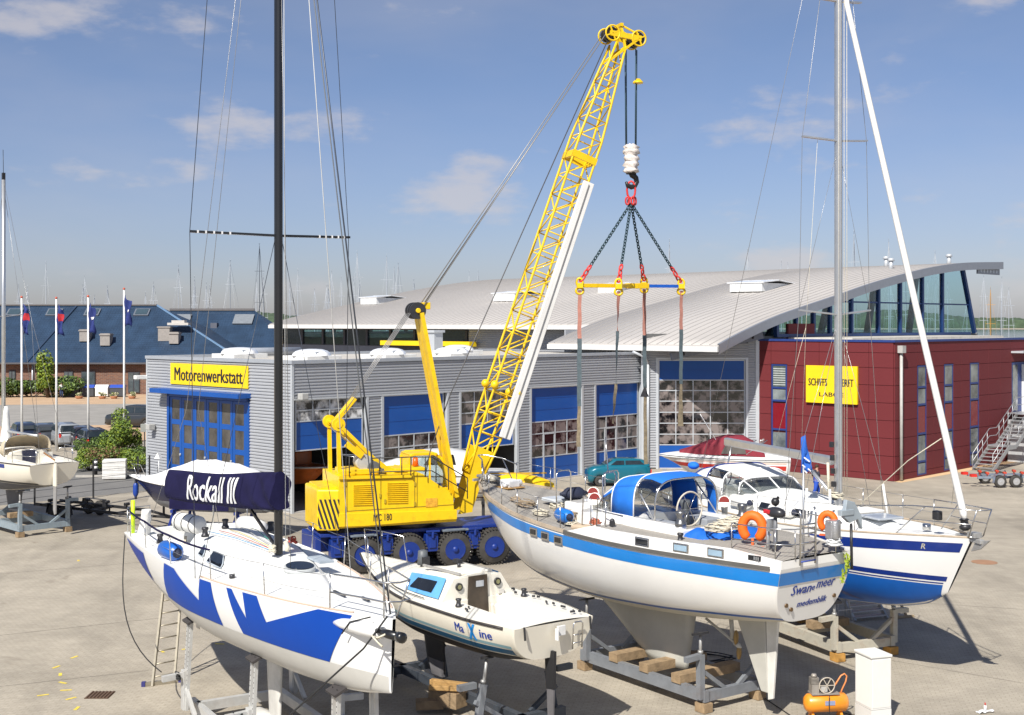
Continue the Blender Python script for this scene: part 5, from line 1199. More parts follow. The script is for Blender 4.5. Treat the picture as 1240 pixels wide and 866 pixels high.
# loose gear on the boat
M1 = ROOTM[rk.name]
lr = thing('life_raft', 'white life raft canister strapped with black webbing in the racing yacht cockpit', 'life raft', tuple(M1 @ Vector((.95,-.1,3.52))), RKZ+.25)
b = MB(); b.lathe((-.62,0,.26),(1,0,0),[(0,.1),(.03,.22),(.1,.26),(1.14,.26),(1.21,.22),(1.24,.1)],20); b.build('canister', WB, lr)
for x_ in (-.38,0,.38): b = MB(); b.lathe((x_-.02,0,.26),(1,0,0),[(0,.268),(.04,.268)],20); b.build('strap', BLKP, lr)
lr.scale = (.84,.84,.84)
sb = thing('sail_bag', 'white rolled sail bag lying on the coachroof behind the navy boom cover', 'sail bag', tuple(M1 @ Vector((2.3,1.0,3.55))), RKZ+.1)
b = MB(); b.lathe((-.55,0,.2),(1,0,0),[(0,.08),(.08,.2),(.55,.24),(1.05,.2),(1.15,.06)],14); b.build('bag', WB, sb)
fc = thing('folded_sail', 'upright white folded sail cloth leaning at the racing yacht stern rail', 'sail', tuple(M1 @ Vector((.75,-1.15,3.5))), RKZ)
rnd = random.Random(9); rows = []
for i in range(7):
    z = i*.11; rr = .19-.01*i; rows.append([(.12*i*.4+rr*1.0*math.cos(t_)*(1+rnd.uniform(-.15,.15)),rr*.8*math.sin(t_)*(1+rnd.uniform(-.15,.15)),z) for t_ in [2*math.pi*q/14 for q in range(14)]])
b = MB(); b.grid(rows,True,True); b.add(rows[-1],[tuple(range(14))]); b.build('cloth', WB, fc)
dn = thing('danbuoy', 'neon yellow danbuoy tube standing at the racing yacht stern', 'buoy', tuple(M1 @ Vector((.28,-1.28,3.5))), RKZ)
b = MB(); b.tube([(0,0,0),(0.02,0,.8)],.05,8); b.build('tube', pm('neon_yellow', (.62,.86,.02), .5), dn)
fender(None,'blue bag fender lying on the side deck of the racing yacht', M1 @ Vector((4.1,-1.45,3.68)), M1.to_3x3() @ Vector((1,.1,0)), .85, .19, FENB)

# ------------------------------------------------ SWANEMEER (big white ketch-like yacht, stern towards us)
SWZ = math.atan2(.815,-.58); SWO = (6.39,26.3,0)
sw = thing('cruising_yacht', 'large white cruising yacht with a light blue band, blue sprayhood and lettered transom', 'sailboat', SWO, SWZ)
H2_ = Hull(12.5, [(0,1.10),(.12,1.42),(.3,1.76),(.5,1.86),(.66,1.74),(.8,1.36),(.9,.86),(.96,.45),(1,.04)],
           [(0,3.57),(.35,3.54),(.53,3.60),(.64,3.67),(.82,3.87),(1,4.07)], [(0,2.34),(.1,2.16),(.25,1.98),(.45,1.85),(.65,1.92),(.8,2.15),(.92,2.55),(1,3.05)], 1.25, .35, .52, .98, .4, .3, .85)
GW = pm('gelcoat_warm', (.80,.785,.745), .2, var=.03, scale=.7, coat=.5, grime=.3, stretch=(1,1,2.2), gcol=(.66,.62,.52))
H2_.shell(130,36).build('hull', GW, sw)
SBL = pm('stripe_blue', (.012,.20,.58), .3, var=.06, scale=1.2, coat=.4)
UND = pm('underwater_paint', (.50,.475,.40), .6, var=.08, scale=1.2, grime=.35, gcol=(.33,.32,.25))
for sd in (-1,1):
    H2_.band(sd, lambda u: H2_.D(u)-.09, lambda u: H2_.D(u)-.09-(.27-.02*u), 0.0, .985, 60, 3, .006).build('hull_band', SBL, sw)
    wl = cub([0,.13,.31,.475,.63,.8,1],[2.44,2.34,2.18,2.10,2.19,2.45,2.9])
    H2_.band(sd, lambda u: wl(u)+.02, lambda u: wl(u)-.025, .0, .94, 60, 1, .008).build('waterline_stripe', pm('stripe_dark_blue', (.02,.09,.33), .4), sw)
    H2_.band(sd, lambda u: wl(u)-.025, lambda u: H2_.K(u)+.001, .0, .95, 60, 10, .005).build('antifouling', UND, sw)
# transom band and lettering
def trz(z, f, off=.012):  # transom point at height z, share f of the half width
    t = H2_.tz(0, z); p_ = H2_.P(0, t, 1); return Vector((p_.x-off, p_.y*f, p_.z))
b = MB(); b.grid([[trz(H2_.D(0)-.09-.27*i/3, f_) for f_ in [-1+2*k/12 for k in range(13)]] for i in range(4)],False); b.build('transom_band', SBL, sw)
BLT = pm('lettering_blue', (.02,.055,.32), .4)
for body, yc, w_, h_, zc in (('Swan',.32,.62,.21,3.07),('e',-.045,.10,.09,3.04),('meer',-.42,.58,.14,3.08),('medemblik',-.10,.92,.14,2.74)):
    v, f = text_mesh(body, 1., .03, .18, cut=6); xs = [p[0] for p in v]; ys = [p[1] for p in v]; b = MB(); vs = []
    for p_ in v:
        yy = yc-((p_[0]-(max(xs)+min(xs))/2)*w_/(max(xs)-min(xs))); z_ = zc+(p_[1]-(max(ys)+min(ys))/2)*h_/(max(ys)-min(ys))+.03*(-yy+0); x_ = H2_.P(0, H2_.tz(0, z_), 1).x; vs.append((x_-.008-p_[2]*3, yy, z_))
    b.add(vs, f); b.build('lettering', BLT, sw, recalc=False)
for (yy,z_) in ((.70,2.75),(.52,2.64),(-.78,2.78)):
    x_ = H2_.P(0, H2_.tz(0, z_), 1).x; b = MB(); b.cyl((x_-.03,yy,z_),(x_+.02,yy,z_),.045,n=12); b.build('exhaust_outlet', pm('bronze_outlet', (.16,.10,.05), .5, .5), sw)
# rub rail and raised bulwark aft
def strip(side, u0, u1, zoff0, zoff1, out, mat, name, n=40, top=None, th=.03):
    b = MB(); rows = []
    for i in range(n+1):
        u = u0+(u1-u0)*i/n; x_ = H2_.x(u,0); y_ = H2_.B(u)+out; z_ = H2_.D(u); e = top(u) if top else zoff1
        rows.append([(x_,side*(y_-th),z_+zoff0),(x_,side*y_,z_+zoff0),(x_,side*(y_-(.10*(e-zoff0))),z_+e),(x_,side*(y_-th-.10*(e-zoff0)),z_+e)])
    b.grid(rows,False,True); b.add(rows[0],[(0,1,2,3)]); b.add(rows[-1],[(0,1,2,3)]); return b.build(name, mat, sw)
RAISE = .30
def topf(u): return .17+(RAISE-.17)*min(1,u/.10) if u < .42 else RAISE*max(0,(.50-u)/.08)
for sd in (-1,1):
    strip(sd,0,.50,-.01,0,.004,GW,'bulwark',60,topf,.05)
    strip(sd,0.02,.50,-.05,.035,.035,pm('rub_rail', (.10,.095,.085), .5),'rub_rail',50,None,.05); strip(sd,.50,1.0,-.03,.05,.03,pm('teak_rail', (.42,.34,.25), .7, var=.2, scale=4),'toe_rail',50,None,.06)
    for x_, w2_, op in ((3.55,.36,0),(2.45,.36,1),(1.55,.36,1)):
        u = x_/12.5; y_ = H2_.B(u)-.015; z_ = H2_.D(u)+.165; an = math.atan2(H2_.B(u+.02)-H2_.B(u-.02),.5); R_ = Matrix.Rotation(sd*an,3,'Z')
        b = MB(); b.box((x_,sd*y_,z_),(w2_+.07,.05,.20),R_); k = b.build('porthole_frame', INOX, sw, bevel=.015); b = MB(); b.box((x_,sd*(y_+.028),z_),(w2_-.02,.01,.12),R_); b.build('porthole', pm('pane_curtain', (.30,.42,.52), .15) if op else WIN, k)
    u = .045; y_ = H2_.B(u)-.01; b = MB(); b.box((u*12.5+.05,sd*(y_+.01),H2_.D(u)+.17),(.30,.04,.10),Matrix.Rotation(sd*.18,3,'Z')); k = b.build('vent_grille', BLKP, sw)
    for q in range(5): b = MB(); b.box((u*12.5-.07+q*.055,sd*(y_+.032),H2_.D(u)+.17),(.028,.012,.07),Matrix.Rotation(sd*.18,3,'Z')); b.build('slot', ALU, k)
    for u in (.604,.562,.517):
        z_ = H2_.D(u)-.24; p_ = H2_.Z(u,z_,sd,.01); p2 = H2_.Z(u+.02,z_,sd,.01); dr_ = (p2-p_).normalized(); nn = dr_.cross(Vector((0,0,1))).normalized(); b = MB(); R_ = Matrix((dr_,nn,Vector((0,0,1)))).transposed()
        b.box(p_,(.34,.06,.22),R_); k = b.build('porthole_frame', INOX, sw, bevel=.02); b = MB(); b.box(p_+nn*(sd*.0)+Vector((0,sd*.032,0)),(.22,.03,.12),R_); b.build('porthole', WIN, k)
b = MB(); z_ = H2_.D(0); b.grid([[trz(z_-.005,f_,.0)+Vector((.0,0,.17*k)) for f_ in [-1+2*q/10 for q in range(11)]] for k in (0,1)],False); b.build('transom_bulwark', GW, sw)
TEAK = pm('grey_teak', (.36,.335,.295), .85, var=.12, scale=2, bump=.25); 
def teaklines():
    m = TEAK; N = m.node_tree.nodes; Lk = m.node_tree.links; b = N['Principled BSDF']; src = b.inputs['Base Color'].links[0].from_socket
    co = N.new('ShaderNodeTexCoord'); sp__ = N.new('ShaderNodeSeparateXYZ'); Lk.new(co.outputs['Object'], sp__.inputs[0])
    a = N.new('ShaderNodeMath'); a.operation = 'MODULO'; ab_ = N.new('ShaderNodeMath'); ab_.operation = 'ABSOLUTE'; Lk.new(sp__.outputs['Y'], ab_.inputs[0]); Lk.new(ab_.outputs[0], a.inputs[0]); a.inputs[1].default_value = .085
    l = N.new('ShaderNodeMath'); l.operation = 'LESS_THAN'; Lk.new(a.outputs[0], l.inputs[0]); l.inputs[1].default_value = .016
    mx = N.new('ShaderNodeMix'); mx.data_type = 'RGBA'; Lk.new(l.outputs[0], mx.inputs['Factor']); Lk.new(src, mx.inputs['A']); mx.inputs['B'].default_value = (.10,.095,.09,1); Lk.new(mx.outputs['Result'], b.inputs['Base Color'])
teaklines()
# deck in two levels
def deckpart(u0, u1, zo, inset, n=26, camber=.04):
    b = MB(); rows = []
    for i in range(n+1):
        u = u0+(u1-u0)*i/n; w_ = max(H2_.B(u)-inset,.002); z_ = H2_.D(u)+(zo if zo == 0 else topf(u)-.03); rows.append([(H2_.x(u,0),w_*t_,z_+camber*(1-t_*t_)) for t_ in [-1+2*k/10 for k in range(11)]])
    b.grid(rows,False); b.add(rows[0]+[(rows[0][-1][0],rows[0][-1][1],rows[0][-1][2]-.4),(rows[0][0][0],rows[0][0][1],rows[0][0][2]-.4)],[tuple(range(13))]) if zo == 0 else None; b.add(rows[-1]+[(rows[-1][-1][0],rows[-1][-1][1],rows[-1][-1][2]-.4),(rows[-1][0][0],rows[-1][0][1],rows[-1][0][2]-.4)],[tuple(range(13))]); return b
deckpart(.006,.44,RAISE-.04,.05).build('aft_deck', TEAK, sw); deckpart(.43,1,.0,.03).build('fore_deck', TEAK, sw)
# cockpit coaming, cabin, windscreen, sprayhood  (x from the stern)
b = MB(); trunk(b,[4.7,5.0,5.4,6.0,6.6,7.2,7.8],[1.1,1.14,1.16,1.12,1.02,.85,.6],[3.55]*7,[4.08,4.10,4.12,4.10,4.02,3.94,3.84],.15); b.build('cabin', GW, sw)
b = MB(); b.bbox(3.0,5.0,-1.08,-.88,3.6,4.06); b.bbox(3.0,5.0,.88,1.08,3.6,4.06); b.bbox(2.95,3.1,-1.08,1.08,3.6,3.98); b.build('coaming', GW, sw, bevel=.03)
b = MB(); b.bbox(3.1,4.8,-.88,.88,3.74,3.78); b.build('cockpit_sole', pm('cockpit_dark', (.05,.05,.05), .8), sw)
b = MB(); b.bbox(3.7,4.8,-.86,-.4,3.78,4.0); b.bbox(3.7,4.8,.4,.86,3.78,4.0); b.build('cockpit_seat', pm('cushion_grey', (.28,.30,.33), .8), sw, bevel=.03)
HOOD = pm('hood_blue', (.01,.16,.62), .8, var=.06, scale=3, bump=.4, bscale=5); CLR = glass_mat('clear_vinyl', (.72,.74,.74), .12, .08); PIPE = pm('piping_white', (.8,.8,.8), .6)
def hoodsec(x, w_, zb, zt, n=16, sq=.62):
    return [Vector((x, w_*math.copysign(abs(math.cos(t_))**(sq*.8),math.cos(t_)), zb+(zt-zb)*abs(math.sin(t_))**(sq*.9))) for t_ in [math.pi*k/n for k in range(n+1)]]
S_ = [hoodsec(6.35,.78,4.04,4.12), hoodsec(6.05,.90,4.06,4.50), hoodsec(5.5,1.0,4.06,4.90), hoodsec(4.65,1.04,4.06,5.05), hoodsec(4.3,1.04,4.06,5.06), hoodsec(3.95,1.0,4.06,4.98)]
def hoodpart(i0, i1, k0, k1, mat, name, sub=3):
    rows = []
    for i in range(i0, i1):
        for q in range(sub+(1 if i == i1-1 else 0)):
            f = q/sub; rows.append([S_[i][k].lerp(S_[i+1][k],f) for k in range(k0,k1+1)])
    b = MB(); b.grid(rows,True); o = b.build(name, mat, sw); md = o.modifiers.new('thick','SOLIDIFY'); md.thickness = .012; return o
hoodpart(1,3,3,13,HOOD,'sprayhood'); hoodpart(2,3,0,3,HOOD,'sprayhood_side'); hoodpart(2,3,13,16,HOOD,'sprayhood_side')
hoodpart(3,5,5,11,HOOD,'bimini_top')
hoodpart(3,5,2,5,CLR,'clear_window'); hoodpart(3,5,11,14,CLR,'clear_window'); hoodpart(0,1,0,3,CLR,'clear_window'); hoodpart(0,1,13,16,CLR,'clear_window'); hoodpart(1,2,0,2,CLR,'clear_window'); hoodpart(1,2,14,16,CLR,'clear_window'); hoodpart(1,2,2,3,HOOD,'sprayhood_side'); hoodpart(1,2,13,14,HOOD,'sprayhood_side'); hoodpart(0,1,3,13,CLR,'clear_window')
hoodpart(4,5,12,16,HOOD,'bimini_side')
for i in (2,3,5): b = MB(); b.tube(S_[i],.018 if i != 5 else .022,6); b.build('hood_frame', PIPE if i != 5 else INOX, sw)
for kk in (3,13): b = MB(); b.tube([S_[i][kk] for i in (0,1,2)],.014,5); b.build('piping', PIPE, sw)
b = MB(); b.tube([S_[0][0],S_[1][0],S_[2][0],S_[3][0]],.014,5); b.build('piping', PIPE, sw); b = MB(); b.tube([S_[5][0],S_[3][3]],.02,6); b.tube([S_[5][16],S_[3][13]],.02,6); b.build('hood_brace', ALU, sw)
# steering wheel and pedestal
b = MB(); b.tube([(3.85,.40*math.cos(t_),4.26+.40*math.sin(t_)) for t_ in [2*math.pi*q/28 for q in range(28)]],.022,7,closed=True); b.build('steering_wheel', pm('wheel_wood', (.55,.50,.42), .5), sw)
b = MB()
for q in range(6): a = q*math.pi/3; b.cyl((3.85,0,4.26),(3.85,.40*math.cos(a),4.26+.40*math.sin(a)),.010,n=5)
b.build('wheel_spokes', INOX, sw); b = MB(); b.lathe((4.0,0,3.78),(0,0,1),[(0,.12),(.35,.10),(.5,.09),(.6,.13),(.68,.12)],12); b.build('binnacle', pm('binnacle_dark', (.10,.11,.12), .5), sw)
b = MB(); b.sphere((4.5,-.75,5.17),.13,12,8,(1.2,1,.7)); b.build('horn_cover', HOOD, sw)
# ventilators, hatches, deck clutter
def vent(parent, c, face, s=1.):
    c = Vector(c); f = Vector(face).normalized(); b = MB(); b.tube([c,c+Vector((0,0,.16*s)),c+Vector((0,0,.26*s))+f*.04*s,c+Vector((0,0,.32*s))+f*.16*s],[.07*s,.075*s,.11*s,.15*s],14); o = b.build('cowl_vent', pm('vent_cream', (.74,.72,.64), .4), parent)
    q = c+Vector((0,0,.32*s))+f*.163*s; b = MB(); b.cyl(q,q+f*.008,.125*s,n=14); b.build('vent_mouth', pm('vent_red', (.22,.02,.015), .6), parent)
vent(sw,(6.55,.62,3.90),(-.75,.9,.1),1.1); vent(sw,(8.3,-.75,3.75),(-.7,.8,.1),1.1); vent(sw,(4.0,-1.3,4.0),(-.7,.8,.1),1.0)
b = MB(); b.bbox(7.6,8.2,-.45,.35,3.75,3.98); b.build('deck_locker', GW, sw, bevel=.05)
b = MB(); b.box((8.8,.1,3.93),(.62,.62,.1)); b.build('hatch', pm('hatch_grey', (.55,.58,.6), .25), sw, bevel=.03)
b = MB(); b.bbox(10.9,11.35,-.2,.2,4.0,4.22); b.cyl((11.0,-.3,4.12),(11.0,.3,4.12),.1); b.build('windlass', pm('windlass_cover', (.66,.67,.68), .7, bump=.4, bscale=8), sw, bevel=.04)
b = MB(); b.bbox(10.8,11.45,-.3,.3,3.995,4.02); b.build('windlass_base', WOODF, sw)
b = MB(); b.tube([(11.4,0,4.10),(12.2,0,4.14),(12.75,0,4.16)],.05,6); b.beam((12.6,0,4.2),(12.2,0.15,4.12),.06); b.beam((12.75,.16,4.05),(12.75,-.16,4.05),.07); b.build('bow_anchor', GALV, sw)
b = MB(); coil(b,(11.9,.1,4.08),.35,5,.03,12,.35); b.build('sail_sausage', pm('canvas_tan', (.5,.47,.4), .9), sw)
for i,(x_,y_,r_,t_) in enumerate(((9.0,1.0,.28,6),(8.0,1.25,.22,5),(7.4,.9,.3,7),(8.5,.35,.2,5),(9.6,.9,.16,4),(6.6,1.35,.18,4))):
    b = MB(); coil(b,(x_,y_,H2_.D(x_/12.5)+.03),r_,t_,.014,20+i,.7); b.build('rope_heap', LINE_ if i % 2 else pm('rope_brown', (.35,.27,.18), .9), sw)
b = MB(); b.box((6.05,1.45,3.68),(.5,.3,.12),Matrix.Rotation(.4,3,'Z')); b.build('folded_mat', pm('mat_tan', (.48,.38,.27), .9, bump=.5), sw, bevel=.04)
b = MB(); coil(b,(5.75,1.3,3.75),.16,5,.016,33); b.build('rope_heap', pm('rope_red', (.45,.13,.07), .9), sw)
BT = pm('blue_tarp', (.01,.13,.55), .6, var=.1, scale=4, bump=.7, bscale=5)
rnd = random.Random(2)
def cloth_heap(par, c, lx, ly, h, mat, name, seed):
    rd = random.Random(seed); rows = []
    for i in range(13):
        row = []
        for j in range(9):
            u = i/12*2-1; v = j/8*2-1; e = max(0,1-u*u)**.6*max(0,1-v*v)**.6; row.append((c[0]+u*lx/2*(1+.1*rd.uniform(-1,1)), c[1]+v*ly/2*(1+.1*rd.uniform(-1,1)), c[2]+h*e*(.55+.45*rd.random())))
        rows.append(row)
    b = MB(); b.grid(rows,True); return b.build(name, mat, par)
cloth_heap(sw,(2.3,.0,3.80),.9,1.6,.30,BT,'blue_cloth',5); cloth_heap(sw,(2.7,.75,3.80),.8,.6,.26,BT,'blue_cloth',8)
for i in range(4): b = MB(); coil(b,(2.15+.16*i,.75-.35*i,4.02),.30,6,.015,40+i,.8); b.build('rope_heap', LINE_, sw)
winch(sw,(3.1,.98,4.06),1.35,pm('winch_grey', (.25,.25,.25), .3, .8)); winch(sw,(3.1,-.98,4.06),1.35,pm('winch_grey', (.25,.25,.25), .3, .8)); winch(sw,(2.75,1.32,3.78),.8)
b = MB(); b.bbox(4.9,5.0,1.38,1.48,3.85,3.95); b.sphere((4.95,1.43,3.97),.06,8,6); b.build('deck_cleat', STL, sw)
# rails on the side deck
M2 = ROOTM[sw.name]
def stn(par, H, u, sd, h=.62, zo=0., mat=None, ins=.08):
    p_ = Vector((H.x(u,0),sd*(H.B(u)-ins),H.D(u)+zo)); tubeo(par,'stanchion',[p_,p_+Vector((0,0,h))],.012,mat); return p_+Vector((0,0,h))
for sd in (-1,1):
    pv = None
    for u in (.52,.60,.68,.76,.85,.93):
        q_ = stn(sw,H2_,u,sd,.62)
        if pv is not None:
            for dz in (0,.3): wire(sw,'lifeline',[pv-Vector((0,0,dz)),q_-Vector((0,0,dz))],.006)
        pv = q_
    for x_ in (5.05,5.6,): tubeo(sw,'gate_rail',[(x_,sd*1.55,3.8),(x_,sd*1.55,4.42),(x_+.35,sd*1.5,4.46),(x_+.4,sd*1.5,3.75)],.014)
    tubeo(sw,'pulpit',[(H2_.x(.93,0),sd*(H2_.B(.93)-.05),4.55),(12.0,sd*.35,4.72),(12.55,sd*.12,4.78),(12.6,0,4.78)],.018)
    tubeo(sw,'pulpit_leg',[(11.6,sd*.5,4.0),(12.0,sd*.35,4.72)],.016)
for x_,yy in ((8.1,.2),(7.3,-.75)):
    tubeo(sw,'mast_rail',[(x_,yy,3.8),(x_,yy,4.72),(x_-.03,yy+.08,4.8),(x_-.12,yy+.5,4.8),(x_-.15,yy+.58,4.72),(x_-.15,yy+.58,3.8)],.018)
tubeo(sw,'mast_rail',[(6.1,.35,4.0),(6.1,.35,4.85),(6.05,.45,4.95),(5.95,.85,4.95),(5.95,.9,4.85),(5.95,.9,3.9)],.018); tubeo(sw,'mast_rail',[(6.1,.6,4.95),(6.2,.6,5.8)],.016)
# stern rail, ladder, davit, wind vane
z3 = H2_.D(0)+.17
for zt_ in (z3+.30,z3+.62): tubeo(sw,'stern_rail',[(1.3,1.2,zt_),(.25,1.0,zt_),(-.02,.7,zt_),(-.02,.1,zt_)],.014); tubeo(sw,'stern_rail',[(1.3,-1.2,zt_),(.25,-1.0,zt_),(-.02,-.75,zt_),(-.02,-.55,zt_)],.014)
for p_ in ((1.3,1.2),(.25,1.0),(-.02,.7),(-.02,.1),(1.3,-1.2),(.25,-1.0),(-.02,-.55)): tubeo(sw,'rail_post',[(p_[0],p_[1],z3),(p_[0],p_[1],z3+.62)],.013)
for yy in (.62,.16): tubeo(sw,'ladder_rail',[(-.08,yy,z3-.12),(-.1,yy,z3+.9),(-.06,yy,z3+1.05)],.022)
for k in range(5): tubeo(sw,'ladder_rung',[(-.09,.62,z3-.05+k*.19),(-.09,.16,z3-.05+k*.19)],.018,INOX if k else pm('rung_blue', (.05,.08,.3), .4))
tubeo(sw,'aerial_pole',[(-.02,.45,z3),(-.02,.45,z3+1.9)],.022,ALU)
VA = pm('vane_grey', (.40,.46,.50), .5, .3, var=.15)
b = MB(); b.prism([(-.12,-.72,z3+.75),(-.12,-.80,z3+1.12),(-.12,-1.05,z3+1.05),(-.12,-1.28,z3+.72),(-.12,-1.30,z3+.45),(-.12,-1.16,z3+.68),(-.12,-.9,z3+.62)],(.1,0,0)); b.beam((-.08,-.6,z3+.85),(-.08,-1.0,z3+.85),.12); b.build('wind_vane_gear', VA, sw, bevel=.01)
b = MB(); b.cyl((-.1,-.95,z3+.6),(-.16,-.9,z3-.35),.03,n=8); b.build('vane_oar', BLKP, sw)
b = MB(); b.box((.05,-.55,z3+.5),(.2,.3,.4)); b.cyl((-.05,-.5,z3+.3),(-.05,-.5,z3+.7),.08); b.build('vane_frame', pm('gear_silver', (.5,.5,.5), .3, .7, bump=.8, bscale=30), sw, bevel=.03)
b = MB(); coil(b,(-.05,-.45,z3+.15),.15,6,.016,61,.9); b.build('rope_heap', pm('rope_white', (.7,.72,.72), .9), sw)
lv = MB(); rnd = random.Random(5)
for k in range(70):
    t_ = k/70; c = Vector((-.08+rnd.uniform(-.03,.03),-.78-.10*math.sin(t_*5)+rnd.uniform(-.07,.07),z3-.02-t_*.62)); a = rnd.uniform(0,6); s_ = .035; d1 = Vector((math.sin(a)*.5,math.cos(a),rnd.uniform(-.8,.8))).normalized()*s_; d2 = Vector((rnd.uniform(-.5,.1),.4*rnd.uniform(-1,1),-1)).normalized()*s_*1.5
    lv.add([c-d1,c+d2*.7,c+d1,c-d2*.9],[(0,1,2,3)])
ivy = thing('trailing_plant', 'small yellow green plant trailing over the lettered transom', 'plant', tuple(M2 @ Vector((-.05,-.8,z3))), SWZ)
lv.v = [(p_[0]+.05,p_[1]+.8,p_[2]-z3) for p_ in lv.v]; stuff(lv.build('leaves', pm('ivy_leaf', (.32,.40,.03), .6, var=.3, scale=8), ivy, recalc=False))
# keel, skeg, rudder, propeller
KL = pm('keel_paint', (.47,.46,.41), .6, var=.1, scale=1., grime=.35, gcol=(.3,.3,.26))
rows = []
for i in range(11):
    f = i/10; z_ = 2.15-f*1.68; xa = 3.55+.35*f; xf = 8.3-3.0*f**.8; 
    row = []
    for k in range(11): t_ = k/10; row.append((xf+(xa-xf)*t_, (.30-.12*f)*math.sin(math.pi*min(1,t_*1.05))**.7*(.6+.0*t_) , z_))
    for k in range(9,0,-1): t_ = k/10; row.append((xf+(xa-xf)*t_, -(.30-.12*f)*math.sin(math.pi*min(1,t_*1.05))**.7*.6, z_))
    rows.append(row)
b = MB(); b.grid(rows,True,True); b.add(rows[-1],[tuple(range(20))]); b.build('keel', KL, sw)
b = MB(); b.prism([(1.9,-.05,2.2),(2.35,-.05,2.15),(1.55,-.05,.55),(1.35,-.05,.55),(1.45,-.05,2.4)],(0,.1,0)); b.build('skeg', KL, sw, bevel=.02)
b = MB(); b.prism([(1.42,-.035,2.35),(1.05,-.035,2.4),(1.22,-.035,.45),(1.36,-.035,.40)],(0,.07,0)); b.build('rudder', pm('rudder_white', (.66,.65,.60), .5, grime=.2), sw, bevel=.015)
b = MB(); b.cyl((3.3,0,1.8),(2.35,0,1.42),.03,n=8); b.cyl((2.5,0,1.95),(2.45,0,1.5),.05,n=8); b.lathe((2.38,0,1.43),(-1,0,-.35),[(0,.06),(.12,.06),(.2,.02)],10); b.build('propeller_shaft', KL, sw)
b = MB()
for q in range(2): a = q*math.pi+.3; b.sphere((2.3,.16*math.sin(a),1.4+.18*math.cos(a)),.17,10,6,(.25,.45,1)); 
b.build('propeller', pm('bronze', (.30,.20,.08), .5, .6), sw)
# things on the yacht
fender(None,'blue fender lying on the teak fore deck near the rail', M2 @ Vector((6.9,1.35,3.85)), M2.to_3x3() @ Vector((1,-.25,0)), .75, .17, pm('fender_sky', (.01,.16,.55), .35, coat=.3))
fender(None,'dark navy fender lying beside the fore deck hatch', M2 @ Vector((8.35,-.1,4.12)), M2.to_3x3() @ Vector((.2,1,0)), .62, .17, FENN)
def horseshoe(loc, rz, label, s=1.):
    t = thing('horseshoe_buoy', label, 'lifebuoy', tuple(loc), rz, 'orange horseshoe lifebuoys'); pts = []
    for k in range(17):
        a = math.radians(-62+304*k/16); pts.append((0,.22*s*math.sin(a-math.pi/2)*-1 if False else .22*s*math.cos(a),.30*s+.26*s*math.sin(a)+.16*s))
    b = MB(); b.tube(pts,[.085*s]+[.105*s]*15+[.085*s],10); b.build('float', ORG, t); b = MB(); b.box((0,0,.06*s),(.08,.5*s,.03)); b.cyl((0,0,-.05),(0,0,.22*s),.03,n=8); b.build('holder', pm('holder_orange', (.7,.12,.02), .6), t); return t
hsA = horseshoe(M2 @ Vector((1.25,.62,z3+.03)), SWZ-1.05, 'large orange horseshoe lifebuoy standing on the aft teak deck')
b = MB(); b.cyl((0,0,-.04),(0,0,-.0),.26,n=18); b.build('base_plate', STL, hsA)
hsB = horseshoe(M2 @ Vector((.25,-.62,z3+.30)), SWZ-1.0, 'small orange horseshoe lifebuoy behind the stern ladder', .7)
OSC = .82
ob = thing('outboard_motor', 'grey and black outboard motor clamped on the stern rail', 'outboard', tuple(M2 @ Vector((.60,.62,z3))), SWZ)
b = MB(); b.tube([(0,0,.95),(0.0,0,.6),(0,0,.25),(.05,0,.12)],[.05,.06,.055,.07],9); b.build('leg', pm('outboard_grey', (.14,.145,.16), .45), ob)
b = MB(); rows = [[(.30*math.cos(t_)*r_-.02,.17*math.sin(t_)*r_,z_) for t_ in [2*math.pi*q/14 for q in range(14)]] for z_,r_ in ((.98,.7),(1.02,.95),(1.1,1.),(1.18,.8),(1.22,.4))]
b.grid(rows,True,True); b.add(rows[-1],[tuple(range(14))]); b.add(rows[0],[tuple(range(14))]); b.build('cowling', pm('outboard_black', (.03,.03,.035), .3), ob)
b = MB(); b.box((.15,.12,1.1),(.22,.12,.10)); b.build('red_panel', pm('outboard_red', (.5,.02,.03), .4), ob, bevel=.02)
b = MB(); b.sphere((.0,0,1.36),.11,10,8,(1,1,1)); b.beam((0,0,1.25),(-.1,0,1.5),.05); b.build('tiller', BLKP, ob)
b = MB(); b.box((.12,0,.75),(.1,.28,.3)); b.cyl((.25,0,.0),(.25,0,.75),.05,n=8); b.build('bracket', ALU, ob)
ob.scale = (OSC,OSC,OSC)
# cradle
def cradle(label, origin, rz, L_, w0, w1, posts, mat, blocks, name='boat_cradle', beamh=.26, blockmat=None):
    t = thing(name, label, 'cradle', origin, rz)
    for yy in (-w0, w0): b = MB(); b.beam((0,yy,.36),(L_,yy,.36),.14,beamh); b.build('long_beam', mat, t)
    for xx in (.1,L_*.5,L_-.1): b = MB(); b.beam((xx,-w0,.34),(xx,w0,.34),.14,.22); b.build('cross_beam', mat, t)
    for (xx,yy) in ((.1,-w0),(.1,w0),(L_-.1,-w0),(L_-.1,w0)):
        b = MB(); b.box((xx,yy,.11),(.30,.26,.20)); b.build('timber_block', blockmat or WOODB, t)
    for (xx,yy,zt_,pad) in posts:
        post_pad(t,(xx,yy,.30),(xx,yy,zt_),mat)
        s_ = -1 if yy > 0 else 1; b = MB(); b.beam((xx,yy,.95),(xx,yy+s_*.75,.42),.09); b.build('brace', mat, t)
        b = MB(); b.beam((xx,yy,.30+(zt_-.30)*.66),(xx-.0,yy+(-s_)*.45,.30+(zt_-.30)*.64),.12); b.build('side_arm', mat, t)
        if blocks: pass
    for (xx,h_,l_) in blocks:
        b = MB(); b.box((xx,0,.49+h_/2-.02),(.30,l_,h_)); b.build('keel_block', WOODB, t)
    return t
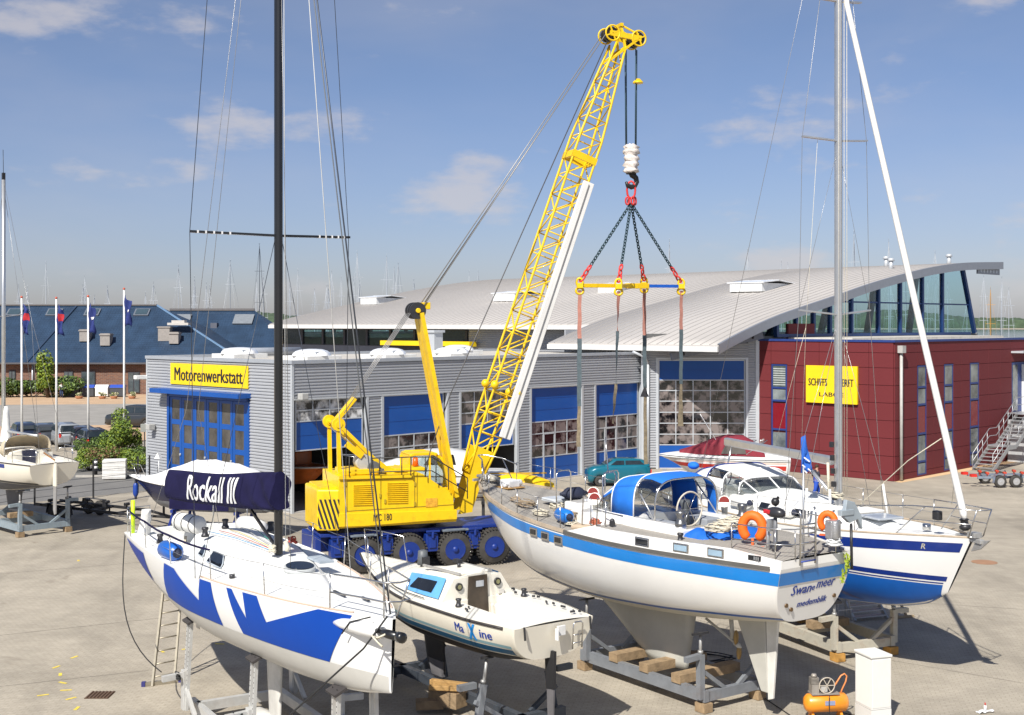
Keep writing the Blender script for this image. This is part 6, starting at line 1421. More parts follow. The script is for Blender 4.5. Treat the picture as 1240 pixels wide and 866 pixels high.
cradle('long grey steel cradle with timber blocks under the big white yacht', tuple(M2 @ Vector((2.4,0,0))), SWZ, 4.4, .85, .85, [(.1,.95,1.75,0),(.1,-.95,1.75,0),(4.1,.95,1.8,0),(4.1,-.95,1.8,0)], CRAD, [(.9,.2,1.9),(2.0,.2,1.9),(3.1,.2,1.9)])

# ------------------------------------------------ MAXINE (small cream yacht)
MZ = math.atan2(.81,-.59); MO = (.86,25.3,0)
mx_ = thing('small_yacht', 'small cream yacht with blue window panels and lettered side, stern towards us', 'sailboat', MO, MZ)
H3 = Hull(7.9, [(0,1.0),(.2,1.24),(.45,1.28),(.65,1.02),(.8,.66),(.92,.30),(1,.03)], [(0,2.58),(.5,2.60),(1,2.84)], [(0,1.86),(.15,1.68),(.4,1.62),(.65,1.66),(.85,1.86),(1,2.15)], .75, .12, .6, 1.0, .35, .2, .9)
H3.shell(110,30).build('hull', GELC, mx_)
H3.deck(.05,.012, wells=[(.35,2.75,.62,.42)]).build('deck', DECKC, mx_)
T1 = pm('stripe_teal', (.22,.36,.40), .3, var=.05); T2 = pm('stripe_petrol', (.015,.085,.17), .3, var=.1)
for sd in (-1,1):
    H3.band(sd, lambda u: 2.19+.02*u, lambda u: 2.13+.02*u, .02,.96,50,1,.005).build('boot_stripe', T1, mx_)
    H3.band(sd, lambda u: 2.10+.02*u, lambda u: 1.98+.02*u, .02,.95,50,2,.005).build('boot_stripe', T2, mx_)
    H3.band(sd, lambda u: 1.95+.02*u, lambda u: H3.K(u)+.001, .02,.94,50,6,.004).build('antifouling', pm('antifoul_black', (.018,.018,.02), .6, var=.3, scale=2), mx_)
    b = MB(); b.tube(H3.rail(0,-.03,sd,0.04,1,40,-.012),.028,6); b.build('rub_rail', pm('rub_dark', (.045,.04,.04), .6, var=.3, scale=4), mx_)
# lettering on the near side (port = +1)
for body, u_, z_, w_, h_, m_ in (('Ma',.207,2.345,.31,.18,BLT),('X',.155,2.33,.24,.33,pm('letter_sky', (.02,.28,.72), .4)),('ine',.103,2.335,.36,.17,BLT)):
    H3.text(body, u_, z_, w_, h_, 1, .06 if body == 'X' else .022, .0, .012).build('lettering', m_, mx_, recalc=False)
# coachroof blending to a raised foredeck
xs = [2.75,3.3,4.0,4.7,5.4,6.0]; b = MB(); trunk(b,xs,[.98,1.02,1.0,.88,.66,.38],[2.58]*6,[3.14,3.14,3.08,2.98,2.86,2.70],.34); b.build('coachroof', DECKC, mx_)
PB = pm('panel_sky', (.13,.38,.72), .35, coat=.3)
for sd in (-1,1):
    yb = lambda x: float(np.interp(x,xs,[.98,1.02,1.0,.88,.66,.38])); zt_ = lambda x: float(np.interp(x,xs,[3.14,3.14,3.08,2.98,2.86,2.70]))
    def q(x, f, o=.03):
        zz_ = 2.58+(zt_(x)-2.58-.09*yb(x))*f; return Vector((x, sd*(yb(x)-.34*f+o), zz_+o))
    rows = [[q(x,f) for f in (.12,.5,.93)] for x in [3.4,4.0]]
    rows = [[q(2.82+.12*f,f),q(3.3,f),q(3.8,f),q(4.2+.3*f,f)] for f in (.15,.4,.7,.98)]; b = MB(); b.grid(rows,True); b.build('window_panel', PB, mx_)
    b = MB(); b.grid([[q(3.15,f,.042),q(3.5,f,.042),q(4.15-.25*f,f,.042)] for f in (.30,.55,.78)],True); b.build('cabin_window', WIN, mx_)
    b = MB(); b.tube([q(x,.0,.05)+Vector((0,sd*.03,.02)) for x in (3.2,3.9,4.6,5.3,5.8)],.012,5); b.build('hand_rail', STL, mx_)
b = MB(); b.bbox(2.70,2.78,-.98,.98,2.2,2.60); b.prism([(2.74,-.95,2.6),(2.74,.95,2.6),(2.74,.62,3.08),(2.74,-.62,3.08)],(.04,0,0)); b.build('bulkhead', DECKC, mx_)
b = MB(); b.prism([(2.72,-.27,2.22),(2.72,.30,2.22),(2.72,.26,3.10),(2.72,-.22,3.10)],(-.03,0,0)); b.build('companionway', pm('companion_dark', (.045,.03,.02), .25, var=.5, scale=3), mx_)
b = MB(); b.box((2.68,-.02,2.92),(.01,.2,.13)); b.build('notice', pm('notice_grey', (.45,.47,.5), .6), mx_)
b = MB(); b.bbox(2.8,3.7,-.34,.36,3.12,3.17); b.build('sliding_hatch', DECKC, mx_, bevel=.02)
for yy in (-.4,.42): b = MB(); b.beam((2.8,yy,3.15),(4.3,yy,3.12),.04,.05); b.build('hatch_rail', pm('rail_grey', (.35,.34,.32), .6), mx_)
for yy in (-.52,.50): b = MB(); b.cyl((2.74,yy,2.90),(2.695,yy,2.90),.085,n=16); k = b.build('compass', BLKP, mx_); b = MB(); b.cyl((2.695,yy,2.90),(2.69,yy,2.90),.05,n=12); b.build('dial', pm('dial', (.25,.24,.12), .4), k)
b = MB(); b.box((2.70,-.6,2.68),(.03,.15,.1)); b.build('cover_plate', pm('plate_light', (.6,.58,.54), .5), mx_)
# seats, mounts, fittings in the cockpit
b = MB(); b.bbox(.4,2.7,-.62,-.30,2.18,2.44); b.bbox(.4,2.7,.30,.62,2.18,2.44); b.build('cockpit_seat', DECKC, mx_, bevel=.03)
rnd = random.Random(31)
for k in range(15):
    x_ = rnd.uniform(.2,2.9); sd = rnd.choice((-1,1)); y_ = sd*rnd.uniform(.7,.95)*H3.B(x_/7.9)*.9; b = MB(); b.box((x_,y_,2.66),(rnd.uniform(.04,.16),.03,.04),Matrix.Rotation(rnd.uniform(0,3),3,'Z')); b.build('deck_fitting', STL, mx_)
for p_ in ((2.2,.86,2.62),(2.2,-.86,2.62)): winch(mx_,p_,.7)
b = MB(); b.box((4.9,.0,3.02),(.16,.16,.3)); b.build('mast_step', STL, mx_)
b = MB(); b.lathe((5.0,0,2.98),(0,0,1),[(0,.13),(.32,.11),(.34,.05)],14); b.build('mast_boot', pm('boot_grey', (.11,.12,.13), .5), mx_)
b = MB(); b.box((3.9,-.25,3.2),(.22,.12,.08)); b.build('deck_block', STL, mx_)
b = MB(); b.cyl((3.4,.05,3.16),(3.4,.05,3.26),.04,n=8); b.build('deck_block', STL, mx_)
# transom: outboard bracket, folding ladder
b = MB(); b.box((-.06,-.12,2.42),(.05,.20,.20)); b.box((-.10,.02,2.36),(.10,.03,.24)); b.build('motor_bracket', pm('bracket_white', (.7,.7,.68), .4), mx_, bevel=.01)
b = MB(); b.tube([(-.05,-.42,2.0),(-.08,-.42,2.5),(-.08,-.46,2.54),(-.08,-.62,2.54),(-.08,-.66,2.5),(-.05,-.66,2.0)],.016,7)
for z_ in (2.12,2.28): b.cyl((-.07,-.42,z_),(-.07,-.66,z_),.014,n=6)
b.build('boarding_ladder', INOX, mx_)
for yy in (.78,-.9): b = MB(); b.beam((-.02,yy,2.6),(-.05,yy,2.34),.03); b.build('chainplate', STL, mx_)
# pulpit and lifelines
for sd in (-1,1): tubeo(mx_,'pulpit',[(6.6,sd*.55,2.75),(6.7,sd*.5,3.35),(7.3,sd*.25,3.42),(7.75,0,3.44)],.014); tubeo(mx_,'pulpit_leg',[(7.3,sd*.2,2.8),(7.3,sd*.25,3.42)],.012)
# mast laid? short aluminium ladder standing at the bow
foil(MB(),0,0,1.75,.62,4.05,5.05,4.05,4.75,.07).build('keel', pm('antifoul_black', (.018,.018,.02), .6), mx_)
b = MB(); b.prism([(4.08,-.04,.9),(4.7,-.04,.9),(4.55,-.04,.55),(4.1,-.04,.55)],(0,.08,0)); b.build('keel_tip', pm('keel_grey', (.13,.125,.13), .7, var=.2), mx_)
b = MB(); b.prism([(.30,-.03,2.0),(-.02,-.03,2.0),(.0,-.03,1.25),(.25,-.03,1.2)],(0,.06,0)); b.build('rudder', pm('antifoul_black', (.018,.018,.02), .6), mx_)
b = MB(); b.prism([(.24,-.02,1.22),(.02,-.02,1.22),(.05,-.02,.5),(.2,-.02,.5)],(0,.04,0)); b.build('rudder_blade', pm('keel_grey', (.13,.125,.13), .7), mx_)
M3 = ROOTM[mx_.name]
ct = thing('boat_cradle', 'dark steel cradle with jack posts under the small cream yacht', 'cradle', tuple(M3 @ Vector((1.0,0,0))), MZ)
for a_,c_ in (((-.2,0,.35),(5.6,0,.35)),((.1,-1.1,.35),(.1,1.1,.35)),((4.9,-1.1,.35),(4.9,1.1,.35))): b = MB(); b.beam(a_,c_,.16,.2); b.build('beam', CRADD, ct)
for (xx,yy,zt_,m_) in ((.3,1.05,1.72,CRAD),(.3,-1.05,1.72,CRADD),(4.6,1.0,1.7,CRADD),(4.6,-1.0,1.7,CRADD)):
    post_pad(ct,(xx,yy,.05),(xx,yy*.72,zt_),m_,.13,.2); s_ = -1 if yy > 0 else 1
    b = MB(); b.beam((xx,yy,.85),(xx,yy+s_*.7,.4),.09); b.build('brace', m_, ct)
    b = MB(); b.beam((xx,yy,1.2),(xx,yy-s_*.42,1.2),.12); b.build('side_arm', m_, ct)
for (xx,yy) in ((-.2,0),(5.5,0),(4.9,1.1),(.1,1.1)): b = MB(); b.box((xx,yy,.14),(.24,.24,.26)); b.build('foot', CRADD, ct)
for i,(xx,yy,z_,l_,w_,h_,m_) in enumerate(((3.4,.35,.33,.8,.4,.34,WOODB),(3.5,.25,.58,.9,.14,.11,WOODF),(3.2,.5,.58,.8,.12,.1,WOODF),(3.6,.7,.16,.6,.25,.2,WOODB))):
    t = thing('timber_baulk', ['thick brown timber baulk stacked under the dark keel','fresh orange plank on top of the timber under the dark keel','short fresh plank beside the dark keel, on the baulk','low fresh timber on the ground beside the dark keel'][i], 'timber', tuple(M3 @ Vector((xx,yy,z_-h_/2+.01*i))), MZ+.3+.25*i); b = MB(); b.box((0,0,h_/2),(l_,w_,h_)); b.build('wood', m_, t, bevel=.01)
tb = thing('scrap_heap', 'heap of grey scrap metal and stones at the foot of the small cradle', 'scrap', tuple(M3 @ Vector((2.1,1.0,0))), MZ)
rnd = random.Random(8)
for k in range(26):
    bb = MB(); bb.box((rnd.uniform(-.7,.5),rnd.uniform(-.3,.35),.06+.12*rnd.random()),(rnd.uniform(.1,.3),rnd.uniform(.08,.2),rnd.uniform(.05,.12)),Matrix.Rotation(rnd.uniform(0,3),3,'Z')@Matrix.Rotation(rnd.uniform(-.4,.4),3,'X')); bb.build('piece', pm('scrap_grey', (.35,.34,.32), .8, var=.3, scale=5), tb)

# ------------------------------------------------ BLUE BOTTOMED SLOOP at right (bow towards us)
HO = (5.8,39.9,0); HRZ = math.atan2(-.917,.4)
hr = thing('blue_bottom_sloop', 'large white sloop with blue bottom, navy stripe, tall aluminium mast and sloping furled genoa', 'sailboat', HO, HRZ)
H4 = Hull(12.0, [(0,1.25),(.2,1.65),(.45,1.85),(.65,1.68),(.8,1.25),(.92,.60),(1,.04)], [(0,3.30),(.5,3.34),(1,3.66)], [(0,2.7),(.12,2.35),(.35,1.62),(.6,1.48),(.8,1.60),(.92,1.86),(1,2.25)], .80, .5, .55, 1.0, .35, .3, .85)
H4.shell(120,34).build('hull', GEL, hr); H4.deck(.05,.01, wells=[(.6,3.0,.7,.35)]).build('deck', DECK, hr)
NV = pm('stripe_navy', (.006,.028,.20), .3, coat=.3); AB = pm('antifoul_blue', (.004,.10,.42), .5, var=.15, scale=1., grime=.3, gcol=(.02,.08,.3))
for sd in (-1,1):
    H4.band(sd, lambda u: H4.D(u)-.13, lambda u: H4.D(u)-.36, .0,.99,50,2,.006).build('hull_stripe', NV, hr)
    w4 = lambda u: 2.42+.02*u
    H4.band(sd, lambda u: w4(u)+.22, lambda u: w4(u)+.10, 0,.985,50,2,.006).build('boot_stripe', NV, hr)
    H4.band(sd, lambda u: w4(u)+.06, lambda u: w4(u)+.03, 0,.98,50,1,.006).build('boot_stripe', NV, hr)
    H4.band(sd, lambda u: w4(u), lambda u: H4.K(u)+.001, 0,.98,60,10,.006).build('antifouling', AB, hr)
    H4.band(sd, lambda u: H4.D(u)-.52, lambda u: H4.D(u)-.57, .3,.70,30,1,.03).build('rub_strake', pm('strake_grey', (.4,.38,.34), .5), hr)
    b = MB(); b.tube(H4.rail(0,.02,sd,0,1,50,.02),.03,5); b.build('toe_rail', pm('teak_rail', (.42,.34,.25), .7), hr)
    H4.text('R', .925, H4.D(.93)-.245, .10, .13, sd, .02).build('maker_mark', pm('mark_gold', (.45,.43,.36), .4), hr, recalc=False)
    for k in range(6): u = .70+k*.007; H4.poly([(u,1.92-.03*k),(u+.035,1.89-.03*k),(u+.035,1.905-.03*k),(u,1.935-.03*k)], sd, .014, kz=1).build('thruster_slat', NV, hr)
b = MB(); trunk(b,[3.4,4.2,5.2,6.2,7.2,8.2,9.0,9.6],[1.15,1.25,1.25,1.2,1.05,.85,.6,.3],[3.32]*4+[3.38]*4,[3.86,3.92,3.90,3.84,3.78,3.72,3.66,3.58],.30); b.build('coachroof', DECK, hr)
for (x0,x1) in ((3.9,4.8),(5.2,6.0),(6.4,7.1)):
    for sd in (-1,1): b = MB(); yb = lambda x: float(np.interp(x,[3.4,4.2,5.2,6.2,7.2],[1.15,1.25,1.25,1.2,1.05])); b.prism([(x0,sd*(yb(x0)-.07),3.5),(x1,sd*(yb(x1)-.07),3.5),(x1,sd*(yb(x1)-.18),3.68),(x0,sd*(yb(x0)-.18),3.68)],(0,sd*.02,0)); b.build('cabin_window', WIN, hr)
b = MB(); b.bbox(8.5,9.3,-.45,.35,3.70,3.76); b.build('fore_hatch', pm('hatch_smoke', (.35,.38,.42), .15), hr, bevel=.03)
b = MB(); b.bbox(7.7,8.4,-.5,.5,3.74,3.80); b.build('fore_cover', WB, hr, bevel=.03)
# mast, boom, rigging
m4x = 12-4.85
b = MB(); rows = []
for i in range(14):
    z = 3.7+i*1.35; rows.append([(m4x+.125*math.cos(t_),.09*math.sin(t_),z) for t_ in [2*math.pi*q/16 for q in range(16)]])
b.grid(rows,True,True); b.build('mast', ALU, hr)
b = MB(); b.cyl((m4x-.16,.15,3.9),(m4x-.16,.15,8.2),.055,n=10); b.build('mast_tube', ALU, hr)
zsp = HCAM+(HZ-169)/F*33.1
for zz_, hl in ((zsp,1.05),(13.55+3.6,.85),):
    for sd in (-1,1): b = MB(); b.beam((m4x,0,zz_),(m4x-.15,sd*hl,zz_+.08),.12,.04); b.build('spreader', ALU, hr)
zl = HCAM+(HZ-381)/F*33.1
for sd in (-1,1): b = MB(); b.beam((m4x,0,zl),(m4x-.15,sd*1.15,zl+.12),.12,.04); b.build('spreader', ALU, hr)
for sd in (-1,1):
    wire(hr,'shroud',[(m4x-.15,sd*1.62,3.4),(m4x-.15,sd*1.15,zl+.12),(m4x-.15,sd*1.05,zsp+.08),(m4x,0,21)],.009); wire(hr,'shroud',[(m4x+.35,sd*1.5,3.4),(m4x,0,zl-.1)],.008); wire(hr,'shroud',[(m4x-.5,sd*1.5,3.4),(m4x,0,zl-.1)],.008)
wire(hr,'shroud',[(m4x-.15,-1.15,zl+.12),(m4x,0,zsp-.1)],.006); wire(hr,'shroud',[(m4x-.15,1.15,zl+.12),(m4x,0,zsp-.1)],.006)
for (x_,y_) in ((m4x+.9,-.95),(m4x+.5,-1.4),(m4x+.55,1.2)): b = MB(); b.tube([(x_,y_,3.4),(x_-.12,y_*.93,4.35)],.035,7); b.build('shroud_cover', WB, hr)
b = MB(); b.tube([(11.75,0,4.05),(11.7,0,4.2),(m4x+.35,0,17.0),(m4x+.1,0,21)],[.05,.085,.07,.045],10); b.build('furled_genoa', WB, hr)
b = MB(); b.lathe((11.77,0,3.80),(-.2,0,1),[(0,.06),(.05,.13),(.12,.13),(.14,.09),(.24,.09),(.26,.12),(.3,.05)],14); b.build('furling_drum', STL, hr)
wire(hr,'halyard',[(11.2,-.2,5.9),(10.3,-.4,5.3),(9.2,-.7,4.3),(8.6,-.8,3.8)],.012,LINE_)
wire(hr,'halyard',[(11.45,0,5.2),(11.0,.3,4.3)],.008,LINE_); wire(hr,'backstay',[(0,.1,3.4),(m4x-.1,0,21.4)],.008)
for dy in (-.12,.05,.14): wire(hr,'halyard',[(m4x+.18,dy,4.0),(m4x+.17,dy,20)],.009,LINE_)
wire(hr,'lazy_jack',[(m4x-1.6,0,5.2),(m4x-1.0,-.3,8.5),(m4x-.1,-.6,zsp)],.006,LINE_); wire(hr,'lazy_jack',[(m4x-2.8,0,5.2),(m4x-1.0,-.3,8.5)],.006,LINE_)
bg = Vector((m4x-.25,0,HCAM-(556-HZ)/F*34)); be = bg+Vector((-4.9,-.15,.10))
b = MB(); b.beam(bg,be,.17,.24); b.build('boom', ALU, hr, bevel=.04)
b = MB(); b.cyl((m4x-.2,0,4.0),bg+Vector((-1.3,0,-.12)),.05,n=8); b.build('boom_strut', ALU, hr); b = MB(); b.cyl(be+Vector((.3,0,-.1)),(2.2,-.3,3.9),.03,n=6); b.build('mainsheet', INOX, hr)
b = MB(); coil(b,(m4x+.05,-.1,3.95),.2,7,.016,77,.8); b.tube([(m4x-.2,-.15,4.0),(m4x-.22,-.17,4.9)],.04,6); b.build('rope_bundle', LINE_, hr)
for k in range(5): b = MB(); b.box((m4x+.0,-.14-.02*k,4.0+.35*k),(.1,.08,.14)); b.build('mast_fitting', STL, hr)
# windscreen and white sprayhood with blue piping
zc = 3.9
WCAN = pm('white_canvas', (.74,.74,.72), .8, var=.04, bump=.4, bscale=5)
SH = [hoodsec(4.65,.92,3.72,3.84), hoodsec(4.0,1.02,3.72,4.20), hoodsec(3.3,1.12,3.70,4.36), hoodsec(2.5,1.16,3.66,4.42), hoodsec(1.6,1.12,3.36,4.22)]
def part4(i0,i1,k0,k1,mat,name):
    rows = []
    for i in range(i0,i1):
        for q in range(4 if i < i1-1 else 5): rows.append([SH[i][k].lerp(SH[i+1][k],q/4) for k in range(k0,k1+1)])
    b = MB(); b.grid(rows,True); o = b.build(name, mat, hr); md = o.modifiers.new('thick','SOLIDIFY'); md.thickness = .014
part4(0,1,0,16,CLR,'windscreen'); part4(1,4,5,11,WCAN,'canopy'); part4(3,4,0,5,WCAN,'canopy_side'); part4(3,4,11,16,WCAN,'canopy_side'); part4(2,3,2,5,CLR,'side_window'); part4(2,3,11,14,CLR,'side_window'); part4(2,3,14,16,WCAN,'canopy_side'); part4(2,3,0,2,WCAN,'canopy_side'); part4(1,2,0,4,CLR,'side_window'); part4(1,2,12,16,CLR,'side_window')
for i in (0,1,2): b = MB(); b.tube(SH[i],.025,6); b.build('screen_frame', PIPE, hr)
for kk in (4,8,12): b = MB(); b.tube([SH[0][kk],SH[1][kk]],.022,6); b.build('screen_mullion', PIPE, hr)
b = MB(); b.tube([SH[4][k]+Vector((0,0,.01)) for k in range(17)],.025,6); b.build('canopy_piping', NV, hr); b = MB(); b.tube([SH[3][k]+Vector((0,0,.01)) for k in range(17)],.02,6); b.build('canopy_piping', NV, hr)
b = MB(); b.bbox(3.0,3.2,-.9,.9,3.4,3.9); b.bbox(.5,3.0,.72,.95,3.3,3.72); b.bbox(.5,3.0,-.95,-.72,3.3,3.72); b.build('coaming', DECK, hr, bevel=.04)
b = MB(); b.bbox(.6,3.0,-.70,.70,3.0,3.06); b.build('cockpit_sole', pm('cockpit_dark', (.05,.05,.05), .8), hr)
b = MB(); b.tube([(1.5,.38*math.cos(t_),3.95+.38*math.sin(t_)) for t_ in [2*math.pi*q/22 for q in range(22)]],.02,6,closed=True); b.build('steering_wheel', INOX, hr); b = MB(); b.lathe((1.65,0,3.05),(0,0,1),[(0,.12),(.9,.08),(1.1,.14)],10); b.build('binnacle', STL, hr)
for c in ((2.3,-.85,3.72),(2.3,.85,3.72)): winch(hr,c,1.4)
# pulpit, anchor, lifelines
for sd in (-1,1):
    pv = None
    for u in (.05,.2,.35,.5,.65,.78):
        q_ = stn(hr,H4,u,sd,.65)
        if pv is not None:
            for dz in (0,.32): wire(hr,'lifeline',[pv-Vector((0,0,dz)),q_-Vector((0,0,dz))],.006)
        pv = q_
    tubeo(hr,'pulpit',[pv,(10.7,sd*.62,4.28),(11.5,sd*.40,4.32),(12.35,sd*.22,4.36)],.016); tubeo(hr,'pulpit',[(12.35,sd*.22,4.36),(12.1,sd*.22,3.72)],.016); tubeo(hr,'pulpit_leg',[(10.2,sd*.7,3.55),(11.0,sd*.5,4.29)],.014)
    tubeo(hr,'pulpit',[(10.6,sd*.62,3.95),(11.5,sd*.38,3.98),(12.2,sd*.22,4.02)],.012)
tubeo(hr,'pulpit',[(12.35,-.22,4.36),(12.42,0,4.36),(12.35,.22,4.36)],.016); tubeo(hr,'pulpit',[(12.1,-.22,3.72),(12.15,0,3.70),(12.1,.22,3.72)],.014)
b = MB(); b.beam((11.5,.0,3.66),(12.3,.0,3.62),.12,.1); b.prism([(12.1,-.02,3.62),(12.55,-.02,3.70),(12.25,-.02,3.45),(11.95,-.02,3.35)],(0,.04,0)); b.box((12.05,0,3.75),(.25,.22,.12)); b.build('anchor', GALV, hr, bevel=.01)
b = MB(); b.box((11.2,-.32,4.1),(.2,.16,.22)); b.build('bow_light', STL, hr, bevel=.03); b = MB(); b.cyl((10.6,-.1,3.66),(10.6,-.1,3.80),.1,n=12); b.build('windlass', INOX, hr)
foil(MB(),0,0,1.65,.45,4.0,6.6,4.2,6.0,.18).build('keel', AB, hr)
b = MB(); b.prism([(.9,-.05,2.5),(1.7,-.05,2.3),(1.5,-.05,.8),(1.0,-.05,.8)],(0,.1,0)); b.build('rudder', AB, hr, bevel=.02)
M4 = ROOTM[hr.name]
fender(None,'long white fender on the side deck by the windscreen of the right sloop', M4 @ Vector((4.5,-1.3,3.62)), M4.to_3x3() @ Vector((1,0,.0)), .95, .17, WB)
fender(None,'second white fender with a black end nearer the mast of the right sloop', M4 @ Vector((6.3,-1.2,3.6)), M4.to_3x3() @ Vector((1,.2,0)), .9, .16, WB)
RCR = pm('rusty_white_frame', (.46,.43,.35), .65, var=.12, scale=3, grime=.7, gcol=(.22,.10,.04), cscale=3)
co_ = cradle('rusty pale steel cradle carrying the blue bottomed sloop', tuple(M4 @ Vector((4.3,0,0))), HRZ, 4.0, .85, .85, [(3.9,-.95,1.55,0),(3.9,.95,1.55,0),(.1,-.95,1.65,0),(.1,.95,1.65,0)], RCR, [(1.2,.2,1.2),(2.4,.2,1.2)], blockmat=pm('orange_block', (.50,.26,.06), .8, var=.25, scale=5))
fl = thing('stern_flag', 'blue and white flag hanging beside the aluminium mast', 'flag', tuple(M4 @ Vector((m4x-.6,-.75,5.55))), 0)
rows = []
for i in range(9):
    row = []
    for j in range(5): row.append((-.0+.30*j/4*(.35+.65*i/8), .05*math.sin(i*.9+j*1.3), -.95*i/8+.02*j))
    rows.append(row)
b = MB(); b.grid(rows,True); fo = b.build('cloth', pm('flag_blue', (.02,.12,.5), .8), fl); md = fo.modifiers.new('t','SOLIDIFY'); md.thickness = .01
for (x_,z_) in ((.10,-.55),(.05,-.75),(.17,-.6),(.2,-.85),(.1,-.9)): b = MB(); b.box((x_,-.07,z_),(.10,.012,.035),Matrix.Rotation(.7,3,'Y')); b.build('emblem', PIPE, fl)
# ================================================================= OTHER BOATS, VEHICLES, PLANTS, PEOPLE
# ------------------------------------------------ sailboat at the left edge
LO = (-18.4,50.6,0); LZ = math.atan2(.71,-.70)
lb = thing('left_sailboat', 'cream sailboat with a tan sprayhood on a cradle at the left edge, stern towards us', 'sailboat', LO, LZ)
H5 = Hull(9.6, [(0,1.02),(.2,1.35),(.45,1.52),(.65,1.35),(.8,.95),(.92,.45),(1,.03)], [(0,2.96),(.5,2.98),(1,3.2)], [(0,2.10),(.15,1.85),(.4,1.6),(.65,1.65),(.85,1.95),(1,2.3)], 1.0,.2,.6,1.,.35,.3,.9)
H5.shell(44,16).build('hull', GELC, lb); H5.deck(.05,.012,wells=[(.4,2.4,.6,.4)]).build('deck', DECKC, lb)
for sd in (-1,1):
    H5.band(sd, lambda u: H5.D(u)-.06, lambda u: H5.D(u)-.22, .18,.99,40,2,.006).build('hull_stripe', NV, lb)
    H5.band(sd, lambda u: 2.20, lambda u: 2.12, .0,.98,40,1,.006).build('boot_stripe', BLKP, lb)
    H5.band(sd, lambda u: 2.10, lambda u: H5.K(u)+.001, .0,.97,40,6,.005).build('antifouling', pm('antifoul_grey', (.10,.10,.11), .6, var=.2), lb)
    b = MB(); b.tube(H5.rail(0,-.01,sd,0,1,30,0),.025,5); b.build('rub_rail', pm('rub_dark', (.045,.04,.04), .6), lb)
b = MB(); trunk(b,[2.4,3.2,4.2,5.2,6.2,7.0],[.95,1.0,1.02,.92,.7,.4],[2.98]*6,[3.36,3.38,3.36,3.30,3.22,3.1],.22); b.build('coachroof', DECKC, lb)
b = MB(); b.bbox(2.33,2.42,-.28,.32,2.65,3.35); b.build('companionway', pm('companion_navy', (.02,.025,.06), .4), lb)
b = MB(); b.bbox(2.36,2.46,-.98,.98,2.6,3.2); b.build('bulkhead', DECKC, lb)
TANH = pm('hood_tan', (.55,.47,.34), .8, var=.08, bump=.4, bscale=6)
q_ = [hoodsec(3.5,.8,3.2,3.42), hoodsec(3.05,.95,3.2,3.85), hoodsec(2.55,1.0,3.15,3.98)]
b = MB(); b.grid([[q_[i][k].lerp(q_[i+1][k],f/3) for k in range(17)] for i in range(2) for f in range(4)],True); o = b.build('sprayhood', TANH, lb); md = o.modifiers.new('t','SOLIDIFY'); md.thickness = .02
for yy in (-.45,.45): b = MB(); b.box((3.28,yy,3.68),(.02,.5,.22),Matrix.Rotation(-.85,3,'Y')); b.build('hood_window', pm('vinyl_light', (.5,.55,.6), .1), lb)
b = MB(); b.tube(q_[2],.02,6); b.build('hood_frame', INOX, lb)
b = MB(); b.cyl((5.0,0,3.3),(5.0,0,14.8),.085,n=12); b.build('mast', ALU, lb)
b = MB(); b.cyl((5.0,0,14.8),(5.05,0,16.1),.012,n=5); b.box((5.0,0,14.95),(.12,.12,.3)); b.build('masthead', BLKP, lb)
rows = [[Vector((4.72+(.26-.045*i)*math.cos(t_),(.24-.03*i)*math.sin(t_)*(1+.1*math.sin(i*2)),3.55+.30*i)) for t_ in [2*math.pi*k/12 for k in range(12)]] for i in range(6)]
b = MB(); b.grid(rows,True,True); b.add(rows[-1],[tuple(range(12))]); b.build('sail_cover', WCAN, lb)
b = MB(); b.cyl((4.95,0,4.0),(1.6,0,3.98),.05,n=8); b.build('boom', ALU, lb)
for sd in (-1,1):
    wire(lb,'shroud',[(4.7,sd*1.45,3.0),(4.95,sd*.75,9.0),(5.0,0,14.6)],.009); wire(lb,'backstay',[(.05,sd*.6,3.0),(2.2,0,8.8),(4.95,0,14.7)],.008)
    b = MB(); b.beam((5.0,0,8.9),(4.95,sd*.78,9.0),.09,.03); b.build('spreader', ALU, lb)
    tubeo(lb,'pushpit',[(1.5,sd*1.1,2.97),(1.5,sd*1.1,3.55),(.35,sd*1.0,3.58),(.05,sd*.75,3.58),(.05,sd*.2,3.58)],.018); tubeo(lb,'pushpit',[(1.5,sd*1.1,3.28),(.35,sd*1.0,3.3),(.05,sd*.75,3.3)],.014); tubeo(lb,'pushpit',[(.05,sd*.75,2.97),(.05,sd*.75,3.58)],.018)
b = MB(); b.tube([(.02,.0,3.1),(.8,.1,3.35)],.03,6); b.build('tiller', pm('varnished_wood', (.35,.16,.05), .4), lb)
b = MB(); b.prism([(.12,-.04,2.98),(-.14,-.04,2.98),(-.14,-.04,2.05),(.12,-.04,2.05)],(0,.08,0)); b.build('rudder_head', GELC, lb, bevel=.015); b = MB(); b.prism([(.10,-.03,2.05),(-.14,-.03,2.05),(-.10,-.03,.95),(.02,-.03,.9),(.12,-.03,1.1)],(0,.06,0)); b.build('rudder', pm('rudder_grey', (.28,.275,.27), .6, grime=.3), lb, bevel=.01)
foil(MB(),0,0,1.75,.62,3.0,4.9,3.3,4.5,.12).build('keel', pm('antifoul_grey', (.10,.10,.11), .6), lb)
M5 = ROOTM[lb.name]; LCR = pm('cradle_blue_grey', (.27,.33,.37), .5, .2, grime=.3, gcol=(.16,.12,.09))
cradle('blue grey steel cradle on timber blocks under the left edge sailboat', tuple(M5 @ Vector((.9,0,0))), LZ, 5.0, 1.0, 1.0, [(.1,1.0,1.85,0),(.1,-1.0,1.85,0),(4.8,1.0,1.8,0),(4.8,-1.0,1.8,0)], LCR, [(2.4,.2,1.0)])

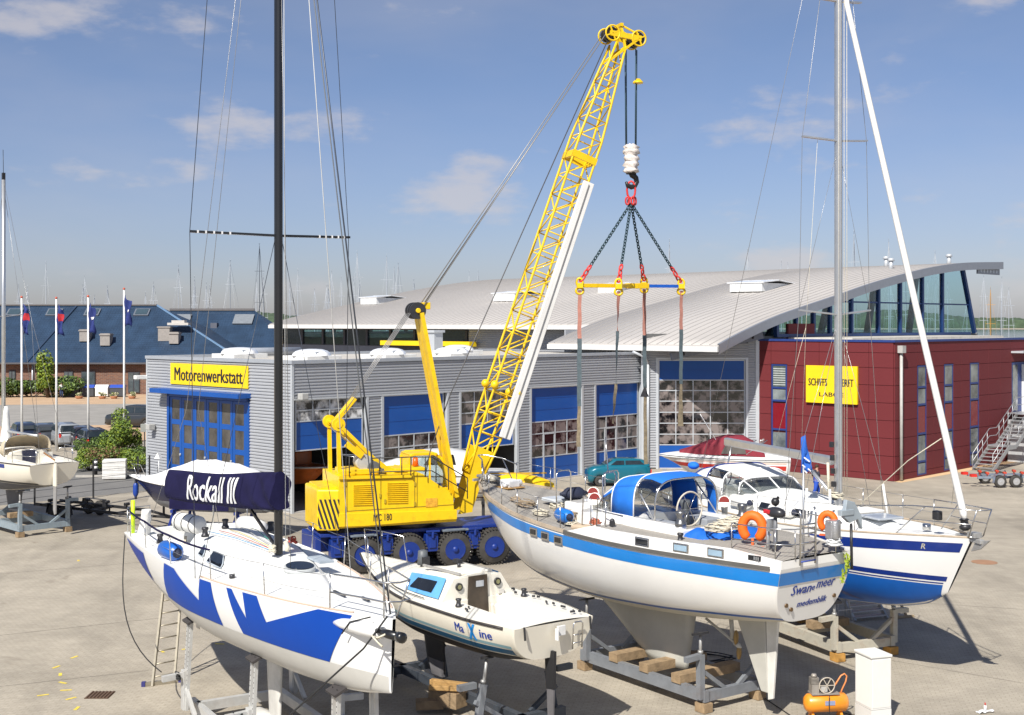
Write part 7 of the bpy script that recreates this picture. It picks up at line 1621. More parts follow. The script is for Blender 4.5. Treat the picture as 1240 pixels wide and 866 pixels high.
# ------------------------------------------------ motorboat under a white tarpaulin
TO = (-9.6,50.4,0); TZ = math.atan2(1.5,-5.7)
tmb = thing('covered_motorboat', 'navy motorboat under a white tarpaulin in front of the blue folding doors', 'motorboat', TO, TZ)
H6 = Hull(6.4, [(0,1.1),(.3,1.2),(.6,1.1),(.8,.8),(.93,.35),(1,.03)], [(0,1.95),(.5,2.05),(1,2.32)], [(0,1.05),(.5,1.0),(.8,1.1),(1,1.6)], .9,.1,.5,1.1,.4,.3,.95)
NVH = pm('navy_hull', (.012,.015,.05), .25, coat=.4)
H6.shell(36,12).build('hull', NVH, tmb); H6.deck(.03,.01).build('deck', GEL, tmb)
for sd in (-1,1): b = MB(); b.tube(H6.rail(0,.0,sd,0,1,30,-.01),.04,6); b.build('rub_rail', GEL, tmb); H6.band(sd, lambda u: 1.45, lambda u: H6.K(u)+.002, 0,.97,30,5,.005).build('bottom_paint', pm('bottom_grey', (.2,.21,.23), .6), tmb)
TP = pm('tarp_white', (.80,.80,.80), .7, var=.03, bump=.5, bscale=3)
rows = []; rnd = random.Random(3)
for i in range(17):
    x = .2+i*.34; u = x/6.4; hb = H6.B(min(u,.98)); top = np.interp(x,[.2,1,2.2,3.2,4.2,5.0,5.64],[2.35,2.75,3.0,3.05,2.75,2.45,2.28]); zd = H6.D(u)
    rows.append([(x, hb*1.01*t_, zd+.02+(top-zd)*max(0,(1-abs(t_)**2.2))*(1+.05*math.sin(i*1.9+k*1.1))+rnd.uniform(-.012,.012)) for k,t_ in enumerate([-1+2*k/14 for k in range(15)])])
b = MB(); b.grid(rows,True); b.build('tarpaulin', TP, tmb)
b = MB(); b.tube([(5.9,.3,2.3),(6.1,.25,2.75),(6.35,0,2.8),(6.1,-.25,2.75),(5.9,-.3,2.3)],.015,6); b.build('bow_rail', INOX, tmb)
b = MB(); b.bbox(1.3,3.9,1.22,1.24,1.2,2.05); b.build('side_cover', NAVY, tmb); b = MB(); b.prism([(5.0,-.1,3.05),(5.25,-.1,3.05),(5.1,-.1,3.3)],(0,.2,0)); b.cyl((5.1,0,2.5),(5.1,0,3.1),.02,n=5); b.build('pennant', GEL, tmb)
BST = pm('stand_blue', (.01,.03,.22), .5)
M6 = ROOTM[tmb.name]
bt = thing('boat_trestle', 'blue steel trestle under the navy motorboat', 'trestle', tuple(M6 @ Vector((2.6,0,0))), TZ)
for xx in (-1.4,1.4):
    for yy in (-.7,.7): b = MB(); b.beam((xx-.3,yy*1.2,0),(xx,yy,1.1),.09); b.beam((xx+.3,yy*1.2,0),(xx,yy,1.1),.09); b.build('leg', BST, bt)
    b = MB(); b.beam((xx,-.9,1.05),(xx,.9,1.05),.12); b.build('cross_bar', BST, bt)
fender(None,'small dark blue fender hanging at the bow of the tarpaulin covered motorboat', M6 @ Vector((6.1,.1,1.75)), (0,0,1), .6, .11, pm('fender_dark_blue', (.01,.05,.3), .4))

# ------------------------------------------------ red and white motorboat with maroon cover
def motorboat(name, label, loc, rz, L, hb, zd, zk, hullm, stripe, cover, covm, stripez=(-.25,-.5), group=None):
    t = thing(name, label, 'motorboat', loc, rz, group)
    h = Hull(L, [(0,hb*.9),(.3,hb),(.6,hb*.93),(.8,hb*.68),(.93,hb*.3),(1,.03)], [(0,zd),(.5,zd+.05),(1,zd+.12)], [(0,zk),(.5,zk-.02),(.8,zk+.2),(1,zk+.75)], .9,.1,.5,1.1,.45,.3,.95)
    h.shell(40,12).build('hull', hullm, t); h.deck(.08,.01).build('deck', hullm, t)
    for sd in (-1,1):
        b = MB(); b.tube(h.rail(0,-.02,sd,0,1,30,-.01),.035,6); b.build('rub_rail', pm('rail_light', (.6,.6,.58), .5), t)
        for (a,c,m_) in stripe: h.band(sd, lambda u: h.D(u)+a, lambda u: h.D(u)+c+.1*max(0,u-.5), 0.03,.985,36,2,.006).build('hull_stripe', m_, t)
    return t, h
RS = pm('stripe_red', (.52,.03,.02), .35, coat=.3); MAR = pm('cover_maroon', (.22,.02,.035), .8, var=.1, bump=.4, bscale=5)
RO = (13.5,61.2,0); RZ2 = math.atan2(1.2,-8.2)
rb, H7 = motorboat('red_motorboat', 'red and white motorboat with a maroon canopy before the glazed gate', RO, RZ2, 6.3, 1.2, 2.0, .95, GEL, [(-.10,-.16,pm('stripe_cream',(.7,.5,.4),.4)),(-.24,-.46,RS),(-.85,-.88,RS)], None, None)
H7.deck(.25,-.05).build('foredeck_shell', GEL, rb)
rows = []
for i,(x,w_,z0,z1) in enumerate([(1.2,.95,2.15,2.3),(1.7,1.0,2.2,2.85),(2.2,1.0,2.22,3.12),(2.9,1.0,2.25,3.16),(3.6,.95,2.25,3.0),(4.4,.75,2.25,2.65),(5.3,.35,2.22,2.38)]): rows.append([Vector((x,w_*math.copysign(abs(math.cos(t_))**.6,math.cos(t_)),z0+(z1-z0)*abs(math.sin(t_))**.6)) for t_ in [math.pi*k/14 for k in range(15)]])
b = MB(); b.grid(rows,True); o = b.build('canopy', MAR, rb)
for sd in (-1,1): b = MB(); b.prism([(2.1,sd*1.01,2.32),(3.3,sd*1.01,2.32),(3.1,sd*.98,2.72),(2.2,sd*.98,2.78)],(0,sd*.02,0)); b.build('canopy_window', pm('vinyl_dark', (.12,.11,.10), .12), rb)
for x0,x1 in ((.9,.8),(1.4,1.1)): tubeo(rb,'canopy_frame',[(x0+1.2,1.0,2.3),(x0+.2,.95,3.0)],.02)
wire(rb,'aerial',[(3.2,.6,2.4),(4.3,.6,4.2)],.018,GEL)
def trailer(label, loc, rz, L, W, mat, wheels, wr, rollers=True, red=False, name='boat_trailer', zf=.52):
    t = thing(name, label, 'trailer', loc, rz)
    for yy in (-W*.35,W*.35): b = MB(); b.beam((0,yy,zf),(L*.72,yy,zf),.08,.12); b.build('frame_rail', mat, t)
    for yy in (-1,1): b = MB(); b.beam((L*.72,yy*W*.35,zf),(L,0,zf-.05),.08,.1); b.build('drawbar', mat, t)
    for k in range(4): b = MB(); b.beam((L*.05+L*.2*k,-W*.4,zf),(L*.05+L*.2*k,W*.4,zf),.07); b.build('cross_member', mat, t)
    wb = MB(); wb.lathe((0,-.1,0),(0,1,0),[(0,wr*.6),(.0,wr*.9),(.04,wr),(.16,wr),(.2,wr*.9),(.2,wr*.6)],20); first = None
    for xx in wheels:
        for yy in (-W/2,W/2):
            if first is None:
                first = wb.build('wheel', RUB, t); first.location = (xx,yy,wr); r0 = MB(); r0.lathe((0,-.105,0),(0,1,0),[(0,wr*.58),(.03,wr*.5),(.0,wr*.2),(-.02,.01)],14); r0.lathe((0,.105,0),(0,-1,0),[(0,wr*.58),(.03,wr*.5),(.0,wr*.2),(-.02,.01)],14); rim0 = r0.build('rim', pm('rim_silver', (.5,.5,.5), .4, .5) if red else STL, first)
            else: c = inst(first,'wheel',t,(xx,yy,wr)); inst(rim0,'rim',c)
    for yy in (-W/2,W/2): b = MB(); x0,x1 = min(wheels)-wr*1.15,max(wheels)+wr*1.15; b.grid([[(x0,yy-.12,wr*.8),(x0,yy+.12,wr*.8)],[(x0+.1,yy-.12,wr*2.15),(x0+.1,yy+.12,wr*2.15)],[(x1-.1,yy-.12,wr*2.15),(x1-.1,yy+.12,wr*2.15)],[(x1,yy-.12,wr*.8),(x1,yy+.12,wr*.8)]],False); o = b.build('mudguard', mat, t)
    if rollers:
        for k in range(4):
            for yy in (-W*.25,W*.25): b = MB(); b.cyl((L*.1+L*.16*k,yy-.12,zf+.2),(L*.1+L*.16*k,yy+.12,zf+.2),.07,n=10); b.beam((L*.1+L*.16*k,yy,zf),(L*.1+L*.16*k,yy,zf+.2),.05); b.build('roller', pm('roller_red', (.5,.06,.03), .5) if red else BLKP, t)
    b = MB(); b.beam((L*.93,0,zf),(L*.93,0,zf+.75),.07); b.box((L*.93-.05,0,zf+.75),(.2,.14,.14)); b.build('winch_post', mat, t)
    return t
trailer('galvanised tandem boat trailer carrying the red and white motorboat', tuple(ROOTM[rb.name] @ Vector((.5,0,0))), RZ2, 6.0, 1.9, STE, [2.2,3.0], .32, zf=.6)
# ------------------------------------------------ boats between the crane and the workshop
cb, H8 = motorboat('cabin_boat', 'white cabin boat with brown bottom paint standing behind the crane boom foot', (-.2,52.0,0), math.atan2(-.9,-7.2), 7.2, 1.25, 2.48, 1.35, GEL, [(-.32,-.42,NV),(-.72,-1.2,pm('bottom_brown', (.17,.06,.045), .7, var=.2))], None, None)
b = MB(); trunk(b,[1.6,2.4,3.4,4.2,5.0,5.7],[.95,1.0,1.0,.92,.75,.5],[2.5]*6,[3.35,3.5,3.45,3.2,2.95,2.7],.25); b.build('cabin', GEL, cb)
for sd in (-1,1): b = MB(); b.prism([(2.2,sd*.84,2.9),(3.5,sd*.84,2.9),(3.2,sd*.79,3.3),(2.3,sd*.79,3.3)],(0,sd*.06,0)); b.build('cabin_window', WIN, cb)
b = MB(); b.tube([(6.0,.5,2.6),(6.2,.45,3.2),(7.0,.0,3.3),(6.2,-.45,3.2),(6.0,-.5,2.6)],.018,6); b.build('bow_rail', INOX, cb)
M8 = ROOTM[cb.name]
bt2 = thing('boat_stand', 'dark steel stand under the cabin boat behind the crane', 'stand', tuple(M8 @ Vector((2.5,0,0))), 0)
for xx in (-1.5,1.5):
    for yy in (-.7,.7): b = MB(); b.beam((xx,yy*1.3,0),(xx,yy,1.5),.09); b.build('leg', STL, bt2)
    b = MB(); b.beam((xx,-.9,1.35),(xx,.9,1.35),.12); b.build('cross_bar', STL, bt2)
yd = thing('yellow_dinghy', 'yellow upturned dinghy on the yard behind the bow of the big white yacht', 'dinghy', (-1.2,50.6,1.95), .06)
HY_ = pm('dinghy_yellow', (.85,.55,.01), .35, coat=.3)
rows = []
for i in range(13):
    u = i/12; w_ = .62*math.sin(math.pi*min(.97,.03+u*.94))**.55; h_ = .62*math.sin(math.pi*min(.95,.05+u*.9))**.6; rows.append([(u*2.9,w_*math.cos(t_),h_*math.sin(t_)) for t_ in [math.pi*k/12 for k in range(13)]])
b = MB(); b.grid(rows,True); b.build('hull', HY_, yd); b = MB(); b.beam((.3,0,.62),(2.6,0,.62),.05); b.build('keel_strip', pm('dinghy_keel', (.5,.3,.01), .5), yd)
dt = thing('dinghy_rack', 'grey frame that holds the yellow upturned dinghy', 'rack', (.7,50.65,0), .06)
for xx in (-.9,.9):
    for yy in (-.45,.45): b = MB(); b.beam((xx,yy,0),(xx,yy,1.82),.07); b.build('leg', STE, dt)
    b = MB(); b.beam((xx,-.5,1.80),(xx,.5,1.80),.07); b.build('cross_bar', STE, dt)
ORB = pm('orange_hull', (.50,.12,.02), .4, coat=.2, grime=.3)
ob2, H9 = motorboat('orange_boat', 'orange workboat parked inside the open left workshop door', tuple(Vector(C0)+U*2.4+V*5.2), math.atan2(-V.y,-V.x), 4.6, 1.0, 1.75, .9, ORB, [(-.05,-.12,pm('stripe_cream',(.7,.5,.4),.4))], None, None)
b = MB(); b.bbox(1.6,2.8,-.5,.5,1.75,2.5); b.build('cabin', ORB, ob2, bevel=.08); b = MB(); b.beam((2.0,0,2.5),(2.3,0,3.4),.08); b.build('mast', CY, ob2)

# ------------------------------------------------ trailers
trailer('empty black tandem boat trailer on the ground beside the left cradle', tuple(G(205,640)+Vector((0,1.2,0))), math.atan2(1.9,-7.5)+math.pi, 1, 1, STL, [0], .1) if False else None
bt3 = trailer('empty black tandem boat trailer behind the left edge sailboat', tuple(G(58,622)), math.atan2(-4.2,6.8), 8.0, 1.9, pm('trailer_black', (.03,.03,.032), .5, .2, grime=.3, gcol=(.1,.07,.05)), [1.6,2.35], .33)
gt = trailer('empty galvanised trailer with red rollers by the outside stairs', (24.4,66.6,0), .10, 6.0, 1.7, pm('trailer_galv', (.36,.42,.50), .4, .6), [1.1,1.95], .33, red=True)
for yy in (-.5,.5): b = MB(); b.box((-.2,yy,.62),(.3,.25,.14)); b.build('tail_light', pm('tail_red', (.6,.03,.02), .4), gt)

# ------------------------------------------------ cars
def car(label, loc, rz, L, W, H, col, kind='hatch', group=None):
    t = thing('parked_car', label, 'car', loc, rz, group); paint = pm('paint_%d_%d_%d' % tuple(int(99*c) for c in col), col, .28, .1, var=.03, coat=.7)
    wb_ = .62*L; xf = L*.19; xr_ = xf+wb_; wr = .29 if H < 1.45 else .33
    # body shell as lofted sections
    if kind == 'mini': prof_t = [(0,.52),(.03,.62),(.10,.70),(.30,.76),(.34,.78),(.80,.80),(.97,.78),(1,.60)]; cab = [(.27,.78),(.40,.97),(.48,1.0),(.80,.985),(.92,.92),(.97,.79)]
    elif kind == 'suv': prof_t = [(0,.48),(.04,.58),(.28,.62),(.98,.64),(1,.5)]; cab = [(.24,.60),(.36,.96),(.45,1.0),(.93,.98),(.99,.64)]
    else: prof_t = [(0,.42),(.03,.50),(.12,.56),(.30,.62),(.96,.66),(1,.5)]; cab = [(.22,.60),(.40,.95),(.50,1.0),(.78,.97),(.97,.66)]
    xs_ = [L*i/28 for i in range(29)]; rows = []
    for x in xs_:
        zt = H*np.interp(x/L,[p_[0] for p_ in prof_t],[p_[1] for p_ in prof_t]); e = min(x, L-x); w_ = W/2*(1-.16*max(0,1-e/.45)**2); zb_ = .20+.06*max(0,1-e/.3)
        for cx_ in (xf, xr_):
            if abs(x-cx_) < wr*1.12: zb_ = max(zb_, wr+math.sqrt(max(0,(wr*1.12)**2-(x-cx_)**2))*.9)
        rows.append([(x,-w_*.93,zb_),(x,-w_,zb_+(zt-zb_)*.35),(x,-w_*.985,zb_+(zt-zb_)*.8),(x,-w_*.90,zt-.01),(x,0,zt+.02),(x,w_*.90,zt-.01),(x,w_*.985,zb_+(zt-zb_)*.8),(x,w_,zb_+(zt-zb_)*.35),(x,w_*.93,zb_)])
    b = MB(); b.grid(rows,True,True); b.add(rows[0],[tuple(range(9))]); b.add(rows[-1],[tuple(range(9))]); b.build('body', paint, t)
    # greenhouse
    rows = []; cx2 = [c[0] for c in cab]; cz = [c[1] for c in cab]
    for i in range(17):
        f = cx2[0]+(cx2[-1]-cx2[0])*i/16; zt = H*np.interp(f,cx2,cz); z0_ = H*(.74 if kind == 'mini' else .58); k_ = (zt-z0_)/(H-z0_); wt = W/2*(.90-.16*k_); rows.append([(f*L,-W/2*.91,z0_),(f*L,-wt,zt-.05*H*k_),(f*L,-wt*.8,zt),(f*L,wt*.8,zt),(f*L,wt,zt-.05*H*k_),(f*L,W/2*.91,z0_)])
    b = MB(); b.grid(rows,True); b.build('roof', paint, t)
    CGL = pm('car_glass', (.02,.028,.032), .05, var=.4, scale=1.5, spec=.8)
    def gq(fs, zs, sd, nm='side_window'):
        b = MB(); P = []
        for f,zf_ in zip(fs,zs):
            z0_ = H*(.74 if kind == 'mini' else .58); k_ = (zf_*H-z0_)/(H-z0_); P.append((f*L, sd*(W/2*(.91-.17*k_)+.006), zf_*H))
        b.prism(P,(0,sd*.012,0)); b.build(nm, CGL, t)
    lo = .79 if kind == 'mini' else .67; hi = .94 if kind == 'mini' else .92
    a0,a1,a2 = (.36,.58,.86) if kind == 'mini' else (.32,.58,.86)
    for sd in (-1,1): gq([a0,a1-.01,a1-.01,a0+.09],[lo,lo,hi,hi],sd); gq([a1+.01,a2+.03,a2-.04,a1+.01],[lo,lo,hi,hi],sd)
    def cross(f0,z0_,f1,z1_,nm,out):
        b = MB(); k0 = W/2*.78; b.prism([(f0*L,-k0,z0_*H),(f0*L,k0,z0_*H),(f1*L,k0*.86,z1_*H),(f1*L,-k0*.86,z1_*H)],(out*.02,0,.01)); b.build(nm, CGL, t)
    cross(cab[0][0]+.02,cab[0][1]+.03,cab[1][0]-.01,cab[1][1]-.02,'windscreen',-1); cross(cab[-1][0]-.005,cab[-1][1]+.05,cab[-2][0]+.01,cab[-2][1]-.05,'rear_window',1)
    wm_ = MB(); wm_.lathe((0,-.09,0),(0,1,0),[(0,wr*.55),(0,wr*.9),(.03,wr),(.15,wr),(.18,wr*.9),(.18,wr*.55)],20); w0 = None
    for x in (xf,xr_):
        for sd in (-1,1):
            if w0 is None: w0 = wm_.build('wheel', RUB, t); w0.location = (x,sd*(W/2-.1),wr); hm = MB(); [hm.lathe((0,s_*.09,0),(0,-s_,0),[(0,wr*.6),(.02,wr*.5),(-.01,wr*.25),(-.01,.01)],16) for s_ in (-1,1)]; h0 = hm.build('hubcap', pm('hub_silver', (.5,.5,.5), .35, .6), w0)
            else: c = inst(w0,'wheel',t,(x,sd*(W/2-.1),wr)); inst(h0,'hubcap',c)
    for sd in (-1,1):
        b = MB(); b.cyl((.01,sd*W*.33,H*.45),(.06,sd*W*.33,H*.45),.085,n=12); b.build('headlight', pm('lamp_glass', (.7,.7,.68), .1), t)
        b = MB(); b.box((L-.02,sd*W*.40,H*.52),(.06,.14,.24)); b.build('tail_light', pm('tail_red', (.6,.03,.02), .4), t)
    b = MB(); b.box((-.02,0,.36),(.08,W*.92,.09)); b.box((L+.02,0,.36),(.08,W*.92,.09)); b.build('bumper', pm('bumper_grey', (.25,.25,.25), .4, .4), t, bevel=.02)
    return t
g_ = 'cars parked at the left behind the sailboat'
p0 = G(796,587); ct_ = car('small teal blue vintage car parked before the workshop doors', (3.95,66.9,0), .09, 3.4, 1.42, 1.44, (.004,.13,.19), 'mini')
for (px,yy,lab,col,kd,H_,L_) in ((34,90,'dark blue estate car, leftmost behind the cream sailboat',(.02,.03,.06),'hatch',1.45,4.4),(60,89,'dark grey car second from the left in the parked row',(.05,.055,.065),'hatch',1.45,4.4),(84,87.5,'silver car with roof rails in the middle of the parked row',(.33,.35,.37),'suv',1.62,4.6),(106,86,'dark red tailed hatchback beside the silver car',(.03,.025,.03),'hatch',1.5,4.2),(119,83.5,'black car nearest the shrubs at the right end of the row',(.012,.013,.016),'suv',1.55,4.3)):
    car(lab, (X(px,yy)-2.1,yy+3.7,0), -1.05, L_, 1.75, H_, col, kd, g_)
car('dark van like car standing behind the green shrub', (X(166,104)-2.6,105,0), -.2, 4.6, 1.8, 1.85, (.025,.03,.035), 'suv')

# ------------------------------------------------ flagpoles
PW = pm('pole_white', (.78,.78,.76), .4)
FB = pm('flag_navy', (.015,.03,.16), .8, var=.15); FRD = pm('flag_red', (.45,.02,.03), .8)
for i,(px,pt_,lab) in enumerate(((26,361,'leftmost white flagpole with a drooping blue and red flag'),(68,362,'second white flagpole with a blue flag and red emblem'),(106.5,360,'third white flagpole with a hanging navy flag'),(150,351,'tallest white flagpole nearest the workshop with a navy flag'))):
    y_ = 84.5; x_ = X(px+.5,y_); zt = HCAM+(HZ-pt_)/F*y_; t = thing('flagpole', lab, 'flagpole', (x_,y_,0), 0, 'white flagpoles')
    b = MB(); b.cyl((0,0,0),(-.02,0,zt),.085,.055,n=10); b.build('pole', PW, t); b = MB(); b.sphere((-.02,0,zt+.06),.09,8,6); b.build('finial', pm('finial_red', (.5,.1,.06), .5), t)
    rows = []; 
    for k in range(11):
        f = k/10; rows.append([(.06+.10*j+.06*math.sin(f*9+i+j),.10*math.sin(j*1.6+f*6+i),zt-.35-2.1*f-.12*j*(1-f)-.10*math.sin(j+f*3)) for j in range(5)])
    b = MB(); b.grid(rows,True); fo = b.build('flag', FB, t); md = fo.modifiers.new('t','SOLIDIFY'); md.thickness = .02
    if i < 2: b = MB(); b.grid([[tuple(Vector(rows[k+2][j])+Vector((0,-.03,0))) for j in (1,2,3,4)] for k in range(4)],True); b.build('flag_patch', FRD, t)
    else: b = MB(); b.grid([[tuple(Vector(rows[k+4][j])+Vector((0,-.03,0))) for j in (1,2,3)] for k in range(2)],True); b.build('flag_patch', PIPE, t)

# ------------------------------------------------ shrubs
def shrub(name, label, cat, c, rx, ry, h, n, leaf, cols, seed, stem=True, group=None, z0=0., lumps=9):
    """leaf sized faces spread through overlapping clumps, with stems inside"""
    rd = np.random.RandomState(seed); t = thing(name, label, cat, (c[0],c[1],0), 0, group)
    cl_ = [(rd.uniform(-.65,.65)*rx, rd.uniform(-.65,.65)*ry, z0+h*rd.uniform(.28,.80), rd.uniform(.25,.48)) for _ in range(lumps)]+[(0,0,z0+h*.55,.5)]
    for ci,colr in enumerate(cols):
        b = MB()
        for _ in range(n//len(cols)):
            cx_,cy_,cz_,r_ = cl_[rd.randint(len(cl_))]; d = rd.normal(size=3); d /= np.linalg.norm(d)+1e-9; q = r_*rd.uniform(.45,1.)**.5
            p = Vector((cx_+d[0]*q*rx, cy_+d[1]*q*ry, max(z0+.04,cz_+d[2]*q*h*.55))); s_ = leaf*rd.uniform(.6,1.4)
            nrm = (Vector(d)*.6+Vector(rd.normal(size=3))*.5+Vector((0,0,.4))).normalized(); u_ = nrm.orthogonal().normalized(); v2 = nrm.cross(u_)
            a_ = rd.uniform(0,6.28); u2 = u_*math.cos(a_)+v2*math.sin(a_); w2 = nrm.cross(u2)
            b.add([p-u2*s_, p+w2*s_*.55, p+u2*s_, p-w2*s_*.55],[(0,1,2,3)])
        stuff(b.build('foliage', colr, t, recalc=False))
    if stem:
        b = MB()
        for cx_,cy_,cz_,r_ in cl_: b.tube([(cx_*.1,cy_*.1,0),(cx_*.5,cy_*.5,cz_*.5),(cx_,cy_,cz_)],[.06*h/3,.04*h/3,.012],5)
        b.build('stem', pm('bark', (.10,.07,.045), .9, bump=.4), t)
    return t
LF1 = pm('leaf_bright', (.24,.31,.03), .55, var=.3, scale=6); LF2 = pm('leaf_green', (.12,.19,.03), .55, var=.3, scale=6); LF3 = pm('leaf_dark', (.05,.085,.025), .6, var=.3, scale=6); LF4 = pm('leaf_brown', (.24,.14,.07), .7, var=.3, scale=6)
bp_ = G(146,561); shrub('shrub', 'tall light green shrub beside the flagpole nearest the workshop', 'shrub', (bp_.x,bp_.y), 1.45, 1.2, 3.4, 7000, .075, [LF1,LF2,LF2], 3, lumps=14)
for (px,py,rx,h_,m_,lab,sd_) in ((108,570,1.3,1.5,[LF2,LF1],'low green bush left of the reddish shrub bed',5),(125,571,1.5,1.6,[LF4,LF2],'reddish brown bush in the middle of the shrub bed',6),(167,572,1.6,1.5,[LF2,LF1],'dense low green bush by the workshop corner',7),(153,566,1.3,1.3,[LF3,LF2],'dark low bush between the tall shrub and the workshop bush',9),(113,560,1.2,1.7,[LF3,LF2],'dark bush at the left back of the shrub bed',10)):
    q = G(px,py); shrub('bush', lab, 'bush', (q.x,q.y), rx, rx*.8, h_, 3000, .06, m_, sd_, group='bushes in the bed beside the parking')
kb = MB(); a_ = G(92,578); c_ = G(182,578); kb.beam((a_.x,a_.y,.06),(c_.x,c_.y,.06),.15,.12); struct(kb.build('bed_kerb', pm('kerb_stone', (.4,.38,.34), .9, bump=.3)))
for (px,w_,h_,lab,sd_) in ((16,5,1.7,'dark hedge mound at the far left below the brick house',21),(38,5,1.9,'dark hedge mound in the middle below the brick house',22),(62,4.5,2.1,'rounded dark shrub left of the blue lidded containers',23)):
    y_ = 147; shrub('hedge', lab, 'hedge', (X(px,y_),y_), w_, 2., h_*1.3, 3600, .15, [LF3,LF2], sd_, group='hedges before the brick house')
q = Vector((X(58,146.),146.,0)); shrub('small_tree', 'slim young tree in front of the brick house', 'tree', (q.x,q.y), 1.6, 1.4, 6.0, 2600, .16, [LF2,LF1], 31, lumps=10)
# containers, planters and a person before the brick house
BLD = pm('lid_blue', (.015,.06,.38), .5); BBD = pm('bin_dark', (.05,.055,.065), .6)
for (x0,x1,lab,m1,m2) in ((77,97,'dark container with a blue lid, left of four',BBD,BLD),(97,115,'dark container with a blue lid, left of the white one',BBD,BLD),(115,132,'white container among the blue lidded ones',GEL,GEL),(133,151,'dark container with a blue lid, nearest the flagpole',BBD,BLD)):
    y_ = 147.; t = thing('waste_container', lab, 'container', (X(x0,y_),y_,0), 0, 'containers before the brick house'); w_ = X(x1,y_)-X(x0,y_)-.15
    b = MB(); b.prism([(0,0,.1),(w_,0,.1),(w_,0,1.1),(0,0,1.1)],(0,1.1,0)); b.build('body', m1, t, bevel=.05); b = MB(); b.prism([(-.03,-.08,1.1),(-.03,1.15,1.1),(-.03,1.0,1.42),(-.03,.3,1.45)],(w_+.06,0,0)); b.build('lid', m2, t, bevel=.04)
for (px,lab) in ((96,'left planter with white flowers before the containers'),(124,'planter with yellow flowers below the white container'),(138,'round planter beside the flagpole'),(160,'planter by the house window at the workshop edge')):
    y_ = 144.; t = shrub('planter', lab, 'planter', (X(px,y_),y_), .55, .35, .6, 400, .06, [LF2,pm('flower_white',(.7,.65,.45),.8)], 40+px, stem=False, group='planters before the brick house', z0=.22); b = MB(); b.lathe((0,0,0),(0,0,1),[(0,.3),(.28,.48),(.3,.44)],12); b.build('tub', pm('terracotta', (.4,.18,.09), .9), t)
# ------------------------------------------------ people
SKIN = pm('skin', (.45,.26,.18), .6, var=.05)
def person(label, loc, rz, h, shirt, trousers, stride=.25, hair=(.05,.03,.02)):
    t = thing('person', label, 'person', loc, rz); s_ = h/1.75
    J = {'pel':(0,0,.95),'spine':(.02,0,1.15),'chest':(.03,0,1.38),'neck':(.04,0,1.50),'head':(.06,0,1.60),'top':(.05,0,1.72),
         'hl':(0,.09,.92),'kl':(stride*.7,.10,.50),'al':(stride*.55,.10,.09),'tl':(stride*.55+.16,.11,.03),'hr':(0,-.09,.92),'kr':(-stride*.3,-.10,.49),'ar':(-stride*1.25,-.10,.14),'tr':(-stride*1.25+.13,-.11,.04),
         'sl':(.02,.19,1.42),'el':(-.08,.24,1.16),'wl':(.02,.25,.93),'fl':(.06,.25,.84),'sr':(.02,-.19,1.42),'er':(.08,-.24,1.17),'wr':(.22,-.23,.98),'fr':(.27,-.22,.90)}
    R_ = dict(pel=.125,spine=.115,chest=.135,neck=.055,head=.085,top=.055,hl=.095,kl=.06,al=.042,tl=.035,hr=.095,kr=.06,ar=.042,tr=.035,sl=.062,el=.043,wl=.03,fl=.03,sr=.062,er=.043,wr=.03,fr=.03)
    E = [('pel','spine'),('spine','chest'),('chest','neck'),('neck','head'),('head','top'),('pel','hl'),('hl','kl'),('kl','al'),('al','tl'),('pel','hr'),('hr','kr'),('kr','ar'),('ar','tr'),('chest','sl'),('sl','el'),('el','wl'),('wl','fl'),('chest','sr'),('sr','er'),('er','wr'),('wr','fr')]
    nm = list(J); me = bpy.data.meshes.new('body'); me.from_pydata([tuple(c*s_ for c in J[k]) for k in nm],[(nm.index(a),nm.index(c)) for a,c in E],[]); o = bpy.data.objects.new('body', me); COL.objects.link(o); o.parent = t
    md = o.modifiers.new('skin','SKIN'); lay = me.skin_vertices[0] if len(me.skin_vertices) else None
    if lay is not None:
        for i,k in enumerate(nm): lay.data[i].radius = (R_[k]*s_,R_[k]*s_*(1.25 if k in ('chest','pel','spine') else 1)); lay.data[i].use_root = (k == 'pel')
    sb_ = o.modifiers.new('s','SUBSURF'); sb_.levels = 2; sb_.render_levels = 2; me.materials.append(SKIN)
    def sleeve(pts, r, m_, nmn): b = MB(); b.tube([Vector(J[a])*s_ for a in pts],[x*s_ for x in r],10); b.build(nmn, m_, t)
    def torso(z0,z1,m_,nmn,g=1.):
        rows = []
        for i in range(8):
            z = z0+(z1-z0)*i/7; wx_ = np.interp(z,[.80,.95,1.15,1.38,1.48],[.12,.135,.125,.145,.075]); wy_ = np.interp(z,[.80,.95,1.15,1.38,1.48],[.165,.18,.165,.215,.12]); rows.append([(s_*(.02+g*wx_*math.cos(a)),s_*g*wy_*math.sin(a),s_*z) for a in [2*math.pi*k/14 for k in range(14)]])
        b = MB(); b.grid(rows,True,True); b.add(rows[0],[tuple(range(14))]); b.build(nmn, m_, t)
    torso(.92,1.49,shirt,'shirt'); torso(.82,1.22,trousers,'waist',1.06)
    sleeve(('hl','kl','al'),(.115,.085,.075),trousers,'trouser_leg'); sleeve(('hr','kr','ar'),(.115,.085,.075),trousers,'trouser_leg'); sleeve(('sl','el'),(.08,.062),shirt,'sleeve'); sleeve(('sr','er'),(.08,.062),shirt,'sleeve')
    for a,c in (('al','tl'),('ar','tr')): b = MB(); q = Vector(J[a])*s_; e = Vector(J[c])*s_; b.tube([q+Vector((-.05,0,-.05))*s_,q.lerp(e,.5)+Vector((0,0,-.02)),e],[.05*s_,.05*s_,.035*s_],8); b.build('shoe', BLKP, t)
    b = MB(); b.sphere(Vector((.045,0,1.655))*s_,.098*s_,12,8,(1,.85,1.05)); 
    b.v = [v_ for v_ in b.v]; b.build('hair', pm('hair_dark', hair, .8), t)
    return t
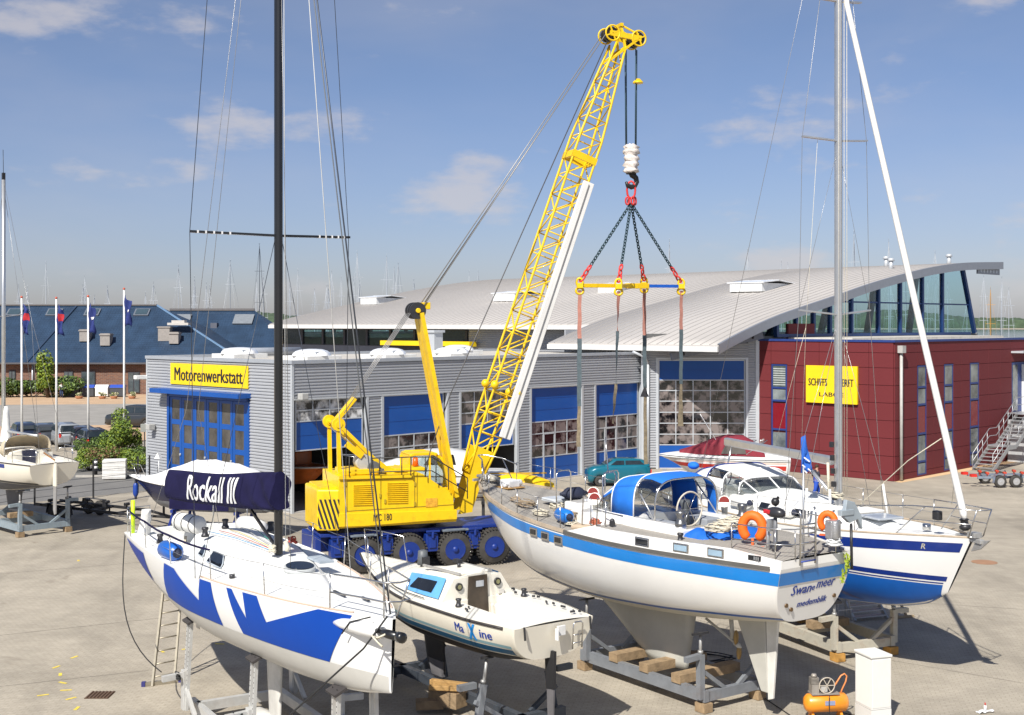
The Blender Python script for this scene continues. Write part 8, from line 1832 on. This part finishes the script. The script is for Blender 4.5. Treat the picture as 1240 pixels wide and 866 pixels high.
pp = G(988,605); person('person in blue dungarees and a dark shirt walking past the red office', (pp.x,pp.y,0), .15, 1.72, pm('shirt_dark', (.03,.03,.045), .8), pm('dungaree_blue', (.01,.06,.38), .8))
q = Vector((X(76,146.),145.6,0)); person('person in a white top standing beside the left container by the hedge', tuple(q), -1.2, 1.8, pm('shirt_white', (.7,.7,.7), .8), pm('jeans', (.03,.05,.12), .8), .05)

# ------------------------------------------------ yard furniture
bx_ = G(139,580); t = thing('white_box', 'square white slatted box on the grey lane by the bushes', 'box', (bx_.x,bx_.y,0), .22)
b = MB(); b.bbox(-.62,.62,-.5,.5,.05,1.08); b.build('body', pm('box_white', (.74,.73,.70), .5, grime=.1), t, bevel=.03)
for k in range(5): b = MB(); b.beam((-.6,-.505,.15+k*.2),(.6,-.505,.15+k*.2),.012,.03); b.build('slat', pm('box_slat', (.62,.61,.58), .6), t)
b = MB(); b.bbox(-.5,-.3,-.4,.4,0,.05); b.bbox(.3,.5,-.4,.4,0,.05); b.build('foot', WOODB, t)
q = G(116,575); t = thing('bollard', 'black and white banded bollard left of the white box', 'bollard', tuple(q), 0)
b = MB(); b.cyl((0,0,0),(0,0,.9),.1,n=12); b.build('post', BLKP, t)
for z_ in (.35,.65): b = MB(); b.cyl((0,0,z_),(0,0,z_+.14),.104,n=12); b.build('white_band', PIPE, t)
fn = thing('wire_fence', 'thin black post and wire fence along the grey lane', 'fence', tuple(G(113,603)), 0); fo_ = G(113,603)
fpts = [G(p_,y_) for p_,y_ in ((-30,622),(42,612),(113,603),(167,597),(181,595))]
for i,p_ in enumerate(fpts): 
    b = MB(); l_ = p_-fo_; b.beam(l_,l_+Vector((0,0,1.85)),.07); b.build('fence_post', BLKP, fn)
for k in range(5):
    b = MB(); b.tube([p_-fo_+Vector((0,0,.35+.33*k)) for p_ in fpts],.010,4); b.build('fence_wire', RIGD, fn)
q = G(692/4+0, 545); t = thing('lane_sign', 'small grey cabinet on a post at the lane by the workshop corner', 'post box', tuple(G(175,545)), 0); b = MB(); b.beam((0,0,0),(0,0,1.4),.06); b.build('post', STL, t); b = MB(); b.box((0,0,1.5),(.5,.2,.55)); b.build('cabinet', pm('post_grey', (.25,.26,.24), .6), t, bevel=.02)
# ladder leaning on the racing yacht
la = thing('ladder', 'aluminium ladder leaning under the stern of the racing yacht', 'ladder', (0,0,0), 0)
f0, f1 = G(182,831), G(211,826); dd = Vector((.36,.5,3.3)); 
b0_, b1_ = f0, f1
t0_, t1_ = f0+Vector((.20,.9,3.35)), f1+Vector((.04,.9,3.35))
LAL = pm('ladder_alu', (.40,.36,.28), .45, .6, var=.15, scale=6)
for a_,c_ in ((b0_+Vector((.05,0,0)),t0_),(b1_,t1_)): b = MB(); b.beam(a_,c_,.05,.07); b.build('rail', LAL, la, world=True)
for k in range(11):
    f = .06+k*.085; b = MB(); b.cyl((b0_+Vector((.05,0,0))).lerp(t0_,f),b1_.lerp(t1_,f),.018,n=6); b.build('rung', LAL, la, world=True)
b = MB(); b.beam(b0_+Vector((-.12,-.02,.05)),b1_+Vector((.12,.0,.05)),.08,.09); b.build('foot_bar', LAL, la, world=True)
for e_ in (b0_+Vector((-.15,-.02,.05)),b1_+Vector((.15,0,.05))): b = MB(); b.box(e_,(.09,.1,.12)); b.build('foot_cap', pm('cap_blue', (.03,.03,.15), .6), la, world=True)
# racing yacht cradle
WPO = pm('white_perforated_post', (.56,.56,.54), .5, .3, grime=.35, gcol=(.3,.2,.12))
rc = thing('boat_cradle', 'pale steel cradle with perforated posts under the racing yacht', 'cradle', tuple(M1 @ Vector((4.0,0,0))), RKZ)
for yy in (-.95,.95): b = MB(); b.beam((0,yy,.3),(7.2,yy,.3),.14,.2); b.build('long_beam', WPO, rc)
for xx in (.4,3.7,6.6): b = MB(); b.beam((xx,-.95,.3),(xx,.95,.3),.14,.2); b.build('cross_beam', WPO, rc)
for (xx,yy,zt) in ((.45,-1.12,2.22),(3.75,-.85,2.12),(6.6,-.36,2.12),(.45,1.12,2.22),(3.75,.85,2.12),(6.6,.36,2.12)):
    for dx in (-.10,.10):
        b = MB(); b.beam((xx+dx,yy*1.1,.3),(xx+dx,yy,zt),.065,.065); k = b.build('post', WPO, rc)
        for q in range(14): z_ = .85+q*.10; f = (z_-.3)/(zt-.3); b = MB(); yq = yy*1.1+(yy-yy*1.1)*f; b.box((xx+dx,yq-.033*(1 if yy < 0 else -1),z_),(.022,.006,.022)); b.build('hole', HOLE, k)
    b = MB(); b.box((xx,yy,zt),(.42,.25,.05),Matrix.Rotation(.45*(1 if yy < 0 else -1),3,'X')); b.build('pad', pm('pad_dark', (.05,.045,.045), .7), rc)
    b = MB(); b.bbox(xx-.10,xx+.10,min(yy*1.1-.07,yy*1.1+.07),max(yy*1.1-.07,yy*1.1+.07),.3,1.15); b.build('sleeve', WPO, rc, bevel=.01)
    b = MB(); b.beam((xx,yy*1.1,1.05),(xx,yy*1.1-(.5 if yy < 0 else -.5),1.02),.12); b.build('side_arm', WPO, rc)
    b = MB(); b.beam((xx,yy*1.1,.8),(xx+.7,yy*1.1,.32),.08); b.build('brace', WPO, rc)
b = MB(); coil(b,(.45,-1.4,.95),.12,5,.02,90,.3); b.build('rope_hank', CORD, rc); b = MB(); coil(b,(3.75,-1.2,.95),.16,4,.018,91,.5); b.build('rope_hank', CORD, rc)
# compressor
cp_ = thing('air_compressor', 'orange tank air compressor with a grey pump beside the white cabinet', 'compressor', (6.83,27.35,0), .12)
OR2 = pm('tank_orange', (.78,.27,.015), .4, var=.08, coat=.2, grime=.35, gcol=(.35,.33,.30), cscale=2)
b = MB(); b.lathe((-.50,0,.36),(1,0,0),[(0,.03),(.03,.14),(.09,.20),(.91,.20),(.97,.14),(1.0,.03)],20); b.build('tank', OR2, cp_)
GP = pm('pump_grey', (.36,.33,.29), .5, .4, var=.2, bump=.3)
b = MB(); b.box((-.05,0,.575),(.62,.28,.03)); b.build('deck_plate', GP, cp_)
b = MB(); b.box((-.27,0,.68),(.16,.20,.20)); b.cyl((-.27,0,.78),(-.27,0,.86),.075,n=12)
for k in range(5): b.box((-.27,0,.80+k*.028),(.17,.17,.014))
b.cyl((-.27,0,.93),(-.27,0,.99),.07,.05,n=10); b.build('pump', GP, cp_)
b = MB(); b.cyl((-.02,-.10,.76),(-.02,-.06,.76),.17,n=22); b.build('flywheel', STL, cp_); b = MB(); b.tube([(-.02+.17*math.cos(a),-.12,.76+.17*math.sin(a)) for a in [2*math.pi*k/22 for k in range(22)]],.014,6,closed=True)
for k in range(6): a = k*math.pi/3; b.beam((-.02,-.12,.76),(-.02+.17*math.cos(a),-.12,.76+.17*math.sin(a)),.016)
b.build('wheel_guard', pm('guard_light', (.45,.40,.33), .5), cp_)
b = MB(); b.cyl((.05,-.02,.74),(.05,.2,.74),.12,n=16); b.box((-.08,-.05,.68),(.14,.14,.12)); b.build('motor', pm('motor_light', (.5,.49,.46), .4, .3), cp_)
b = MB(); b.tube([(.12,0,.58),(.20,0,.72),(.34,0,.93),(.42,.0,.97),(.47,0,.92),(.45,0,.80),(.36,0,.62),(.33,0,.52)],.018,7); b.build('hose_handle', pm('hose_orange', (.62,.22,.07), .5), cp_)
for xx in (-.32,.32): b = MB(); b.beam((xx,0,.2),(xx,-.16,.02),.05); b.beam((xx,0,.2),(xx,.16,.02),.05); b.build('foot', OR2, cp_)
b = MB(); b.box((.02,-.20,.40),(.22,.02,.09)); b.build('maker_label', pm('label_blue', (.25,.3,.45), .5), cp_)
b = MB(); b.tube([(.0,-.2,.56),(-.01,-.22,.4),(0,-.22,.1),(.3,-.3,.02),(.6,-.1,.02),(.7,.1,.02),(.5,.3,.02)],.010,5); b.build('cable', CORD, cp_)
# white service cabinet
cz_ = math.atan2(.30,.93); cbn = thing('service_cabinet', 'tall white ribbed service cabinet at the bottom edge', 'cabinet', (7.72,27.0,0), cz_)
CW_ = pm('cabinet_white', (.72,.715,.68), .5, var=.02, grime=.12, gcol=(.5,.46,.38))
b = MB(); b.bbox(0,.50,0,.62,.0,.28); b.bbox(.005,.495,.005,.615,.29,1.40); b.build('body', CW_, cbn)
b = MB(); b.bbox(-.02,.52,-.02,.64,1.40,1.455); b.build('lid', CW_, cbn, bevel=.012)
for k in range(15): b = MB(); b.bbox(.03+k*.031,.03+k*.031+.016,-.006,.006,.33,1.36); b.build('rib', CW_, cbn)
for k in range(14): b = MB(); b.bbox(-.003,.007,.05+k*.04,.05+k*.04+.02,.33,1.36); b.build('rib', CW_, cbn)
# litter, steps, hoses
q = G(1193,863); t = thing('white_rag', 'crumpled white rag at the lower right edge', 'rag', tuple(q), .3); rows = []; rd = random.Random(4)
for i in range(7): rows.append([(-.2+i*.066,-.08+j*.03,.01+.05*rd.random()) for j in range(6)])
b = MB(); b.grid(rows,False); b.build('cloth', PIPE, t)
t = thing('small_bottle', 'small white bottle with a red cap on the rag', 'bottle', tuple(q+Vector((.0,0,.04))), 0); b = MB(); b.cyl((0,0,0),(0,0,.12),.03,n=10); b.build('bottle', PIPE, t); b = MB(); b.cyl((0,0,.12),(0,0,.18),.015,n=8); b.build('cap', RS, t)
q = G(1040,752); t = thing('boarding_steps', 'grey metal boarding steps lying under the blue bottomed sloop', 'steps', tuple(q), .35)
for k in range(5): b = MB(); b.box((.25*0+.35,.15*k,.12+.13*k),(1.1,.22,.035)); b.build('step', STE, t)
for xx in (-.2,.9): b = MB(); b.beam((xx,-.1,.02),(xx,.65,.72),.06,.12); b.build('side_rail', STE, t)
for xx in (.95,1.25): b = MB(); b.beam((xx,-.1,.65),(xx+.35,-.1,.0),.06); b.build('prop', pm('steps_wood', (.35,.27,.17), .8), t)
b = MB(); b.beam((1.1,-.15,.04),(1.8,-.15,.04),.06); b.build('foot_bar', pm('steps_wood', (.35,.27,.17), .8), t)
q = G(1025,770); t = thing('trestle', 'thin steel folding trestle in the shade under the sloop', 'trestle', tuple(q), .4)
for xx in (-.3,.3): b = MB(); b.beam((xx,0,0),(xx*.4,.2,1.3),.035); b.beam((xx,.45,0),(xx*.4,.2,1.3),.035); b.build('leg', STE, t)
for z_ in (.35,.7): b = MB(); b.beam((-.25,.06,z_),(.25,.06,z_),.03); b.build('rung', STE, t)
t = thing('cable_ring', 'loop of dark cable on the paving behind the long grey cradle', 'cable', tuple(G(850,815)+Vector((0,1.2,0))), 0); b = MB(); coil(b,(0,0,.0),.75,3,.014,93,.7); b.build('cable', CORD, t)
t = thing('ground_hose', 'dark hose snaking over the paving from the rudder to the compressor', 'hose', tuple(G(900,830)), 0); o_ = G(900,830)
b = MB(); b.tube([G(p_,y_)-o_+Vector((0,0,.02)) for p_,y_ in ((858,805),(885,815),(905,832),(925,846),(940,856),(955,866),(965,874))],.013,5); b.build('hose', CORD, t)

# ------------------------------------------------ marina far behind: each mast is a boat
FA = pm('far_alu', (.45,.48,.52), .5, .2); FH = pm('far_hull', (.75,.75,.74), .4); FD = pm('far_dark', (.05,.06,.08), .5)
def far_boat(label, px, ptop, y, mat, seed, big=1., stay=True):
    rd = random.Random(seed); t = thing('moored_sailboat', label, 'sailboat', (X(px,y),y,-1.2), rd.uniform(-.5,.5)+(math.pi/2 if seed % 2 else -math.pi/2), 'sailboats moored in the harbour')
    L = 9*big; zt = HCAM+(HZ-ptop)/F*y+1.2
    h = Hull(L, [(0,1.1*big),(.4,1.5*big),(.8,.8*big),(1,.03)], [(0,1.15),(1,1.4)], [(0,.1),(.5,-.3),(1,.2)], 1.,.2)
    h.shell(10,5).build('hull', FH, t, recalc=False); h.deck(nu=10).build('deck', FH, t, recalc=False)
    b = MB(); b.bbox(L*.3,L*.62,-.8*big,.8*big,1.2,1.7); b.build('cabin', FH, t)
    b = MB(); b.cyl((L*.58,0,1),(L*.58,0,zt),.085,.06,n=6,cap=False); b.build('mast', mat, t)
    b = MB(); b.beam((L*.55,0,2.3),(L*.15,0,2.3),.25,.3); b.build('boom', FD if seed % 3 == 0 else FA, t)
    for f in ((.55,.8) if zt > 14 else (.6,)): b = MB(); b.beam((L*.58,-.9*big,zt*f),(L*.58,.9*big,zt*f),.07); b.build('spreader', mat, t)
    b = MB(); b.tube([(L*.97,0,1.5),(L*.59,0,zt*.98)],.05 if seed % 2 else .03,4); b.build('forestay', mat, t)
    b = MB(); b.tube([(0.1,0,1.3),(L*.58,0,zt)],.02,3); b.tube([(L*.55,-1.3*big,1.3),(L*.58,-.9*big,zt*.55),(L*.58,0,zt*.98)],.02,3); b.tube([(L*.55,1.3*big,1.3),(L*.58,.9*big,zt*.55),(L*.58,0,zt*.98)],.02,3); b.build('stay', mat, t)
    b = MB(); b.tube([(L*.58,0,zt),(L*.58-.1,0,zt+.7)],.03,3); b.beam((L*.58-.4,0,zt+.5),(L*.58+.3,0,zt+.5),.04); b.build('wind_vane', mat, t)
ML = [(56,321,250),(79,346,300),(97,337,270),(114,348,280),(131,360,330),(170,355,300),(185,364,320),(200,322,260),(206,345,300),(227,336,270),(240,352,320),(243,347,290),(257,345,300),(298,296,255),(303,320,270),(318,340,300),(330,335,280),(345,345,300),(352,331,270),(361,327,265),(372,352,310),(385,347,300),(391,331,280),(406,346,300),(411,338,285),(420,336,290),(427,309,255),(436,357,330),(451,343,300),(466,309,255),(479,326,280),(484,340,300),(501,323,290),(569,329,300),(579,331,310),(605,346,330),
      (8,334,280),(16,345,300),(42,350,310),(805,291,240),(900,307,260),(950,316,270),(944,322,280),(1026,281,240),(1067,296,250),(1080,335,300),(1106,309,250),(1130,340,300),(1178,337,255),(1197,350,290),(1206,352,280),(1217,336,250),(1232,372,300),(1187,366,330),(992,345,320),(1010,350,310),(1048,338,280),(1092,330,290),(1120,345,310),(1150,342,300),(970,352,300)]
nmw = ['pale','slim','tall','short','white','thin','bright','grey']
for i,(px,pt_,y_) in enumerate(ML):
    nb = 'behind the brick house roof' if px < 200 else 'beyond the blue tiled wing' if px < 345 else 'beyond the left end of the curved roof' if px < 520 else 'above the curved hall roof' if px < 920 else 'behind the gallery glazing' if px < 1165 else 'beside the red office roof'
    hue = 'dark' if px in (298,) else 'orange' if px == 1197 else 'pale'
    ordn = ['first','second','third','fourth','fifth','sixth','seventh','eighth','ninth','tenth','eleventh','twelfth','thirteenth','fourteenth','fifteenth','sixteenth','seventeenth','eighteenth','nineteenth','twentieth']
    same = sorted([m[0] for m in ML if (('a' if m[0] < 200 else 'b' if m[0] < 345 else 'c' if m[0] < 520 else 'd' if m[0] < 920 else 'e' if m[0] < 1165 else 'f') == ('a' if px < 200 else 'b' if px < 345 else 'c' if px < 520 else 'd' if px < 920 else 'e' if px < 1165 else 'f'))])
    size = 'tall' if pt_ < 325 else 'short' if pt_ > 346 else 'middling'
    far_boat('%s %s mast %s, %s from left' % (size, hue, nb, ordn[same.index(px)]), px, pt_, y_, FD if px == 298 else pm('far_orange',(.6,.3,.05),.5) if px == 1197 else FA, i, 1.+.2*(i % 3))
